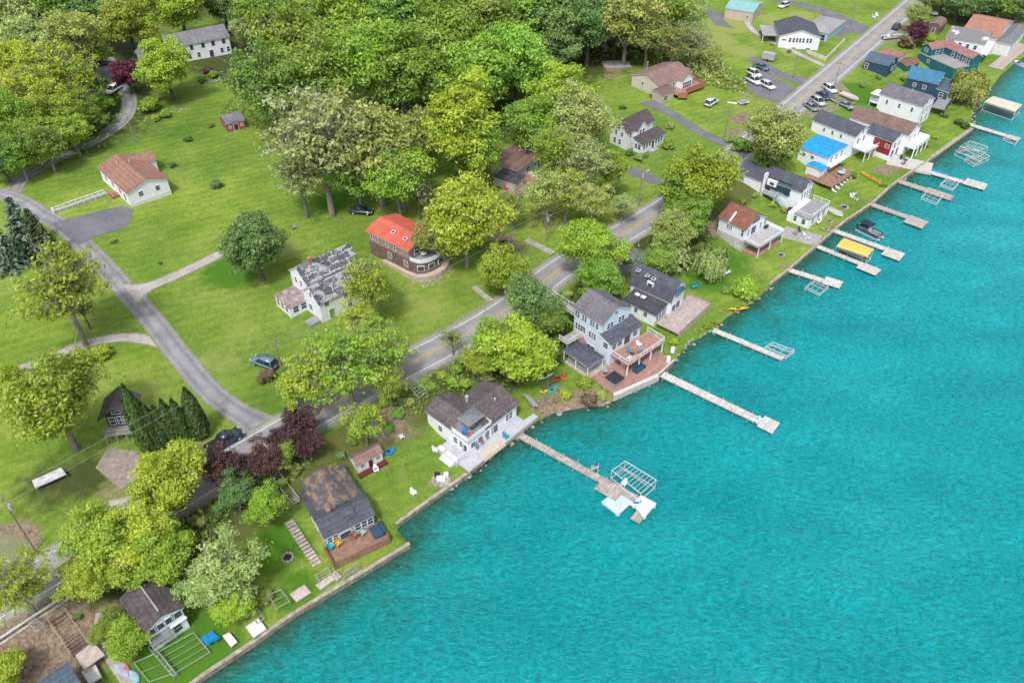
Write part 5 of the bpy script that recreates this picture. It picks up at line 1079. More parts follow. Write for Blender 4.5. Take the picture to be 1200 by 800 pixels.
# --- above the road
h = House('house', 'white house with a wide windowed gable front above a white retaining wall', (913,42), (963,44), 3.6, zoff=.6)
h.block([(913,42),(963,43),(928,26)], 3.6, 2.2, rm='slate', over=.4); X0, Y0, X1, Y1 = h.b; h.win('f', [.27,.36,.44,.52,.6,.7,.78], 1.5, .7, 1.4).win('f', [.12], 2.0, 1.5, .5).win('f', [.4,.75], -.8, 1.3, .6); 
d = MB().box(X0 - 5, Y0 + 3, 2.2, X0 - .06, Y1, 2.4).build('side_porch_roof', ROOFS['lightgrey'], h.root); MB().box(X0 - 4.9, Y0 + 3.1, -1, X0 - 4.7, Y0 + 3.3, 2.19).build('post', TRIM, d); MB().box(X0 - 4.9, Y1 - .3, -1, X0 - 4.7, Y1 - .1, 2.19).build('post', TRIM, d)
w_ = MB()
for (a, b), (c, d_) in zip([(945,62),(967,71)], [(967,71),(989,49)]):
    p, q = G(a, b), G(c, d_); nr = Vector((-(q - p).y, (q - p).x, 0)).normalized() * .15; zt = max(p.z, q.z) + 1.0
    w_.add([(*(p - nr).xy, p.z - 1), (*(q - nr).xy, q.z - 1), (*(q - nr).xy, zt), (*(p - nr).xy, zt), (*(p + nr).xy, p.z - 1), (*(q + nr).xy, q.z - 1), (*(q + nr).xy, zt), (*(p + nr).xy, zt)], [(0, 1, 2, 3), (7, 6, 5, 4), (3, 2, 6, 7), (0, 3, 7, 4), (1, 5, 6, 2)])
tag(w_.build('retaining_wall', plain('cream_wall', (.62, .58, .54), .7, .1, .8, stripe=(2, 3, .15))), 'white retaining wall with a corner beside the main road', 'wall')
h = House('garage', 'pale blue garage with a light grey hip roof behind the white house', (972,39), (985,29), 3.0, cat='garage')
h.block([(972,39.5),(985,28),(949,27),(964,19)], 3.0, 1.6, roof='hip', rm='lightgrey', wall=LBLUE, over=.4); h.win('l', [.3,.75], .1, 2.4, 2.0, 'garage_door', TRIM, DARKM, False).win('f', [.5], 1.0, .9, 1)
h = House('garage', 'beige metal garage with a teal roof and two doors at the top edge', (850.5,9), (882,14), 3.6, cat='garage')
h.block([(850,8.5),(882,14.5),(895,3)], 3.6, 1.2, axis='x', rm='teal', wall=BEIGE, over=.2); h.win('f', [.2,.5], .1, 2.7, 2.6, 'garage_door', BEIGE, plain('beige_panel', (.55, .45, .39), .6, .05), False).win('f', [.82], 1.2, .7, .9)
# --- ranch with the red-brown deck
h = House('house', 'beige house with a rosy brown roof and a long red-brown corner deck', (772,102), (811,87), 3.6, zoff=.3)
h.block([(772,100),(812,86),(752,82)], 3.6, 1.9, axis='x', rm='rose', wall=plain('cream_siding', (.60, .55, .50), .65, .06, .5, stripe=(2, 5, .1)), over=.4); X0, Y0, X1, Y1 = h.b
h.win('f', [.15,.3,.45,.6,.75,.9], 1.2, .8, 1.5).win('l', [.4], 1.6, .8, .9); cx = X0 + (X1 - X0) * .72
h.block(None, 3.6, 1.6, axis='y', rm='rose', wall=WHITE, over=.35, box=(cx - 2.6, Y0 - 2.2, cx + 2.9, Y0 + 3)); h.win('f', [.2,.4,.6,.8], 1.0, .8, 1.6); h.chimney(X0 + 5, Y1 - 1.2, 4, 6.4, GREYW, .25)
h.block(None, 2.5, .8, roof='gable', axis='x', rm='wood', wall=BEIGE, over=.3, box=(X0 - 2.6, Y0 - 3.4, X0 + 3.2, Y0 + .9)); h.win('f', [.3], .3, 1.8, 1.2).win('r', [.5], .05, 1.8, 1.9, 'garage_door', TRIM, DOORW, False)
d = MB().flatpoly([(X0 + 3.4, Y0 - 4.4), (X0 + 5.2, Y0 - 6.2), (X0 + 7.4, Y0 - 4.0), (X1 + 2, Y0 - 4.0), (X1 + 2, Y0 + 1), (X1, Y0 + 1), (X1, Y0 - .05), (X0 + 3.4, Y0 - .05)], .75, 1.0).build('deck', WOODR, h.root)
h.rail([(X0 + 3.4, Y0 - 4.4), (X0 + 5.2, Y0 - 6.2), (X0 + 7.4, Y0 - 4.0), (X1 + 2, Y0 - 4.0), (X1 + 2, Y0 + 1)], .2, d, plain('redwood_rail', (.36, .15, .10), .7, .15), h=1.6, solid=True)
# --- white farmhouse with brown roofs
h = House('house', 'white farmhouse with dark brown gable roofs and a sun porch on the green lawn', (737,156), (770,140), 5.0)
a = h.loc(719, 145, 5.0); b = h.loc(737, 156, 5.0); c = h.loc(769, 139, 5.0)
L_ = abs(c.x - b.x); D_ = max(abs(a.y - b.y), 5.5)
h.block(None, 5.0, 2.4, axis='x', rm='brown', over=.35, box=(b.x - .4, b.y, b.x + L_ * .92, b.y + D_)); X0, Y0, X1, Y1 = h.b; mx = (X0 + X1) / 2
h.win('l', [.5], 5.2, .8, 1.2).win('l', [.3,.6], 1.0, .7, 1.4).win('l', [.35,.7], 3.4, .6, 1.1).win('f', [.12], 3.2, .7, 1.3)
h.block(None, 5.0, 2.2, axis='y', rm='brown', over=.3, box=(mx - 2.9, Y0 - 1.2, mx + 1.9, Y0 + D_ / 2)); h.win('f', [.36,.64], 3.3, .8, 1.4).win('l', [.5], 3.3, .7, 1.3)
h.block(None, 2.7, .9, roof='shed', axis='x', rm='brown', over=.3, box=(mx - 4.2, Y0 - 4.2, X1 + .6, Y0 - .9)); h.win('f', [.1,.22,.34,.62,.74,.86], .95, .8, 1.3, frame=TRIM).door('f', [.48]).win('l', [.3,.7], .9, .8, 1.3)
MB().box(mx - 1.2, Y0 - 5.6, -.8, mx + 1.4, Y0 - 4.05, .2).build('steps', CONC, h.root)
# --- brown roof in the wood
h = House('house', 'brown-roofed house half hidden in the trees with a cluttered front terrace', (607,200), (632,182), 3.6)
h.block([(607,201),(633,181),(589,178)], 3.6, .7, roof='gable', rm='wood', wall=GREYF, over=.5, axis='x'); X0, Y0, X1, Y1 = h.b; h.win('f', [.5], 1.0, 1.6, 1.4).win('f', [.85], 1.2, .8, 1.2)
h.block(None, 2.6, .4, roof='shed', axis='y', rm='dark', wall=GREYF, over=.2, box=(X0 - 4.5, Y0 - 2.5, X0 - .05, Y0 + 4)); h.b = (X0, Y0, X1, Y1)
d = h.deck([(588,223),(600,232),(629,217),(616,203)], .5, WOODR, 'fr', TRIM, ground=-1.5, solid=True, h=.7); HS['terrace'] = h
# --- red roofed house
h = House('house', 'brown house with a bright red metal roof and a rounded roof terrace', (479,293), (512,273), 5.2, zoff=1.0)
h.block([(479,293),(514,273),(428,270)], 5.2, 1.3, rm='red', wall=PINKB, over=.4); X0, Y0, X1, Y1 = h.b
h.panel('lower_siding', 'l', 0, 1.0, -.5, 2.9, BROWNS, .06).win('l', [.08,.2,.47,.66], 3.4, .5, 1.4).win('l', [.52,.92], .9, 1.0, 1.3, out=.1).win('f', [.3,.7], 3.2, 1.4, 1.6)
h.skylight(461, 272, 6.2, .8, .9, -.35); h.skylight(475, 280, 6.2, .8, .9, -.35)
n = 10; arc = [(X0 + (X1 - X0) * (.5 - .5 * math.cos(math.pi * k / n)), Y0 - 3.6 * math.sin(math.pi * k / n) ** .7) for k in range(n + 1)]
MB().flatpoly([(a, b - .02) for a, b in arc], -2, 2.55).build('round_wall', BROWNS, h.root); d = MB().flatpoly([(a, b - .35) for a, b in arc], 2.555, 2.8).build('roof_terrace', FURN, h.root); h.rail([Vector((a, b - .3)) for a, b in arc], 2.8, d, TRIM, solid=True, h=.8)
for k in (2, 4, 6, 8):
    a, b = arc[k]; o = MB().box(-.75, -.1, 0, .75, .05, 1.3).build('window', TRIM, h.root, (a, b - .02, .7), ang(Vector((arc[k + 1][0] - arc[k - 1][0], arc[k + 1][1] - arc[k - 1][1])))); MB().box(-.65, -.13, .1, .65, -.08, 1.2).build('pane', GLASS, o)
arc2 = [(X0 - .9 + (X1 - X0 + 1.8) * (.5 - .5 * math.cos(math.pi * k / n)), Y0 - 5.0 * math.sin(math.pi * k / n) ** .7) for k in range(n + 1)]
MB().flatpoly([(X0 - .9, Y1 - 4)] + arc2 + [(X1 + .9, Y0)], -4, -.05).build('plinth', CONC2, h.root)
for k, (u, v) in enumerate([(.35, -1.4), (.7, -1.8)]): tb = MB().tube((0, 0, 0), (0, 0, .7), .05).tube((0, 0, .7), (0, 0, .76), .65, n=14).build('round_table', TRIM, h.root, (X0 + (X1 - X0) * u, Y0 + v, 2.81)); tag(tb, None)
HS['red'] = h
# --- white farmhouse with torn roof
h = House('house', 'white farmhouse with torn dark roof panels on two parallel gables and a flat porch', (373,356), (444,322), 4.9)
a = h.loc(373, 356, 4.9); b = h.loc(349, 342, 4.9)
D_ = 9.4; rm_ = 'torn'; LL = 13.5
h.block(None, 4.6, 2.6, axis='x', rm=rm_, over=.3, box=(0, 0, LL, 6.2)); X0, Y0, X1, Y1 = h.b
h.win('f', [.12], 3.3, .9, .9).win('f', [.45,.75], 3.1, .8, 1.2).win('f', [.5,.8], .8, .9, 1.4).door('f', [.18], 1.1, 2.2, mat=DOORG).win('l', [.5], 4.7, .8, 1.1).win('l', [.35], 1.2, 1.1, 1.3)
h.block(None, 6.2, 2.4, axis='x', rm=rm_, over=.3, box=(.8, 5.0, LL - .4, 12.0)); h.win('l', [.3,.6], 4.2, .7, 1.3).win('l', [.45], 6.4, .7, 1.1).win('f', [.1,.9], 5.2, .01, .01) if False else h.win('l', [.3,.6], 4.2, .7, 1.3)
h.chimney(4.0, 8.3, 7.2, 9.4, plain('orange_brick', (.38, .2, .12), .9, .25, 4), .7)
h.block(None, 2.7, .01, roof='flat', rm=plain('rusty_flat_roof', (.33, .26, .25), .85, .35, .8), over=.2, box=(-3.6, 5.4, 1.15, 11.2)); h.win('f', [.3,.7], .9, 1.1, 1.3).win('l', [.2,.5,.8], .9, 1.0, 1.3)
MB().box(-2.2, .6, -.8, -.05, 2.6, .55).build('cellar_hatch', FURN, h.root)
# --- white ranch with red-brown roof
h = House('house', 'white ranch house with a reddish brown roof standing alone beside the asphalt drive', (148,226), (197,209), 3.4, zoff=.6)
h.block([(148,226),(198,209),(113,196)], 3.4, 1.6, rm='tan', over=.35, base=(.3, plain('white_block', (.66, .66, .68), .7, .05))); X0, Y0, X1, Y1 = h.b
h.win('f', [.3,.72], 1.4, 1.0, 1.1).win('l', [.2,.45,.7], 1.2, 1.2, 1.3).door('l', [.85])
h.block(None, 3.3, 1.2, axis='x', rm='tan', over=.3, box=(X1 - 4, Y1 - 5.0, X1 + 2.6, Y1 + .4)); h.win('f', [.7], 1.2, 1, 1.2); h.vent((X0 + X1) / 2 - 1.5, Y1 - 4, 4.6); h.vent((X0 + X1) / 2 + .8, Y1 - 5.5, 4.8); h.b = (X0, Y0, X1, Y1)
MB().box(X0 - 1.8, Y0 + 6, -1, X0 - .06, Y0 + 8.5, .3).build('entry_steps', plain('brick_steps', (.3, .12, .09), .9, .2), h.root); HS['ranch'] = h
# --- long white house, grey roof
h = House('house', 'long white two-storey house with a grey roof at the back of the top lawn', (222,52), (268,43), 5.2)
c = h.loc(268, 43, 5.2); L_ = c.x
h.block(None, 5.2, 2.6, axis='x', rm='grey', wall=WHITE, over=.35, box=(-6.5, 0, L_ + .4, 8.5)); X0, Y0, X1, Y1 = h.b
h.win('f', [.36,.55,.72,.9], 3.4, .8, 1.2, frame=DARKM).win('f', [.3,.45,.84,.95], .8, .9, 1.4).door('f', [.66], 1.2, 2.1)
h.block(None, 4.2, 2.6, axis='y', rm='grey', wall=LBLUE, over=.35, box=(-15, -2.5, -7.5, 6)); h.win('l', [.3,.7], .1, 2.4, 2.1, 'garage_door', TRIM, DOORW, False)
h = House('shed', 'little barn-red shed with a rounded grey roof under the tree edge on the lawn', (265,147), (286,142), 2.2, cat='shed')
h.block([(264,146),(287,141),(263,136)], 2.2, 1.2, roof='barrel', axis='x', rm='grey', wall=plain('faded_red_siding', (.30, .10, .09), .7, .12, 1, stripe=(0, 3, .2)), over=.15); h.door('f', [.5], 1.2, 1.7, mat=DOORR).win('f', [.18,.82], .9, .5, .6)
# --- dark chalet
h = House('house', 'dark brown chalet with a long balcony, hidden behind the large yellow tree', (122,497), (156,493), 3.6)
h.block([(114,492),(158,488),(124,466)], 4.4, 2.2, rm='brown', wall=DARKS, over=1.0, soffit=DARKS); X0, Y0, X1, Y1 = h.b
h.win('f', [.25,.5,.75], 2.3, 1.2, 1.6).win('f', [.5], 4.6, 1.4, 1.0)
d = MB().box(X0 - .5, Y0 - 2.0, 1.7, X1 + .6, Y0 - .06, 1.92).build('balcony', GREYW, h.root); h.rail([(X0 - .5, Y0 - .1), (X0 - .5, Y0 - 2.0), (X1 + .6, Y0 - 2.0), (X1 + .6, Y0 - .1)], 1.92, d, GREYW)
for k in range(4): u = X0 - .4 + (X1 - X0 + .9) * k / 3; MB().box(u - .08, Y0 - 1.95, -1, u + .08, Y0 - 1.78, 1.69).build('post', GREYW, d)
# --- corner roof
h = House('house', 'blue-grey roofed lakeside house cut off by the lower picture edge', (96,808), (110,798), 3.4, z=1.2)
b = h.loc(75, 769, 4.6); h.block(None, 3.4, 1.2, axis='x', rm='steel', over=.4, box=(b.x - 16, b.y - 8.6, b.x, b.y)); h.win('r', [.3,.7], 1.0, .9, 1.2)
# ------------------------------------------------------------------ shore walls, rocks
def shore_wall(label, i0, i1, top=1.0, th=.28, mat=TIMBER):
    pts = [P(a, b, 0).xy for a, b in SHORE_PX[i0:i1 + 1]]; o = pts[0]; mb = MB(); n = len(pts)
    for k in range(n - 1):
        a, b = pts[k], pts[k + 1]; t = (b - a).normalized(); nr = Vector((-t.y, t.x))
        mb.flatpoly([a - nr * .12 - o, b - nr * .12 - o, b + nr * th - o, a + nr * th - o], -1.6, top - .12 + .003 * k)
    e = empty('seawall', label, 'seawall', (o.x, o.y, 0)); mb.build('wall', mat, e); cp = MB()
    for k in range(n - 1):
        a, b = pts[k], pts[k + 1]; t = (b - a).normalized(); nr = Vector((-t.y, t.x))
        cp.flatpoly([a - nr * .22 - o, b - nr * .22 - o, b + nr * (th + .1) - o, a + nr * (th + .1) - o], top - .1 + .004 * k, top + .004 * k)
    cp.build('cap', CAPW, e)
CAPW = plain('seawall_cap', (.37, .33, .27), .85, .3, 1.2)
shore_wall('long timber seawall along the cottage lawns at the lower shore', 1, 7)
shore_wall('timber seawall beside the lawn with the fire pit, left of the dark-roofed lake house', 8, 10)
shore_wall('pale timber seawall under the lawn of the white house with the brown roof', 24, 26)
shore_wall('seawall before the long lawn of the slate-roofed white house', 26, 29)
shore_wall('stone landing edge where the dock with the blue covered boat starts', 29, 32)
shore_wall('pale seawall along the lawn below the white stacked porches', 32, 33, .9, .8)
ROCK = plain('shore_rock', (.33, .30, .26), .9, .35, 1.5)
mb = MB()
for i in list(range(11, 16)) + list(range(16, 24)) + [9, 10, 30, 33, 34, 35]:
    a, b = P(*SHORE_PX[i], 0), P(*SHORE_PX[i + 1], 0); n = int((b - a).length / .55)
    for k in range(n):
        p = a.lerp(b, rng.random()) + Vector((rng.normal(0, .45), rng.normal(0, .45), 0)); s_ = rng.uniform(.15, .5)
        mb.ell((p.x, p.y, .1 + rng.random() * .25), (s_, s_ * rng.uniform(.6, 1), s_ * .6), 6, 4)
tag(mb.build('shore_rocks', ROCK), 'loose stones piled along the natural water edge', 'rocks', kind='stuff')

# ------------------------------------------------------------------ docks
def frame2(A, B, z):
    a, b = P(*A, z), P(*B, z); d = (b - a).xy; return a, ang(d), d.length
def dock(label, A, B, wd, mat=WOODL, z=.75, heads=(), legs=6, bend=None):
    """heads: platforms as (from, to, side from, side to) in metres along and across the walkway"""
    a, rz, L = frame2(A, B, z); e = empty('dock', label, 'dock', (a.x, a.y, z), rz)
    MB().box(0, -wd / 2, -.10, L, wd / 2, 0).build('walkway', mat, e); MB().box(.01, -wd / 2 + .08, -.32, L - .02, -wd / 2 + .16, -.104).box(.01, wd / 2 - .16, -.32, L - .02, wd / 2 - .08, -.104).build('stringer', GREYW, e)
    for h0, h1, s0, s1 in heads: 
        m = MB().box(h0 if h0 >= 0 else L + h0, s0, -.09, h1 if h0 >= 0 else L + h1, s1, .012).build('platform', mat, e)
    for k in range(legs):
        x = .6 + (L - .9) * k / max(1, legs - 1)
        for s_ in (-1, 1): MB().tube((x, s_ * (wd / 2 + .05), -2.6), (x, s_ * (wd / 2 + .05), .28 + .1 * ((k * 7 + s_) % 3)), .05, n=6).build('leg', METALW, e)
    return e, a, rz, L
def local_px(e, px, py, z):
    p = P(px, py, z); d = p.xy - Vector(e.location[:2]); c, s = math.cos(e.rotation_euler[2]), math.sin(e.rotation_euler[2]); return Vector((d.x * c + d.y * s, -d.x * s + d.y * c))
dk1, a1, rz1, L1 = dock('long weathered dock from the dark-roofed lake house with rafts and lift frames at its end', (607,508), (764,594), 1.35, WOODT, legs=10, heads=[(-9.2, -5.2, -2.3, -.68), (-1.6, 0, -3.9, -.68)])
dk2, a2, rz2, L2 = dock('long pale dock running out from the patio of the tall pale blue house', (776,438), (899,497), 1.7, WOODL, legs=8, heads=[(-1.2, 1.6, -1.5, 1.7)])
dock('narrow pale dock with a small lift at its end below the wooden deck', (836,386), (918,420), 1.3, WOODL, legs=6)
dock('short pale dock with a bare frame beside it, nearest the brown-roofed white house', (922,315), (982,334), 1.5, WOODL, legs=5, heads=[(-3.0, .6, -1.0, 1.9)])
dock('dock with white end platform left of the yellow canopy boat', (955,287), (1027,316), 1.4, WOODL, legs=5, heads=[(-3.6, .8, -2.2, .8)])
dock('dock with white end platform right of the yellow canopy boat', (978,270), (1056,298), 1.6, WOODL, legs=6, heads=[(-3.4, .6, -2.8, .9)])
dock('brownish grey dock ending in a square wooden platform', (1021,239), (1083,261), 1.6, WOODP, legs=5, heads=[(-3.8, .6, -2.9, 1.2)])
dock('grey dock with a low lift frame alongside its outer half', (1054,212), (1114,232), 2.0, WOODT, legs=5, heads=[(-6, .4, -1.3, 1.6)])
dock('dock with a bright white end platform and a blue covered boat beside it', (1074,197), (1143,217), 1.6, WOODL, legs=5, heads=[(-2.6, 2.4, -1.2, 2.6)])
dock('straight white dock starting by the clipped hedge', (1131,144), (1193,163), 1.8, WOODL, legs=5, heads=[(-2.8, .4, -1.5, 1.2)])
# boardwalk on the far shore
e, a, rz, L = dock('broad tan boardwalk along the shore before the last houses', (1166,80), (1200,52), 4.2, WOODP, z=1.0, legs=4)
# raft, panel, cover at the long dock
def raft(label, quad, z, mat, name='swim_raft', cat='raft', t=.3):
    q = [P(a, b, z) for a, b in quad]; o = q[0]; e = empty(name, label, cat, o)
    MB().flatpoly([v.xy - o.xy for v in q], -t, 0).build('platform', mat, e)
    fr = MB(); 
    for k in range(4): a, b = q[k] - o, q[(k + 1) % 4] - o; fr.tube((a.x, a.y, .03), (b.x, b.y, .03), .07, n=6)
    fr.build('edge_frame', METALW, e); fl = MB()
    c = sum((v - o for v in q), Vector()) / 4
    for v in q: w_ = (v - o).lerp(c, .2); fl.ell((w_.x, w_.y, -t - .2), (.4, .4, .3), 8, 5)
    fl.build('float', WHITE, e); return e
raft('square pale blue swim raft tied to the long dock', [(705,588),(724,573),(746,584),(724,603)], .55, plain('raft_blue_grey', (.50, .58, .68), .6, .1, .8))
raft('white covered platform at the head of the long dock', [(741,590),(751,580),(769,590),(755,606)], 1.0, plain('white_tarpaulin', (.72, .74, .76), .6, .12, .6), 'covered_platform', 'platform')
for q, lb in (([(-2.2, -1.2), (-1.6, -.6), (-3.0, -2.2)], 0),):
    p = P(747, 592, 1.0); e = empty('jet_ski', 'small white and blue jet ski lying on the covered platform', 'jet ski', p, rz1 + .7)
    MB().ell((0, 0, .35), (1.3, .45, .32), 10, 6).build('hull', TRIM, e, smooth=True); MB().box(-.7, -.2, .6, .25, .2, .78).build('seat', BLUEC, e, bevel=.05); MB().tube((.45, -.35, .95), (.45, .35, .95), .04).tube((.45, 0, .6), (.45, 0, .95), .06).build('handlebar', DARKM, e)
def lift(label, quad, z, slats=8, legs=True, z2=None, mat=METALW, canopy=None, low=None, name='boat_lift'):
    q = [P(a, b, z) for a, b in quad]; o = q[0].copy(); e = empty(name, label, 'boat lift', (o.x, o.y, 0)); q = [Vector((v.x - o.x, v.y - o.y, z)) for v in q]
    mb = MB()
    for k in range(4): mb.tube(q[k], q[(k + 1) % 4], .07, n=5)
    mb.build('frame', mat, e); mb = MB()
    for k in range(1, slats): mb.tube(q[0].lerp(q[1], k / slats), q[3].lerp(q[2], k / slats), .045, n=4)
    mb.tube(q[0].lerp(q[3], .5), q[1].lerp(q[2], .5), .05, n=4).build('rafter' if name != 'stored_dock' else 'cross_bar', mat, e)
    if legs:
        for v in q: MB().tube((v.x, v.y, -2.2), v, .06, n=6).build('leg', mat, e)
    if low is not None:
        mb = MB(); w_ = [Vector((v.x, v.y, low)) for v in q]
        for k in range(4): mb.tube(w_[k], w_[(k + 1) % 4], .08, n=5)
        mb.build('cradle', mat, e)
    if canopy:
        a, b, c, d = q; n = 6; vs = []
        for k in range(n + 1):
            t = k / n; up = Vector((0, 0, .28 * math.sin(math.pi * t))); vs += [a.lerp(d, t) + up, b.lerp(c, t) + up]
        mm = MB().add(vs, [(2 * k, 2 * k + 1, 2 * k + 3, 2 * k + 2) for k in range(n)])
        mm.add([a, b, b - Vector((0, 0, .35)), a - Vector((0, 0, .35))], [(0, 1, 2, 3)]); mm.add([d, c, c - Vector((0, 0, .35)), d - Vector((0, 0, .35))], [(0, 1, 2, 3)])
        mm.build('canopy', canopy, e)
    return e
lift('big open white frame of a boat lift without its canopy beside the long dock', [(717,551),(751,578),(769,562),(733,540)], 2.6, 9, low=.8)
lift('small bare lift frame at the end of the narrow dock under the wooden deck', [(897,406),(922,417),(931,410),(905,401)], 1.1, 3, low=.5)
lift('bare lift frame against the short pale dock', [(944,336),(961,344),(971,335),(955,328)], 1.0, 3, low=.5)
lift('low lift frame beside the grey dock', [(1080,231),(1098,238),(1104,230),(1086,224)], 1.0, 3, low=.5)
lift('empty lift frame under the dock with the white end platform', [(1102,216),(1117,221),(1124,214),(1110,209)], 1.0, 3, low=.5)
lift('small lift frame by the head of the straight white dock', [(1176,162),(1190,168),(1195,162),(1181,158)], .9, 2, low=.4)
for i, (q, lb) in enumerate([([(1125,172),(1147,178),(1158,172),(1136,165)],'upper slatted lift canopy frame of the three standing off the shore'),([(1120,177),(1148,189),(1160,183),(1133,171)],'middle slatted lift frame of the three standing off the shore'),([(1131,186),(1142,193),(1151,187),(1140,182)],'lowest and smallest slatted lift frame of the three standing off the shore')]):
    lift(lb, q, 2.2 - i * .55, [8, 9, 4][i], low=.5)
lift('covered boat lift with a bright yellow canopy', [(981,288),(1017,300),(1024,292),(989,279)], 3.0, 4, canopy=plain('yellow_canvas', (.72, .47, .09), .6, .06, .6), low=.6)
lift('covered boat lift with a long tan canopy and dark boat under it', [(1154,119),(1190,131),(1198,123),(1164,113)], 3.4, 4, canopy=plain('tan_canvas', (.62, .53, .42), .65, .06, .6), low=.8)
# boats
def pontoon(label, A, B, z=.25, wd=2.5, body=DARKM, seat=FURN, top=None, cover=None):
    a, rz, L = frame2(A, B, .3); e = empty('pontoon_boat', label, 'boat', (a.x, a.y, 0), rz)
    for s_ in (-1, 1): MB().tube((0.2, s_ * wd * .34, z), (L - .9, s_ * wd * .34, z), .34, n=10).tube((L - .9, s_ * wd * .34, z), (L - .05, s_ * wd * .34, z + .16), .34, .04, n=10).build('pontoon', METALW, e)
    MB().box(.1, -wd / 2, z + .34, L - .5, wd / 2, z + .46).build('deck', FURN, e)
    f = MB().box(.25, -wd / 2 + .03, z + .465, L - .8, -wd / 2 + .09, z + 1.1).box(.25, wd / 2 - .09, z + .465, L - .8, wd / 2 - .03, z + 1.1).box(L - .86, -wd / 2 + .1, z + .465, L - .8, -.4, z + 1.1).box(L - .86, .4, z + .465, L - .8, wd / 2 - .1, z + 1.1).box(.25, -wd / 2 + .1, z + .465, .31, wd / 2 - .1, z + 1.1)
    f.build('fence', body, e)
    for y0, x0, x1 in ((-wd / 2 + .12, L * .5, L - 1.0), (wd / 2 - .72, L * .5, L - 1.0), (-wd / 2 + .12, .5, L * .25)): MB().box(x0, y0, z + .47, x1, y0 + .6, z + .9).build('seat', seat, e, bevel=.05)
    MB().box(L * .38, .2, z + .47, L * .46, .9, z + 1.35).build('console', TRIM, e)
    if top:
        MB().box(L * .08, -wd * .46, z + 2.3, L * .55, wd * .46, z + 2.42).build('sunshade', top, e, bevel=.05)
        for x in (L * .12, L * .5):
            for s_ in (-1, 1): MB().tube((x, s_ * wd * .45, z + .5), (x, s_ * wd * .43, z + 2.29), .025, n=4).build('pole', METALW, e)
    if cover: MB().box(.3, -wd / 2 + .06, z + 1.12, L - .85, wd / 2 - .06, z + 1.3).build('cover', cover, e, bevel=.08)
    MB().box(-.35, -.25, z - .1, .1, .25, z + .9).build('motor', BLACK, e, bevel=.06); return e
pontoon('pontoon boat with a navy sunshade moored beside the dock', (1005,267), (1034,281), body=NAVY, top=plain('navy_canvas', (.012, .03, .06), .7))
pontoon('pale pontoon boat under the yellow canopy', (986,289), (1017,304), body=METALW)
pontoon('dark hulled pontoon boat hanging under the tan canopy', (1160,125), (1192,137), z=1.1, body=NAVY)
def hull_boat(label, A, B, wd, z=.0, hullm=TRIM, cover=None, name='motor_boat', base='water'):
    a, rz, L = frame2(A, B, .5) if base == 'water' else (G(*A), ang((G(*B) - G(*A)).xy), (G(*B) - G(*A)).length)
    e = empty(name, label, 'boat', (a.x, a.y, z if base == 'water' else a.z + z), rz)
    sec = []; n = 9
    for k in range(n):
        t = k / (n - 1); hw = wd / 2 * (1 - max(0, (t - .45) / .55) ** 2.2) + .02; zb = -.25 + .45 * max(0, (t - .6) / .4) ** 2; zt = .55 + .2 * t
        sec += [(L * t, -hw, zt), (L * t, -hw * .8, zb + .25), (L * t, 0, zb), (L * t, hw * .8, zb + .25), (L * t, hw, zt)]
    fs = [(5 * k + j, 5 * k + j + 1, 5 * k + j + 6, 5 * k + j + 5) for k in range(n - 1) for j in range(4)] + [(0, 1, 2, 3, 4)]
    MB().add(sec, fs).build('hull', hullm, e, smooth=False)
    dk = []
    for k in range(n): dk += [sec[5 * k], sec[5 * k + 4]]
    if cover:
        vs = []
        for k in range(n):
            l, r_ = Vector(sec[5 * k]), Vector(sec[5 * k + 4]); m_ = (l + r_) / 2 + Vector((0, 0, .35 * math.sin(math.pi * min(1, k / (n - 1) * 1.05 + .1)))); vs += [l * 1.0 + Vector((0, -.03, -.1)), l.lerp(r_, .05) + Vector((0, 0, .03)), m_, l.lerp(r_, .95) + Vector((0, 0, .03)), r_ + Vector((0, .03, -.1))]
        MB().add(vs, [(5 * k + j, 5 * k + j + 1, 5 * k + j + 6, 5 * k + j + 5) for k in range(n - 1) for j in range(4)]).build('cover', cover, e)
    else:
        MB().add([(x, y * .88, zz - .12) for x, y, zz in dk], [(2 * k, 2 * k + 1, 2 * k + 3, 2 * k + 2) for k in range(n - 1)]).build('deck', FURN, e)
        MB().box(L * .2, -wd * .3, .45, L * .3, wd * .3, .75).build('seat', TRIM, e, bevel=.04); MB().add([(L * .5, -wd * .35, .62), (L * .5, wd * .35, .62), (L * .42, wd * .3, 1.05), (L * .42, -wd * .3, 1.05)], [(0, 1, 2, 3)]).build('windscreen', GLASS, e)
    MB().box(-.35, -.2, -.2, .02, .2, .8).build('motor', BLACK, e, bevel=.05); return e
hull_boat('motor boat under a blue cover beside the dock with the white end', (1092,200), (1109,205), 2.0, cover=BLUEC)
hull_boat('white motor boat at the shore by the tan boardwalk', (1187,70), (1202,79), 2.2)
hull_boat('small white boat pulled onto a lawn corner among the stored things by the water', (970,247), (987,256), 1.8, z=.3, base='land', cover=plain('grey_cover', (.42, .42, .43), .7, .1))
hull_boat('long white boat on a trailer parked beside the main road and the brownish shrub', (1034,47), (1056,45), 2.2, z=.6, base='land')
hull_boat('blue and white boat parked on land behind the barrel-roofed hut', (1086,16), (1098,21), 2.2, z=.6, base='land', cover=plain('blue_white_cover', (.35, .45, .62), .6, .3, 2))
hull_boat('grey and white covered boat in the row of vehicles below the main road', (985,112), (1004,123), 2.2, z=.5, base='land', cover=plain('beige_cover', (.5, .45, .43), .7, .1))
hull_boat('boat under a dark cover in the row of vehicles below the main road', (966,110), (978,122), 2.1, z=.5, base='land', cover=plain('dark_cover', (.10, .11, .13), .7, .1))
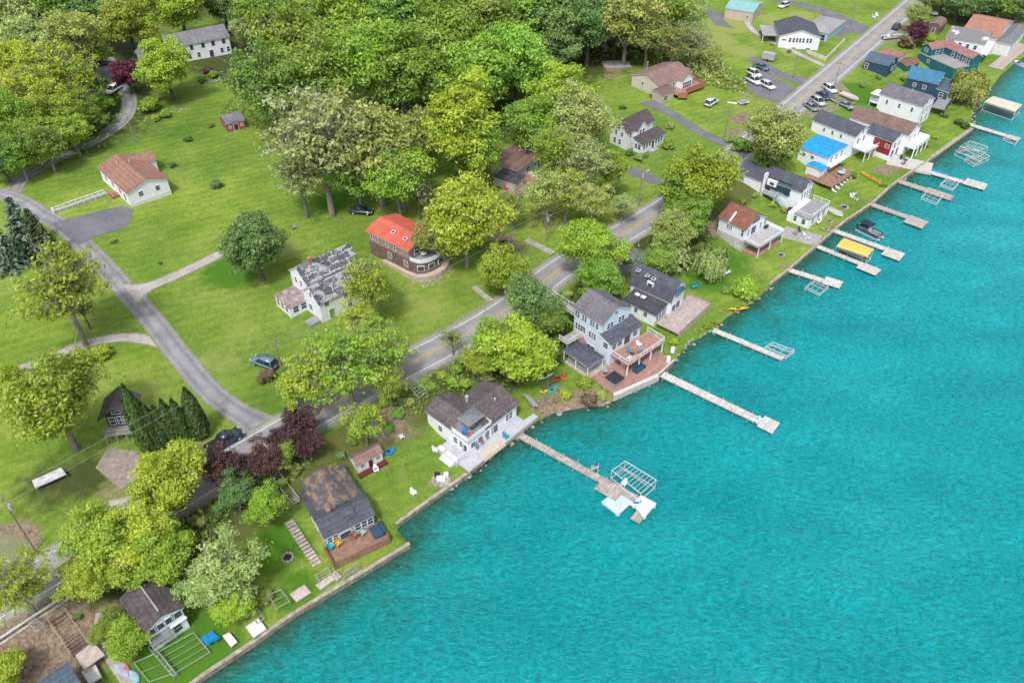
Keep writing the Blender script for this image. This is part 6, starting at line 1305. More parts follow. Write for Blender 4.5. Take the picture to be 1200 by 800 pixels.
# flat craft: boards and kayaks
def board(label, A, B, wd, mat, z=.12, name='paddle_board', kayak=False):
    a, b = G(*A), G(*B); d = (b - a).xy; L = d.length; e_ = Vector((a.x, a.y, max(a.z, b.z) + z)); n = 10; mb = MB(); vs = []
    for k in range(n + 1):
        t = k / n; hw = wd / 2 * math.sin(math.pi * min(.98, max(.02, t))) ** .6; r_ = .1 * (2 * t - 1) ** 2
        vs += [(L * t, -hw, r_ + .02), (L * t, 0, r_ - (.18 if kayak else .05)), (L * t, hw, r_ + .02), (L * t, 0, r_ + (.14 if kayak else .06))]
    fs = [(4 * k + j, 4 * k + (j + 1) % 4, 4 * k + 4 + (j + 1) % 4, 4 * k + 4 + j) for k in range(n) for j in range(4)]
    e = empty(name, label, 'kayak' if kayak else 'paddle board', e_, ang(d)); mb.add(vs, fs).build('hull', mat, e)
    if kayak: MB().ell((L * .48, 0, .12), (L * .12, wd * .3, .06), 10, 4).build('cockpit', BLACK, e)
    else: MB().box(L * .3, -wd * .3, .064, L * .62, wd * .3, .09).build('deck_pad', plain('pad_grey', (.35, .37, .42), .8), e); MB().add([(L * .06, -.01, -.02), (L * .12, -.01, -.02), (L * .07, -.01, -.2)], [(0, 1, 2)]).build('fin', BLACK, e)
    return e
PINK = plain('pink_plastic', (.70, .17, .23), .5, .1); LAV = plain('lavender_plastic', (.42, .46, .72), .5, .1); SKYB = plain('sky_blue_plastic', (.25, .50, .68), .5, .1)
board('pink paddle board lying by the concrete path', (137,773), (152,787), .85, PINK); board('lavender paddle board lying beside the pink one', (135,778), (151,793), .85, LAV, .16); board('pale sky-blue paddle board cut by the dock frame', (152,786), (163,799), .9, SKYB)
board('white kayak on top of the heap by the shore trees', (630,447), (648,440), .75, plain('white_plastic', (.65, .68, .72), .5), .5, 'kayak', True); board('red kayak in the heap by the shore trees', (645,450), (664,440), .75, plain('red_plastic', (.42, .06, .05), .5), .45, 'kayak', True); board('orange kayak beside the red one', (650,441), (664,446), .7, ORANC, .3, 'kayak', True)
board('dark kayak under the red one', (636,455), (653,450), .75, plain('slate_plastic', (.10, .13, .18), .5), .2, 'kayak', True); board('turquoise kayak below the heap', (641,463), (653,452), .8, plain('turquoise_plastic', (.04, .35, .45), .5), .2, 'kayak', True); board('yellow kayak at the lower side of the heap', (632,460), (642,458), .8, YELC, .15, 'kayak', True)
board('blue kayak beside the small shed on the lawn', (449,534), (463,526), 1.3, BLUEC, .2, 'kayak', True)
board('yellow kayaks lying at the rocks below the golden bush', (853,364), (876,366), .8, YELC, .4, 'kayak', True)
board('upturned white canoe on the lawn beside the glazed porch', (958,263), (962,255), .9, TRIM, .2, 'canoe', True)
board('grey canoe resting on the seawall corner', (962,268), (973,274), .9, FURN, .2, 'canoe', True)
# stored dock frames on the lower lawn
PIPE = plain('dull_pipe', (.40, .42, .42), .5, .15, metal=.3)
def ground_frame(label, quad, z, slats=4, name='stored_dock', cat='dock frame', mat=PIPE, fill=None):
    q = [G(a, b) for a, b in quad]; o = q[0].copy(); zz = max(v.z for v in q) - o.z + z; e = empty(name, label, cat, o); q = [Vector((v.x - o.x, v.y - o.y, zz)) for v in q]; mb = MB()
    for k in range(4): mb.tube(q[k], q[(k + 1) % 4], .06, n=5)
    mb.build('frame', mat, e); mb = MB()
    for k in range(1, slats): mb.tube(q[0].lerp(q[1], k / slats), q[3].lerp(q[2], k / slats), .045, n=4)
    if slats > 1: mb.build('cross_bar', mat, e)
    for v in q: MB().tube((v.x, v.y, -.2), v, .05, n=5).build('leg', mat, e)
    if fill: MB().flatpoly([v.xy for v in q], zz + .02, zz + .1).build('panel', fill, e)
    return e
WP = plain('pale_dock_panel', (.52, .44, .40), .75, .15, 1, stripe=(0, 3, .25)); WPW = plain('white_dock_panel', (.70, .66, .64), .7, .1, 1)
ground_frame('bare metal dock frame lying nearest the brown-roofed cottage', [(188,765),(207,790),(247,766),(228,743)], .5, 4); ground_frame('bare metal dock frame lying closest to the paddle boards', [(158,778),(176,800),(205,790),(188,765)], .4, 2); ground_frame('long white frame leaning over the lawn frames', [(176,762),(205,796),(209,793),(180,759)], .9, 6)
ground_frame('upright white lift frame on the lawn beside the beige dock panels', [(317,702),(325,718),(341,710),(331,696)], 1.2, 2); ground_frame('white frame behind the pale bushy tree', [(285,664),(292,680),(304,672),(297,658)], 1.0, 4); ground_frame('white frame at the wall end under the pale tree', [(294,722),(303,734),(311,728),(303,716)], .9, 3)
ground_frame('beige dock panel lying on the lawn by the seawall', [(340,697),(348,706),(365,695),(357,686)], .25, 2, 'dock_section', 'dock panel', fill=WP); ground_frame('narrow stacked dock panel near the beige one', [(370,687),(376,692),(396,678),(390,673)], .3, 2, 'dock_section', 'dock panel', fill=WP); ground_frame('small grey dock panel at the corner of the brown deck', [(388,676),(395,682),(401,677),(394,670)], .4, 2, 'dock_section', 'dock panel', fill=WOODT)
ground_frame('thin pipe rack along the seawall under the brown deck', [(402,674),(404,678),(423,665),(420,661)], .4, 3); ground_frame('pipe rack beside the stacked dock panel', [(371,678),(374,684),(388,675),(386,669)], .9, 2)
ground_frame('white dock panel standing on the wall by the blue loungers', [(289,737),(299,751),(314,741),(304,727)], .6, 2, 'dock_section', 'dock panel', fill=WPW); ground_frame('small white slide-like panel at the seawall', [(262,747),(272,760),(279,754),(270,743)], .5, 2, 'dock_section', 'dock panel', fill=WPW)
ground_frame('grey wall panel propped at the shore end of the white deck', [(613,466),(625,480),(631,480),(620,467)], .9, 3, 'dock_section', 'dock panel', fill=FURN)
ground_frame('white ramp with slatted sides from the road to the dark-roofed lake house', [(473,454),(492,477),(502,470),(483,447)], 1.6, 7, 'ramp', 'ramp'); ground_frame('low platform and rails stored at the lower corner beside the path', [(92,772),(104,792),(128,775),(112,756)], .9, 3, 'dock_section', 'dock panel', fill=WP)
ground_frame('white bench frame by the guard rail in the lower corner', [(36,733),(46,745),(55,737),(44,728)], .8, 3, 'bench', 'frame'); ground_frame('second dock panel beside the blue-grey roof', [(98,790),(108,806),(122,797),(113,780)], .7, 3, 'dock_section', 'dock panel', fill=WPW)
ground_frame('stack of pale boards beside the large yellow tree', [(40,567),(44,576),(80,560),(74,552)], .8, 3, 'board_stack', 'boards', fill=plain('pale_boards_stack', (.6, .6, .62), .7, .2, 1, stripe=(1, 3, .3)))
# chairs, loungers, tables
def make_chair(label, p, rz, mat=TRIM, group=None, s=1.0):
    e = empty('lawn_chair', label, 'chair', p, rz, group); e.scale = (s, s, s)
    MB().add([(-.3, -.3, .36), (.3, -.3, .40), (.3, .3, .30), (-.3, .3, .30)], [(0, 1, 2, 3)]).box(-.3, -.3, .30, .3, .3, .34).build('seat', mat, e)
    MB().add([(-.3, .28, .3), (.3, .28, .3), (.26, .62, 1.05), (-.26, .62, 1.05), (-.3, .33, .3), (.3, .33, .3), (.26, .67, 1.05), (-.26, .67, 1.05)], [(0, 1, 2, 3), (7, 6, 5, 4), (3, 2, 6, 7), (0, 3, 7, 4), (1, 5, 6, 2)]).build('backrest', mat, e)
    for s_ in (-1, 1):
        MB().box(s_ * .3, -.38, .52, s_ * .42, .45, .56).build('armrest', mat, e)
        for y in (-.32, .32): MB().box(s_ * .31, y - .04, 0, s_ * .38, y + .04, .52).build('leg', mat, e)
    return e
def on(px, py, dz=0): p = G(px, py); p.z += dz; return p
for px, py, r_, lb in [(998,232,.6,'white lawn chair, upper one of the cluster on the long lawn'),(1003,235,2.4,'white lawn chair, lower right of the cluster on the long lawn'),(1000,229,4.2,'white lawn chair, rear one of the cluster on the long lawn'),(471,513,2.2,'white lounge chair standing on the lawn below the dark-roofed lake house'),(441,552,.4,'white plastic chair on the lawn by the small shed'),(511,529,1.2,'white round-backed chair by the white steps'),(485,579,.8,'white chair alone on the lawn near the seawall')]:
    make_chair(lb, on(px, py), r_)
for k in range(6):
    p = on(983 + k * 3.1, 222 - k * 3.6 + (8 if k > 2 else 3)); p = on([977,981,985,988,991,995][k], [225,221,217,214,211,208][k])
    e = empty('sun_lounger', 'white sun lounger in the row beside the brown deck of the blue tarpaulin house', 'lounger', p, R(112), 'white loungers in a row'); e.scale = (.85, .85, .85); MB().box(-.9, -.32, .3, .5, .32, .4).build('seat', TRIM, e); MB().add([(.5, -.32, .4), (1.05, -.32, .85), (1.05, .32, .85), (.5, .32, .4)], [(0, 1, 2, 3)]).build('backrest', TRIM, e)
    for x in (-.8, .4):
        for y in (-.28, .28): MB().box(x - .03, y - .03, 0, x + .03, y + .03, .3).build('leg', TRIM, e)
for (a, b), (c, d), lb in [((239,747),(249,757),'blue sun lounger nearer the brown-roofed cottage'),((246,743),(257,753),'blue sun lounger nearer the seawall')]:
    p, q = on(a, b), on(c, d); e = empty('sun_lounger', lb, 'lounger', p, ang((q - p).xy)); L = (q - p).xy.length; MB().box(0, -.42, .35, L * .65, .42, .5).build('seat', BLUEC, e); MB().add([(L * .65, -.42, .5), (L, -.42, .85), (L, .42, .85), (L * .65, .42, .5)], [(0, 1, 2, 3)]).build('backrest', BLUEC, e)
    for x in (.15, L * .6):
        for y in (-.36, .36): MB().box(x - .04, y - .04, 0, x + .04, y + .04, .35).build('leg', TRIM, e)
def table(label, p, r_, mat, z=.72, cat='table', name='round_table'):
    e = empty(name, label, cat, p); MB().tube((0, 0, z - .06), (0, 0, z), r_, n=14).build('tabletop', mat, e); MB().tube((0, 0, 0), (0, 0, z - .062), .06, n=6).tube((0, 0, 0), (0, 0, .05), r_ * .5, n=10).build('pedestal', DARKM, e); return e
def firepit(label, px, py, r_=.7):
    p = on(px, py); e = empty('fire_pit', label, 'fire pit', p); mb = MB(); n = 10
    for k in range(n): a = 6.283 * k / n; mb.ell((r_ * math.cos(a), r_ * math.sin(a), .1), (r_ * .32, r_ * .32, .2), 6, 4)
    mb.build('stone_ring', ROCK, e); MB().tube((0, 0, .01), (0, 0, .06), r_ * .8, n=10).build('ash_bed', BLACK, e)
firepit('stone fire ring on the long lawn near the water', 989, 243, .9); firepit('round fire pit on the lawn below the willow house', 915, 299, .7); firepit('small fire ring near the white canoe', 972, 259, .6); firepit('dark fire pit on the lawn left of the wooden walkway', 337, 653, .8)
hh = HS['tall']
def onh(h, x, y, z): return Vector((h.org.x + x * h.c - y * h.s, h.org.y + x * h.s + y * h.c, h.z + z))
bx0, by0, bx1, by1 = HS['balc']
for k in range(4): make_chair('white-framed chair by the balcony table of the tall pale blue house', onh(hh, bx0 + 1.6 + k * 1.4, by0 + 1.0 + (k % 2) * 1.3, 2.8), hh.rz + (3.14 if k % 2 == 0 else 0), plain('blue_cushion', (.12, .23, .34), .7) if k in (1, 2) else TRIM, 'chairs on the balcony')
table('small round table on the balcony of the tall pale blue house', onh(hh, bx0 + 3.2, by0 + 1.7, 2.8), .55, WOODB)
p = P(720, 446, 1.2); e = empty('hot_tub', 'square hot tub with a dark cover on the red-brown patio', 'hot tub', (p.x, p.y, hh.z + .15), hh.rz); MB().box(-1.25, -1.25, 0, 1.25, 1.25, .8).build('shell', FURN, e, bevel=.08); MB().box(-1.32, -1.32, .803, 1.32, 1.32, .95).build('cover', DARKM, e, bevel=.05)
p = P(709, 437, 1.2); table('small round dark grill table beside the hot tub', (p.x, p.y, hh.z + .15), .55, FURN)
p = P(749, 433, 1.2); e = empty('sofa', 'dark blue patio sofa under the balcony', 'sofa', (p.x, p.y, hh.z + .15), hh.rz); MB().box(-1.1, -.5, .1, 1.1, .4, .45).build('seat', NAVY, e, bevel=.05); MB().box(-1.1, .4, .1, 1.1, .65, .9).build('backrest', NAVY, e, bevel=.05); MB().box(-1.3, -.5, .1, -1.1, .65, .65).box(1.1, -.5, .1, 1.3, .65, .65).build('armrest', NAVY, e)
p = P(731, 428, 1.2); make_chair('white folding chair under the balcony edge', (p.x, p.y, hh.z + .15), 1.0)
for k, (a, b) in enumerate([(783,423),(788,412)]):
    p = P(a, b, 1.2); e = empty('white_bollard', ['white mooring post nearest the patio steps','white mooring post at the shore end of the patio'][k], 'post', (p.x, p.y, hh.z + .15)); MB().tube((0, 0, 0), (0, 0, 1.0), .45, .35, n=10).build('body', TRIM, e); MB().ell((0, 0, 1.05), (.38, .38, .2), 10, 5).build('cap', TRIM, e)
make_chair('white chair on the end platform of the long pale dock, outer one', P(890, 492, .78) , 2.0); make_chair('white chair on the end platform of the long pale dock, inner one', P(885, 495, .78), 2.6)
make_chair('white chair on the long dock beside the open lift frame', P(731, 568, .78), rz1)
# flag at the long dock
p = P(700, 558, .7); e = empty('flag', 'small red, white and blue flag on a pole on the long dock', 'flag', p); MB().tube((0, 0, 0), (0, 0, 3.2), .04, n=6).build('pole', TRIM, e)
fl = MB(); cols = 6
for k in range(cols):
    a, b = k / cols, (k + 1) / cols; f = lambda t: .12 * math.sin(t * 7)
    for j in range(6):
        z0, z1 = 3.1 - j * .18, 3.1 - (j + 1) * .18; mi = 0 if (k < 3 and j < 3) else 1 + j % 2
        fl.add([(-.05 - a * 1.1, f(a), z0 - a * .5), (-.05 - b * 1.1, f(b), z0 - b * .5), (-.05 - b * 1.1, f(b), z1 - b * .5), (-.05 - a * 1.1, f(a), z1 - a * .5)], [(0, 1, 2, 3)], mi)
fl.build('cloth', [plain('flag_blue', (.03, .05, .22), .8, .02), plain('flag_red', (.5, .03, .05), .8, .02), plain('flag_white', (.7, .7, .7), .8, .02)], e)
# umbrella and terrace things of the dark-roofed lake house
hl = HS['lake']; tx0, ty0, tx1, ty1 = HS['terr']
e = empty('parasol', 'grey square parasol open over the roof terrace', 'parasol', onh(hl, (tx0 + tx1) / 2 + .3, (ty0 + ty1) / 2 + .5, 3.16), hl.rz); MB().tube((0, 0, 0), (0, 0, 2.5), .05).build('pole', DARKM, e); s_ = 1.9
MB().add([(-s_, -s_ * .8, 2.1), (s_, -s_ * .8, 2.1), (s_, s_ * .8, 2.1), (-s_, s_ * .8, 2.1), (0, 0, 2.65)], [(0, 1, 4), (1, 2, 4), (2, 3, 4), (3, 0, 4)]).build('canopy', plain('grey_canvas', (.17, .18, .20), .7, .1), e)
table('round table under the grey parasol', onh(hl, (tx0 + tx1) / 2, (ty0 + ty1) / 2, 3.16), .6, FURN)
for k, (u, v, lb, m_) in enumerate([(.18,.5,'blue chair on the roof terrace at the outer wall',BLUEC),(.25,.2,'reddish chair on the roof terrace corner',plain('rose_plastic',(.45,.18,.17),.6)),(.8,.2,'grey chair on the roof terrace near the rail',FURN),(.85,.6,'red-brown chair on the roof terrace by the big roof',WOODR)]): make_chair(lb, onh(hl, tx0 + (tx1 - tx0) * u, ty0 + (ty1 - ty0) * v, 3.16), k * 1.5, m_)
for k in range(3):
    p = P(559 + k * 6, 527 - k * 6, 1.5); e = empty('closed_parasol', 'folded brown parasol standing on the white waterside deck', 'parasol', (p.x, p.y, hl.z + .5), 0, 'folded parasols on the white deck'); MB().tube((0, 0, 0), (0, 0, 2.3), .04).build('pole', DARKM, e); MB().tube((0, 0, .6), (0, 0, 2.2), .30, .06, n=8).build('canopy', plain('brown_canvas', (.24, .18, .17), .8, .15), e)
p = P(576, 528, 1.3); e = empty('deck_mat', 'pale beige rug spread on the waterside deck', 'rug', (p.x, p.y, hl.z + .505), hl.rz); MB().box(-2.6, -1.0, 0, 2.6, 1.0, .03).build('cloth', plain('beige_rug', (.52, .46, .38), .9, .15), e)
make_chair('teal deck chair on the white waterside deck near the dock', (P(593, 513, 1.5).x, P(593, 513, 1.5).y, hl.z + .5), hl.rz, TEALC)
# lawn clutter by the seawall
p = on(517, 562); e = empty('picnic_set', 'round stone seat circle with light furniture at the seawall lawn corner', 'garden seat', p); MB().tube((0, 0, 0), (0, 0, .12), 1.6, n=16).build('stone_base', ROCK, e); MB().box(-.7, -.5, .12, .7, .3, .75).build('bench', WHITE, e, bevel=.05); MB().box(-1.1, .4, .12, -.3, 1.1, .8).build('chair', DARKM, e, bevel=.05); MB().tube((.8, .7, .12), (.8, .7, .8), .4, n=10).build('tub', TRIM, e)
for px, py, lb, m_ in [(404,657,'yellow round float lying under the brown deck',YELC)]:
    p = on(px, py, .1); e = tag(MB().tube((0, 0, 0), (0, 0, .3), .7, n=12).build('float_ring', m_, None, p), lb, 'float')
# things on the patched cottage deck
hp = HS['patch']
for px, py, lb, m_, nm in [(396,637,'yellow plastic chair on the brown deck',YELC,'c'),(388,640,'teal plastic chair at the corner of the brown deck',plain('turquoise_chair',(.03,.40,.55),.5),'c'),(416,627,'brown wicker chair in the middle of the brown deck',WOODB,'c'),(425,624,'light green chair near the cottage wall on the brown deck',plain('sage_cloth',(.34,.45,.38),.7),'c')]:
    p = P(px, py, hp.z + 1.0); make_chair(lb, (p.x, p.y, hp.z + .75), 2.5, m_, s=1.3)
p = P(441, 620, hp.z + 1.0); e = empty('sofa', 'dark navy corner sofa at the end of the brown deck', 'sofa', (p.x, p.y, hp.z + .75), hp.rz); MB().box(-.9, -1.5, .1, .9, .8, .45).build('seat', NAVY, e, bevel=.05); MB().box(.6, -1.5, .453, .95, .8, .95).build('backrest', NAVY, e, bevel=.05)
# wooden walkways and stairs
def steps(label, A, B, wd, n, mat=WOODT, rail=None, name='steps', lift_=.12):
    a, b = G(*A), G(*B); d = (b - a); rz = ang(d.xy); L = d.xy.length; e = empty(name, label, 'steps', a, rz); ts = MB()
    for k in range(n): ts.box(L * k / n + .02, -wd / 2, d.z * (k + .5) / n + lift_ - .06, L * (k + .85) / n, wd / 2, d.z * (k + .5) / n + lift_)
    ts.build('treads', mat, e)
    if rail:
        for s_ in (-1, 1):
            m_ = MB().tube((0, s_ * wd / 2, .95), (L, s_ * wd / 2, d.z + .95), .05, n=5)
            for k in range(5): m_.tube((L * k / 4, s_ * wd / 2, d.z * k / 4 - .1), (L * k / 4, s_ * wd / 2, d.z * k / 4 + .95), .04, n=4)
            m_.build('handrail', rail, e)
    return e
steps('weathered boardwalk along the left side of the patched-roof cottage', (372,662), (338,610), 1.4, 14, WOODT, None, 'boardwalk'); steps('ropes-and-rails stair from the road down to the patched-roof cottage', (347,590), (321,556), 1.3, 14, GREYW, METALW)
steps('dark wooden ramp with pale handrails in the leaf-littered corner', (96,764), (68,722), 2.2, 12, plain('dark_ramp_boards', (.10, .07, .06), .85, .2), plain('beige_handrail', (.45, .35, .28), .8, .1)); steps('stone steps from the lawn to the road below the red-roofed house', (575,353), (555,336), 1.3, 8, CONC, None, 'steps'); steps('paved steps on the lawn by the white farmhouse down to the road', (466,406), (440,383), 1.4, 9, CONC); steps('stepping-stone path rising from the road beside the small side drive', (648,297), (616,281), 1.6, 10, CONC)
# guard rail
a, b = G(-12, 760), G(83, 697); d = (b - a); e = empty('guard_rail', 'white guard rail along the road edge in the lower corner', 'guard rail', a, ang(d.xy)); L = d.xy.length
MB().box(0, -.06, .5, L, .06, .78).build('rail', TRIM, e)
for k in range(9): MB().box(L * k / 8 - .07, .07, -.5, L * k / 8 + .07, .2, .8).build('post', GREYW, e)
MB().box(0, -.5, -2.5, L, -.2, .1).build('retaining_wall', CONC, e)
# lean fences: shed wall in the wood, ramp of the ranch
a, b = G(659, 54), G(673, 50); e = empty('board_fence', 'short grey board fence panel standing in the shaded lawn corner', 'fence', a, ang((b - a).xy)); MB().box(0, -.05, 0, (b - a).xy.length, .05, 1.9).build('boards', plain('grey_boards', (.42, .40, .40), .8, .2, 1, stripe=(0, 3, .3)), e); 
for k in (0, 1): MB().box(k * (b - a).xy.length - .07, .06, -.2, k * (b - a).xy.length + .07, .2, 2.0).build('post', GREYW, e)
a, b = G(124, 228), G(63, 249); d = (b - a); e = empty('access_ramp', 'long white-railed access ramp across the lawn to the ranch house', 'ramp', a, ang(d.xy)); L = d.xy.length
MB().box(0, -.7, .1, L, .7, .35).build('walkway', FURN, e)
for s_ in (-1, 1):
    m_ = MB().box(0, s_ * .72 - .06, .85, L, s_ * .72 + .06, 1.0)
    for k in range(10): m_.box(L * k / 9 - .05, s_ * .72 - .05, -.3, L * k / 9 + .05, s_ * .72 + .05, .85)
    m_.build('railing', TRIM, e)
MB().box(L - .1, -.8, 0, L + .05, .8, 1.0).build('end_gate', TRIM, e)
# raised stone beds
def stones(label, pts, n, name='stone_bed'):
    mb = MB(); o = G(*pts[0])
    for k in range(n):
        t = rng.random() * (len(pts) - 1); i = int(t); p = G(*pts[i]).lerp(G(*pts[i + 1]), t - i) + Vector((rng.normal(0, .5), rng.normal(0, .5), .05)) - o; s_ = rng.uniform(.15, .4); mb.ell(p, (s_, s_ * .8, s_ * .6), 6, 4)
    tag(mb.build(name, ROCK, None, o), label, 'stones', kind='stuff')
stones('row of pale stones edging the bed in front of the long white house', [(222,101),(240,97),(262,94)], 60); stones('stones and dirt heap around the bed at the drive bend', [(166,142),(195,132),(222,127)], 50); stones('rubble edge of the parking area above the road bank', [(866,108),(882,115),(900,124)], 40); stones('white stones around the plinth of the red-roofed house', [(470,318),(500,335),(520,325),(530,312)], 50)
# trampoline-like pit on the back lawn
p = on(722, 76); e = empty('stone_patio', 'half-built grey patio platform with steps on the shaded back lawn', 'patio', p, .1); MB().box(-4, -2.5, -.3, 2, 2.5, .35).build('slab', plain('grey_slab', (.38, .37, .38), .8, .15), e); MB().box(2.02, -2.2, -.3, 4.5, 2.2, .12).build('lower_slab', CONC, e); MB().box(-4.6, -3.1, -.3, -4.02, 1, .55).build('kerb', plain('brick_kerb', (.28, .14, .10), .9, .2), e)
e = empty('patio_screen', 'pink-covered garden thing at the scrub edge above the ranch house', 'garden cover', on(752, 58), .3); MB().tube((0, 0, 0), (0, 0, 1.5), .7, .2, n=8).build('cover', PINK, e); MB().tube((0, 0, 1.5), (0, 0, 1.7), .05).build('tip', TRIM, e)
e = empty('lounger_swing', 'teal lawn swing frame on the grass beside the gambrel-roofed house', 'swing', on(814, 338), .5); MB().tube((-1, -.6, 0), (-1, 0, 1.8), .05).tube((-1, .6, 0), (-1, 0, 1.8), .05).tube((1, -.6, 0), (1, 0, 1.8), .05).tube((1, .6, 0), (1, 0, 1.8), .05).tube((-1, 0, 1.8), (1, 0, 1.8), .05).build('frame', TEALC, e); MB().box(-.8, -.3, .5, .8, .3, .58).box(-.8, .3, .5, .8, .36, 1.1).build('seat', TEALC, e)
e = empty('hammock', 'white hammock on the lawn below the willow', 'hammock', on(845, 322), .0); h_ = MB()
for k in range(8): t0, t1 = k / 8, (k + 1) / 8; f = lambda t: (-1.8 + 3.6 * t, 1.1 - 1.0 * math.sin(math.pi * t)); a_, b_ = f(t0), f(t1); h_.add([(a_[0], -.4, a_[1]), (b_[0], -.4, b_[1]), (b_[0], .4, b_[1]), (a_[0], .4, a_[1])], [(0, 1, 2, 3)])
h_.build('cloth', TRIM, e)
for s_ in (-1, 1): MB().tube((s_ * 1.9, 0, 0), (s_ * 1.9, 0, 1.4), .06).build('post', GREYW, e)
e = empty('patio_terrace', 'grey stone terrace with outdoor furniture near the water by the curved dock', 'terrace', on(939, 277), R(-28)); MB().box(-4.2, -2.6, -.5, 4.2, 2.6, .08).build('slab', plain('terrace_stone', (.36, .34, .33), .85, .2, 1.2), e)
for k, (a_, b_, lb) in enumerate([(936,272,'dark grill chair on the stone terrace'),(942,277,'white chair in the middle of the stone terrace'),(948,281,'white chair at the lake end of the stone terrace'),(931,275,'grey chair at the house end of the stone terrace')]): make_chair(lb, on(a_, b_, .1), k * 1.7, [DARKM, TRIM, TRIM, FURN][k])
e = empty('patio_terrace', 'pale paved terrace with furniture below the red-walled house', 'terrace', on(1066, 192), R(-28)); MB().box(-5.5, -3.2, -.5, 5.5, 3.2, .08).build('slab', plain('pale_terrace_stone', (.50, .47, .44), .85, .12, 1.2), e)
for k, (a_, b_, lb) in enumerate([(1056,187,'dark chair beside the terrace wall of the red-walled house'),(1061,189,'blue chair on the pale paved terrace'),(1058,193,'brown chair at the corner of the pale paved terrace')]): make_chair(lb, on(a_, b_, .1), k * 1.7, [DARKM, NAVY, WOODB][k])
table('blue-clothed table on the brown deck of the blue tarpaulin house', onh(HS['tarp'], 3.0, -3.0, .8), .9, LBLUE); make_chair('white chair on the brown deck of the blue tarpaulin house', onh(HS['tarp'], 5.0, -2.6, .8), 2, TRIM); make_chair('grey chair at the edge of the brown deck of the blue tarpaulin house', onh(HS['tarp'], 1.0, -3.2, .8), 1, FURN)
for k in range(10):
    p = on(1010 + k * 2.3, 204 + k * 1.3); tag(MB().ell((0, 0, .35), (.55, .55, .45), 7, 5).build('flower_clump', plain('orange_flowers', (.55, .28, .02), .8, .4, 4), None, p), 'clump of orange-yellow flowers in the row at the lawn end', 'flowers', 'orange flower row')
ht = HS['terrace']
for k, (a_, b_, lb, m_) in enumerate([(600,217,'white table set on the cluttered front terrace',TRIM),(594,221,'orange chair on the cluttered front terrace',ORANC),(606,211,'pale blue chair on the cluttered front terrace',SKYB),(613,215,'red-brown box seat on the cluttered front terrace',WOODR)]):
    p = P(a_, b_, ht.z + .7); make_chair(lb, (p.x, p.y, ht.z + .5), k, m_, s=1.2)
# shed-like trailer and clutter by the parking place
e = empty('cargo_trailer', 'grey box trailer parked at the head of the asphalt drive', 'trailer', on(900, 71), R(-30)); MB().box(-2, -1.1, .5, 2, 1.1, 2.5).build('body', plain('trailer_grey', (.38, .38, .39), .6, .1), e, bevel=.06); MB().tube((2, 0, .6), (3, 0, .6), .06).build('hitch', DARKM, e)
for s_ in (-1, 1): MB().tube((0, s_ * 1.12, .4), (0, s_ * 1.32, .4), .4, n=12).build('wheel', BLACK, e)
e = empty('utility_trailer', 'low flat trailer loaded with grey gear on the bank above the road', 'trailer', on(871, 122), R(20)); MB().box(-1.6, -.9, .5, 1.6, .9, .65).build('bed', METALW, e); MB().box(-1.2, -.6, .655, .9, .6, 1.1).build('load', plain('load_grey', (.3, .32, .36), .7, .25, 3), e)
for s_ in (-1, 1): MB().tube((0, s_ * .95, .35), (0, s_ * 1.12, .35), .33, n=12).build('wheel', BLACK, e)
e = empty('plank', 'white plank lying on the lawn near the parked white car', 'plank', on(858, 121), -.3); MB().box(-1.3, -.35, 0, 1.3, .35, .15).build('board', TRIM, e)
e = empty('grill', 'black grill and bins beside the small side drive', 'grill', on(588, 287), .3); MB().box(-1, -.4, .3, 1, .4, .9).build('body', BLACK, e, bevel=.06); MB().tube((-.7, 0, 0), (-.7, 0, .3), .06).tube((.7, 0, 0), (.7, 0, .3), .06).build('leg_frame', DARKM, e); MB().box(1.2, -.4, 0, 1.9, .3, 1.0).build('bin', FURN, e)
for k, (a_, b_, m_, lb) in enumerate([(1027,20,TRIM,'white garden ornament on the roadside lawn, taller one'),(1024,22,TRIM,'white garden ornament on the roadside lawn, shorter one'),(345,268,GREYW,'small wooden garden seat on the big lawn near the dark tree')]): make_chair(lb, on(a_, b_), k, m_, s=1.3)
e = empty('blue_tarp_dome', 'pale blue covered tub at the edge of the trees by the last house', 'cover', on(1184, 31)); MB().ell((0, 0, .6), (1.6, 1.4, 1.0), 10, 6, zmin=-.6).build('cover', SKYB, e); MB().tube((0, 0, -.2), (0, 0, .2), 1.5, n=12).build('base', FURN, e)

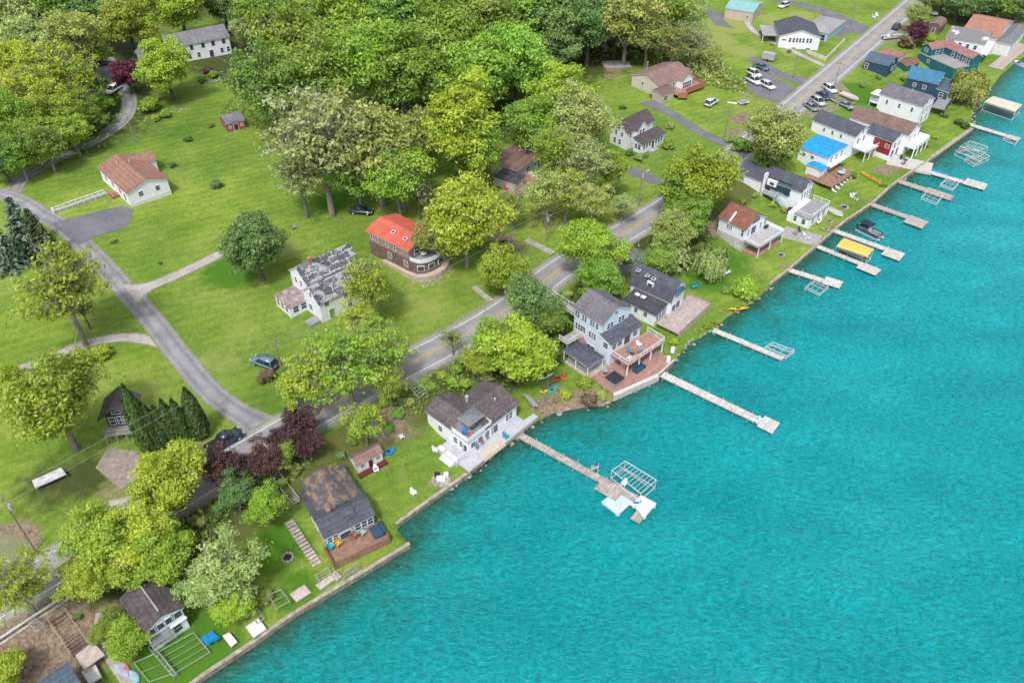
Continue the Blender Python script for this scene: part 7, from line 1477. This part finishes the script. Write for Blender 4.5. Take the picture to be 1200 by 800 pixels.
# ------------------------------------------------------------------ vehicles
CARP = {k: None for k in ()}
def carpaint(name, c):
    if name in MATS: return MATS[name]
    m, nt, b = nodes(name); b.inputs['Roughness'].default_value = .28; b.inputs['Coat Weight'].default_value = .6; b.inputs['Coat Roughness'].default_value = .08
    f = noise(nt, coords(nt), .7, 3); nt.links.new(ramp(nt, f, [(.3, [k * .92 for k in c]), (.7, c)]), b.inputs['Base Color']); MATS[name] = m; return m
CGLASS = glassmat('car_glass', (.012, .016, .022)); LAMP = plain('lamp_glass', (.6, .6, .6), .2, .02); TAIL = plain('tail_lamp', (.35, .02, .02), .3, .02)
def car_meshes(kind):
    L, Wd = (4.7, 1.86) if kind != 'pickup' else (5.5, 1.95); hw = Wd / 2; parts = []
    hood = .98 if kind != 'sedan' else .90; roof = {'suv': 1.72, 'sedan': 1.43, 'pickup': 1.8}[kind]
    pr = [(0, .38), (.02, .75), (.12, hood - .05)]
    if kind == 'pickup': pr += [(.1, 1.02), (1.9, 1.04), (3.55, 1.06), (4.2, 1.04), (5.3, .92), (5.48, .62), (5.46, .38)]
    else: pr += [(1.0 if kind == 'sedan' else .3, hood + .02), (3.3, hood), (4.45, hood - .14), (4.66, .62), (4.64, .36)]
    mb = MB().prism([(x, z) for x, z in pr], 'y', -hw, hw); parts.append(('body', mb, 'paint', .09))
    x0, x1, t0, t1 = {'suv': (.12, 3.55, .55, 2.75), 'sedan': (.7, 3.5, 1.45, 2.65), 'pickup': (2.0, 4.25, 2.35, 3.5)}[kind]; zb = hood - .03 if kind != 'pickup' else 1.03
    mb = MB().add([(x0, -hw + .07, zb), (x1, -hw + .07, zb), (x1, hw - .07, zb), (x0, hw - .07, zb), (t0, -hw + .26, roof - .05), (t1, -hw + .26, roof - .05), (t1, hw - .26, roof - .05), (t0, hw - .26, roof - .05)], [(0, 1, 5, 4), (1, 2, 6, 5), (2, 3, 7, 6), (3, 0, 4, 7), (4, 5, 6, 7)]); parts.append(('window_glass', mb, CGLASS, 0))
    mb = MB().box(t0 - .06, -hw + .22, roof - .06, t1 + .08, hw - .22, roof)
    for a, b in ((x0, t0), (x1, t1)) + ((((x0 + x1) / 2, (t0 + t1) / 2),) if kind != 'pickup' else ()):
        for s_ in (-1, 1): mb.tube((a, s_ * (hw - .06), zb), (b, s_ * (hw - .25), roof - .03), .045, n=4)
    parts.append(('roof', mb, 'paint', .02))
    if kind == 'pickup': parts.append(('cargo_bed', MB().box(.18, -hw + .14, 1.03, 1.88, hw - .14, 1.075), BLACK, 0))
    for x in (.85, L - .95):
        for s_ in (-1, 1): parts.append(('wheel', MB().tube((x, s_ * (hw - .2), .34), (x, s_ * (hw + .02), .34), .34, n=14), BLACK, 0)); parts.append(('rim', MB().tube((x, s_ * (hw + .021), .34), (x, s_ * (hw + .035), .34), .21, n=10), METALW, 0))
    for s_ in (-1, 1): parts.append(('headlight', MB().box(L - .16, s_ * (hw - .42), .66, L + .01, s_ * (hw - .1), .80), LAMP, 0)); parts.append(('tail_light', MB().box(-.02, s_ * (hw - .32), .74, .1, s_ * (hw - .08), .92), TAIL, 0))
    return L, parts
CARS = {}
def car(kind, label, px, py, A, paint, group=None):
    """A: pixel direction of the nose"""
    g = G(px, py); q = G(px + A[0], py + A[1]); rz = ang((q - g).xy)
    if kind not in CARS:
        L, parts = car_meshes(kind); ms = []
        for nm, mb, mt, bv in parts:
            me = mb.mesh(nm + '_mesh')
            if bv:
                bm = bmesh.new(); bm.from_mesh(me); bmesh.ops.bevel(bm, geom=list(bm.edges), offset=bv, segments=2, affect='EDGES', clamp_overlap=True); bm.to_mesh(me); bm.free(); me.polygons.foreach_set('use_smooth', [True] * len(me.polygons))
            me.materials.append(TRIM if mt == 'paint' else mt); ms.append((nm, me, mt))
        CARS[kind] = (L, ms)
    L, ms = CARS[kind]; d = Vector((math.cos(rz), math.sin(rz))); e = empty('pickup_truck' if kind == 'pickup' else 'parked_car', label, 'pickup' if kind == 'pickup' else 'car', (g.x - d.x * L * .575, g.y - d.y * L * .575, g.z + .08), rz, group); e.scale = (1.15, 1.15, 1.15); last = e
    for nm, me, mt in ms:
        o = link(nm, me, last if nm == 'rim' else e)
        if nm == 'wheel': last = o
        if mt == 'paint': o.material_slots[0].link = 'OBJECT'; o.material_slots[0].material = paint
    return e
CW = carpaint('car_white', (.72, .74, .76)); CS = carpaint('car_silver_blue', (.14, .22, .33)); CD = carpaint('car_dark', (.025, .05, .085)); CB = carpaint('car_teal_blue', (.03, .14, .20)); CG = carpaint('car_grey', (.22, .23, .25)); CSL = carpaint('car_silver', (.48, .5, .53))
car('suv','blue-grey car parked on the grass above the main road',311,428,(-10,-4),CS); car('pickup','dark pickup parked at the corner of the side road',264,520,(10,-6),CD)
car('suv','white car parked alone on the lawn below the ranch house deck',833,123,(10,-6),CW); car('suv','white car on the upper drive beside the teal-roofed garage',918,9,(-10,3),CW)
car('sedan','dark teal car in the parking row near the grey trailer',892,81,(10,4),CB); car('suv','white car in the middle of the parking row',883,89,(10,5),CW); car('pickup','white pickup in the parking row between two cars',882,97,(10,5),CW); car('suv','white car nearest the main road in the parking row',899,103,(10,5),CW)
car('suv','white and blue car standing under the purple-leaved tree on the upper drive',134,108,(-8,5),CW); car('suv','black car half hidden at the top of the upper drive',121,77,(10,-2),CD); car('sedan','dark car parked under the green trees behind the red-roofed house',424,250,(10,1),CD)
for a_, b_, kd, pt, lb in [(950,128,'sedan',CG,'grey car nearest the broad olive tree in the roadside row'),(958,122,'suv',CSL,'silver car second in the roadside row below the main road'),(965,115,'sedan',CD,'dark car third in the roadside row below the main road'),(972,107,'suv',CW,'white car at the top of the roadside row below the main road'),(990,126,'sedan',CG,'grey car behind the pinkish-roofed house')]: car(kd, lb, a_, b_, (10, 6), pt)
car('suv','dark car beside the road near the parked boat trailer',1050,34,(8,-8),CD)
# ------------------------------------------------------------------ poles and wires
POLEM = plain('pole_wood', (.27, .245, .22), .9, .25, 2); WIRE = plain('cable', (.30, .30, .30), .6, .02)
POLES = {}
def pole(key, label, base, top, arm=1.2, lamp=False):
    g = G(*base); hh_ = 9.5
    best = min((abs(P(*top, g.z + k * .25).y - g.y), k * .25) for k in range(20, 60)); hh_ = min(max(best[1], 7.5), 12)
    e = empty('utility_pole', label, 'utility pole', g); MB().tube((0, 0, -.5), (0, 0, hh_), .15, .11, n=8).build('pole', POLEM, e)
    MB().box(-arm, -.06, hh_ - .75, arm, .06, hh_ - .6).build('crossarm', POLEM, e, None, R(-35))
    for s_ in (-1, 0, 1):
        c_, n_ = math.cos(R(-35)), math.sin(R(-35)); MB().tube((s_ * arm * .85 * c_, s_ * arm * .85 * n_, hh_ - .598), (s_ * arm * .85 * c_, s_ * arm * .85 * n_, hh_ - .40), .06, n=6).build('insulator', CONC, e)
    if lamp: MB().tube((0, 0, hh_ - 1.2), (1.4, .6, hh_ - .7), .04, n=5).ell((1.5, .65, hh_ - .72), (.35, .2, .1), 8, 4).build('street_lamp', METALW, e)
    if key in ('a', 'c', 'd'): MB().tube((.3, .1, hh_ - 2.4), (.3, .1, hh_ - 1.5), .22, n=10).build('transformer', METALW, e)
    POLES[key] = (g, hh_)
pole('a','leaning-looking utility pole on the grass at the left picture edge',(41,645),(15,584)); pole('b','utility pole beside the blue-grey parked car',(331,437),(322,404)); pole('c','utility pole by the stone steps above the road',(640,283),(636,250)); pole('d','utility pole with a lamp beside the driveway below the white farmhouse',(748,243),(752,198),lamp=True)
pole('e','utility pole at the corner of the drive and the main road below the ranch house',(848,166),(851,126)); pole('f','utility pole at the road edge above the row of parked vehicles',(978,101),(979,78)); pole('g','thin utility pole on the grass strip between the two drives',(929,92),(930,66)); pole('h','utility pole at the bend of the upper drive',(159,168),(144,131)); pole('i','utility pole at the far lawn by the main road',(997,30),(998,10))
def wires(k0, k1, txt, offs=(-1, 1), far=None):
    (g0, h0) = POLES[k0]; (g1, h1) = POLES[k1] if k1 else far
    for j, s_ in enumerate(offs):
        c_, n_ = math.cos(R(-35)) * s_, math.sin(R(-35)) * s_; a_ = Vector((g0.x + c_, g0.y + n_, g0.z + h0 - .4)); b_ = Vector((g1.x + c_, g1.y + n_, g1.z + h1 - .4)); n = 14; mb = MB()
        pts = [a_.lerp(b_, t / n) - Vector((0, 0, 4 * (.012 * (b_ - a_).length) * (t / n) * (1 - t / n))) - a_ for t in range(n + 1)]
        mb.path(pts, .028, n=4); tag(mb.build('overhead_wire', WIRE, None, a_), txt, 'wire', 'overhead wires along the road')
wires('a', 'b', 'thin overhead wire from the left edge pole to the pole by the blue-grey car'); wires('b', 'c', 'thin overhead wire crossing the lawns between the car pole and the stone steps pole'); wires('c', 'd', 'thin overhead wire from the stone steps pole to the lamp pole'); wires('d', 'e', 'thin overhead wire from the lamp pole to the drive corner pole'); wires('e', 'g', 'thin overhead wire up to the pole on the grass strip'); wires('g', 'i', 'thin overhead wire toward the far lawn pole')
g_ = G(-140, 720); wires('a', None, 'thin overhead wire leaving the picture from the left edge pole', far=(g_, 9.5))
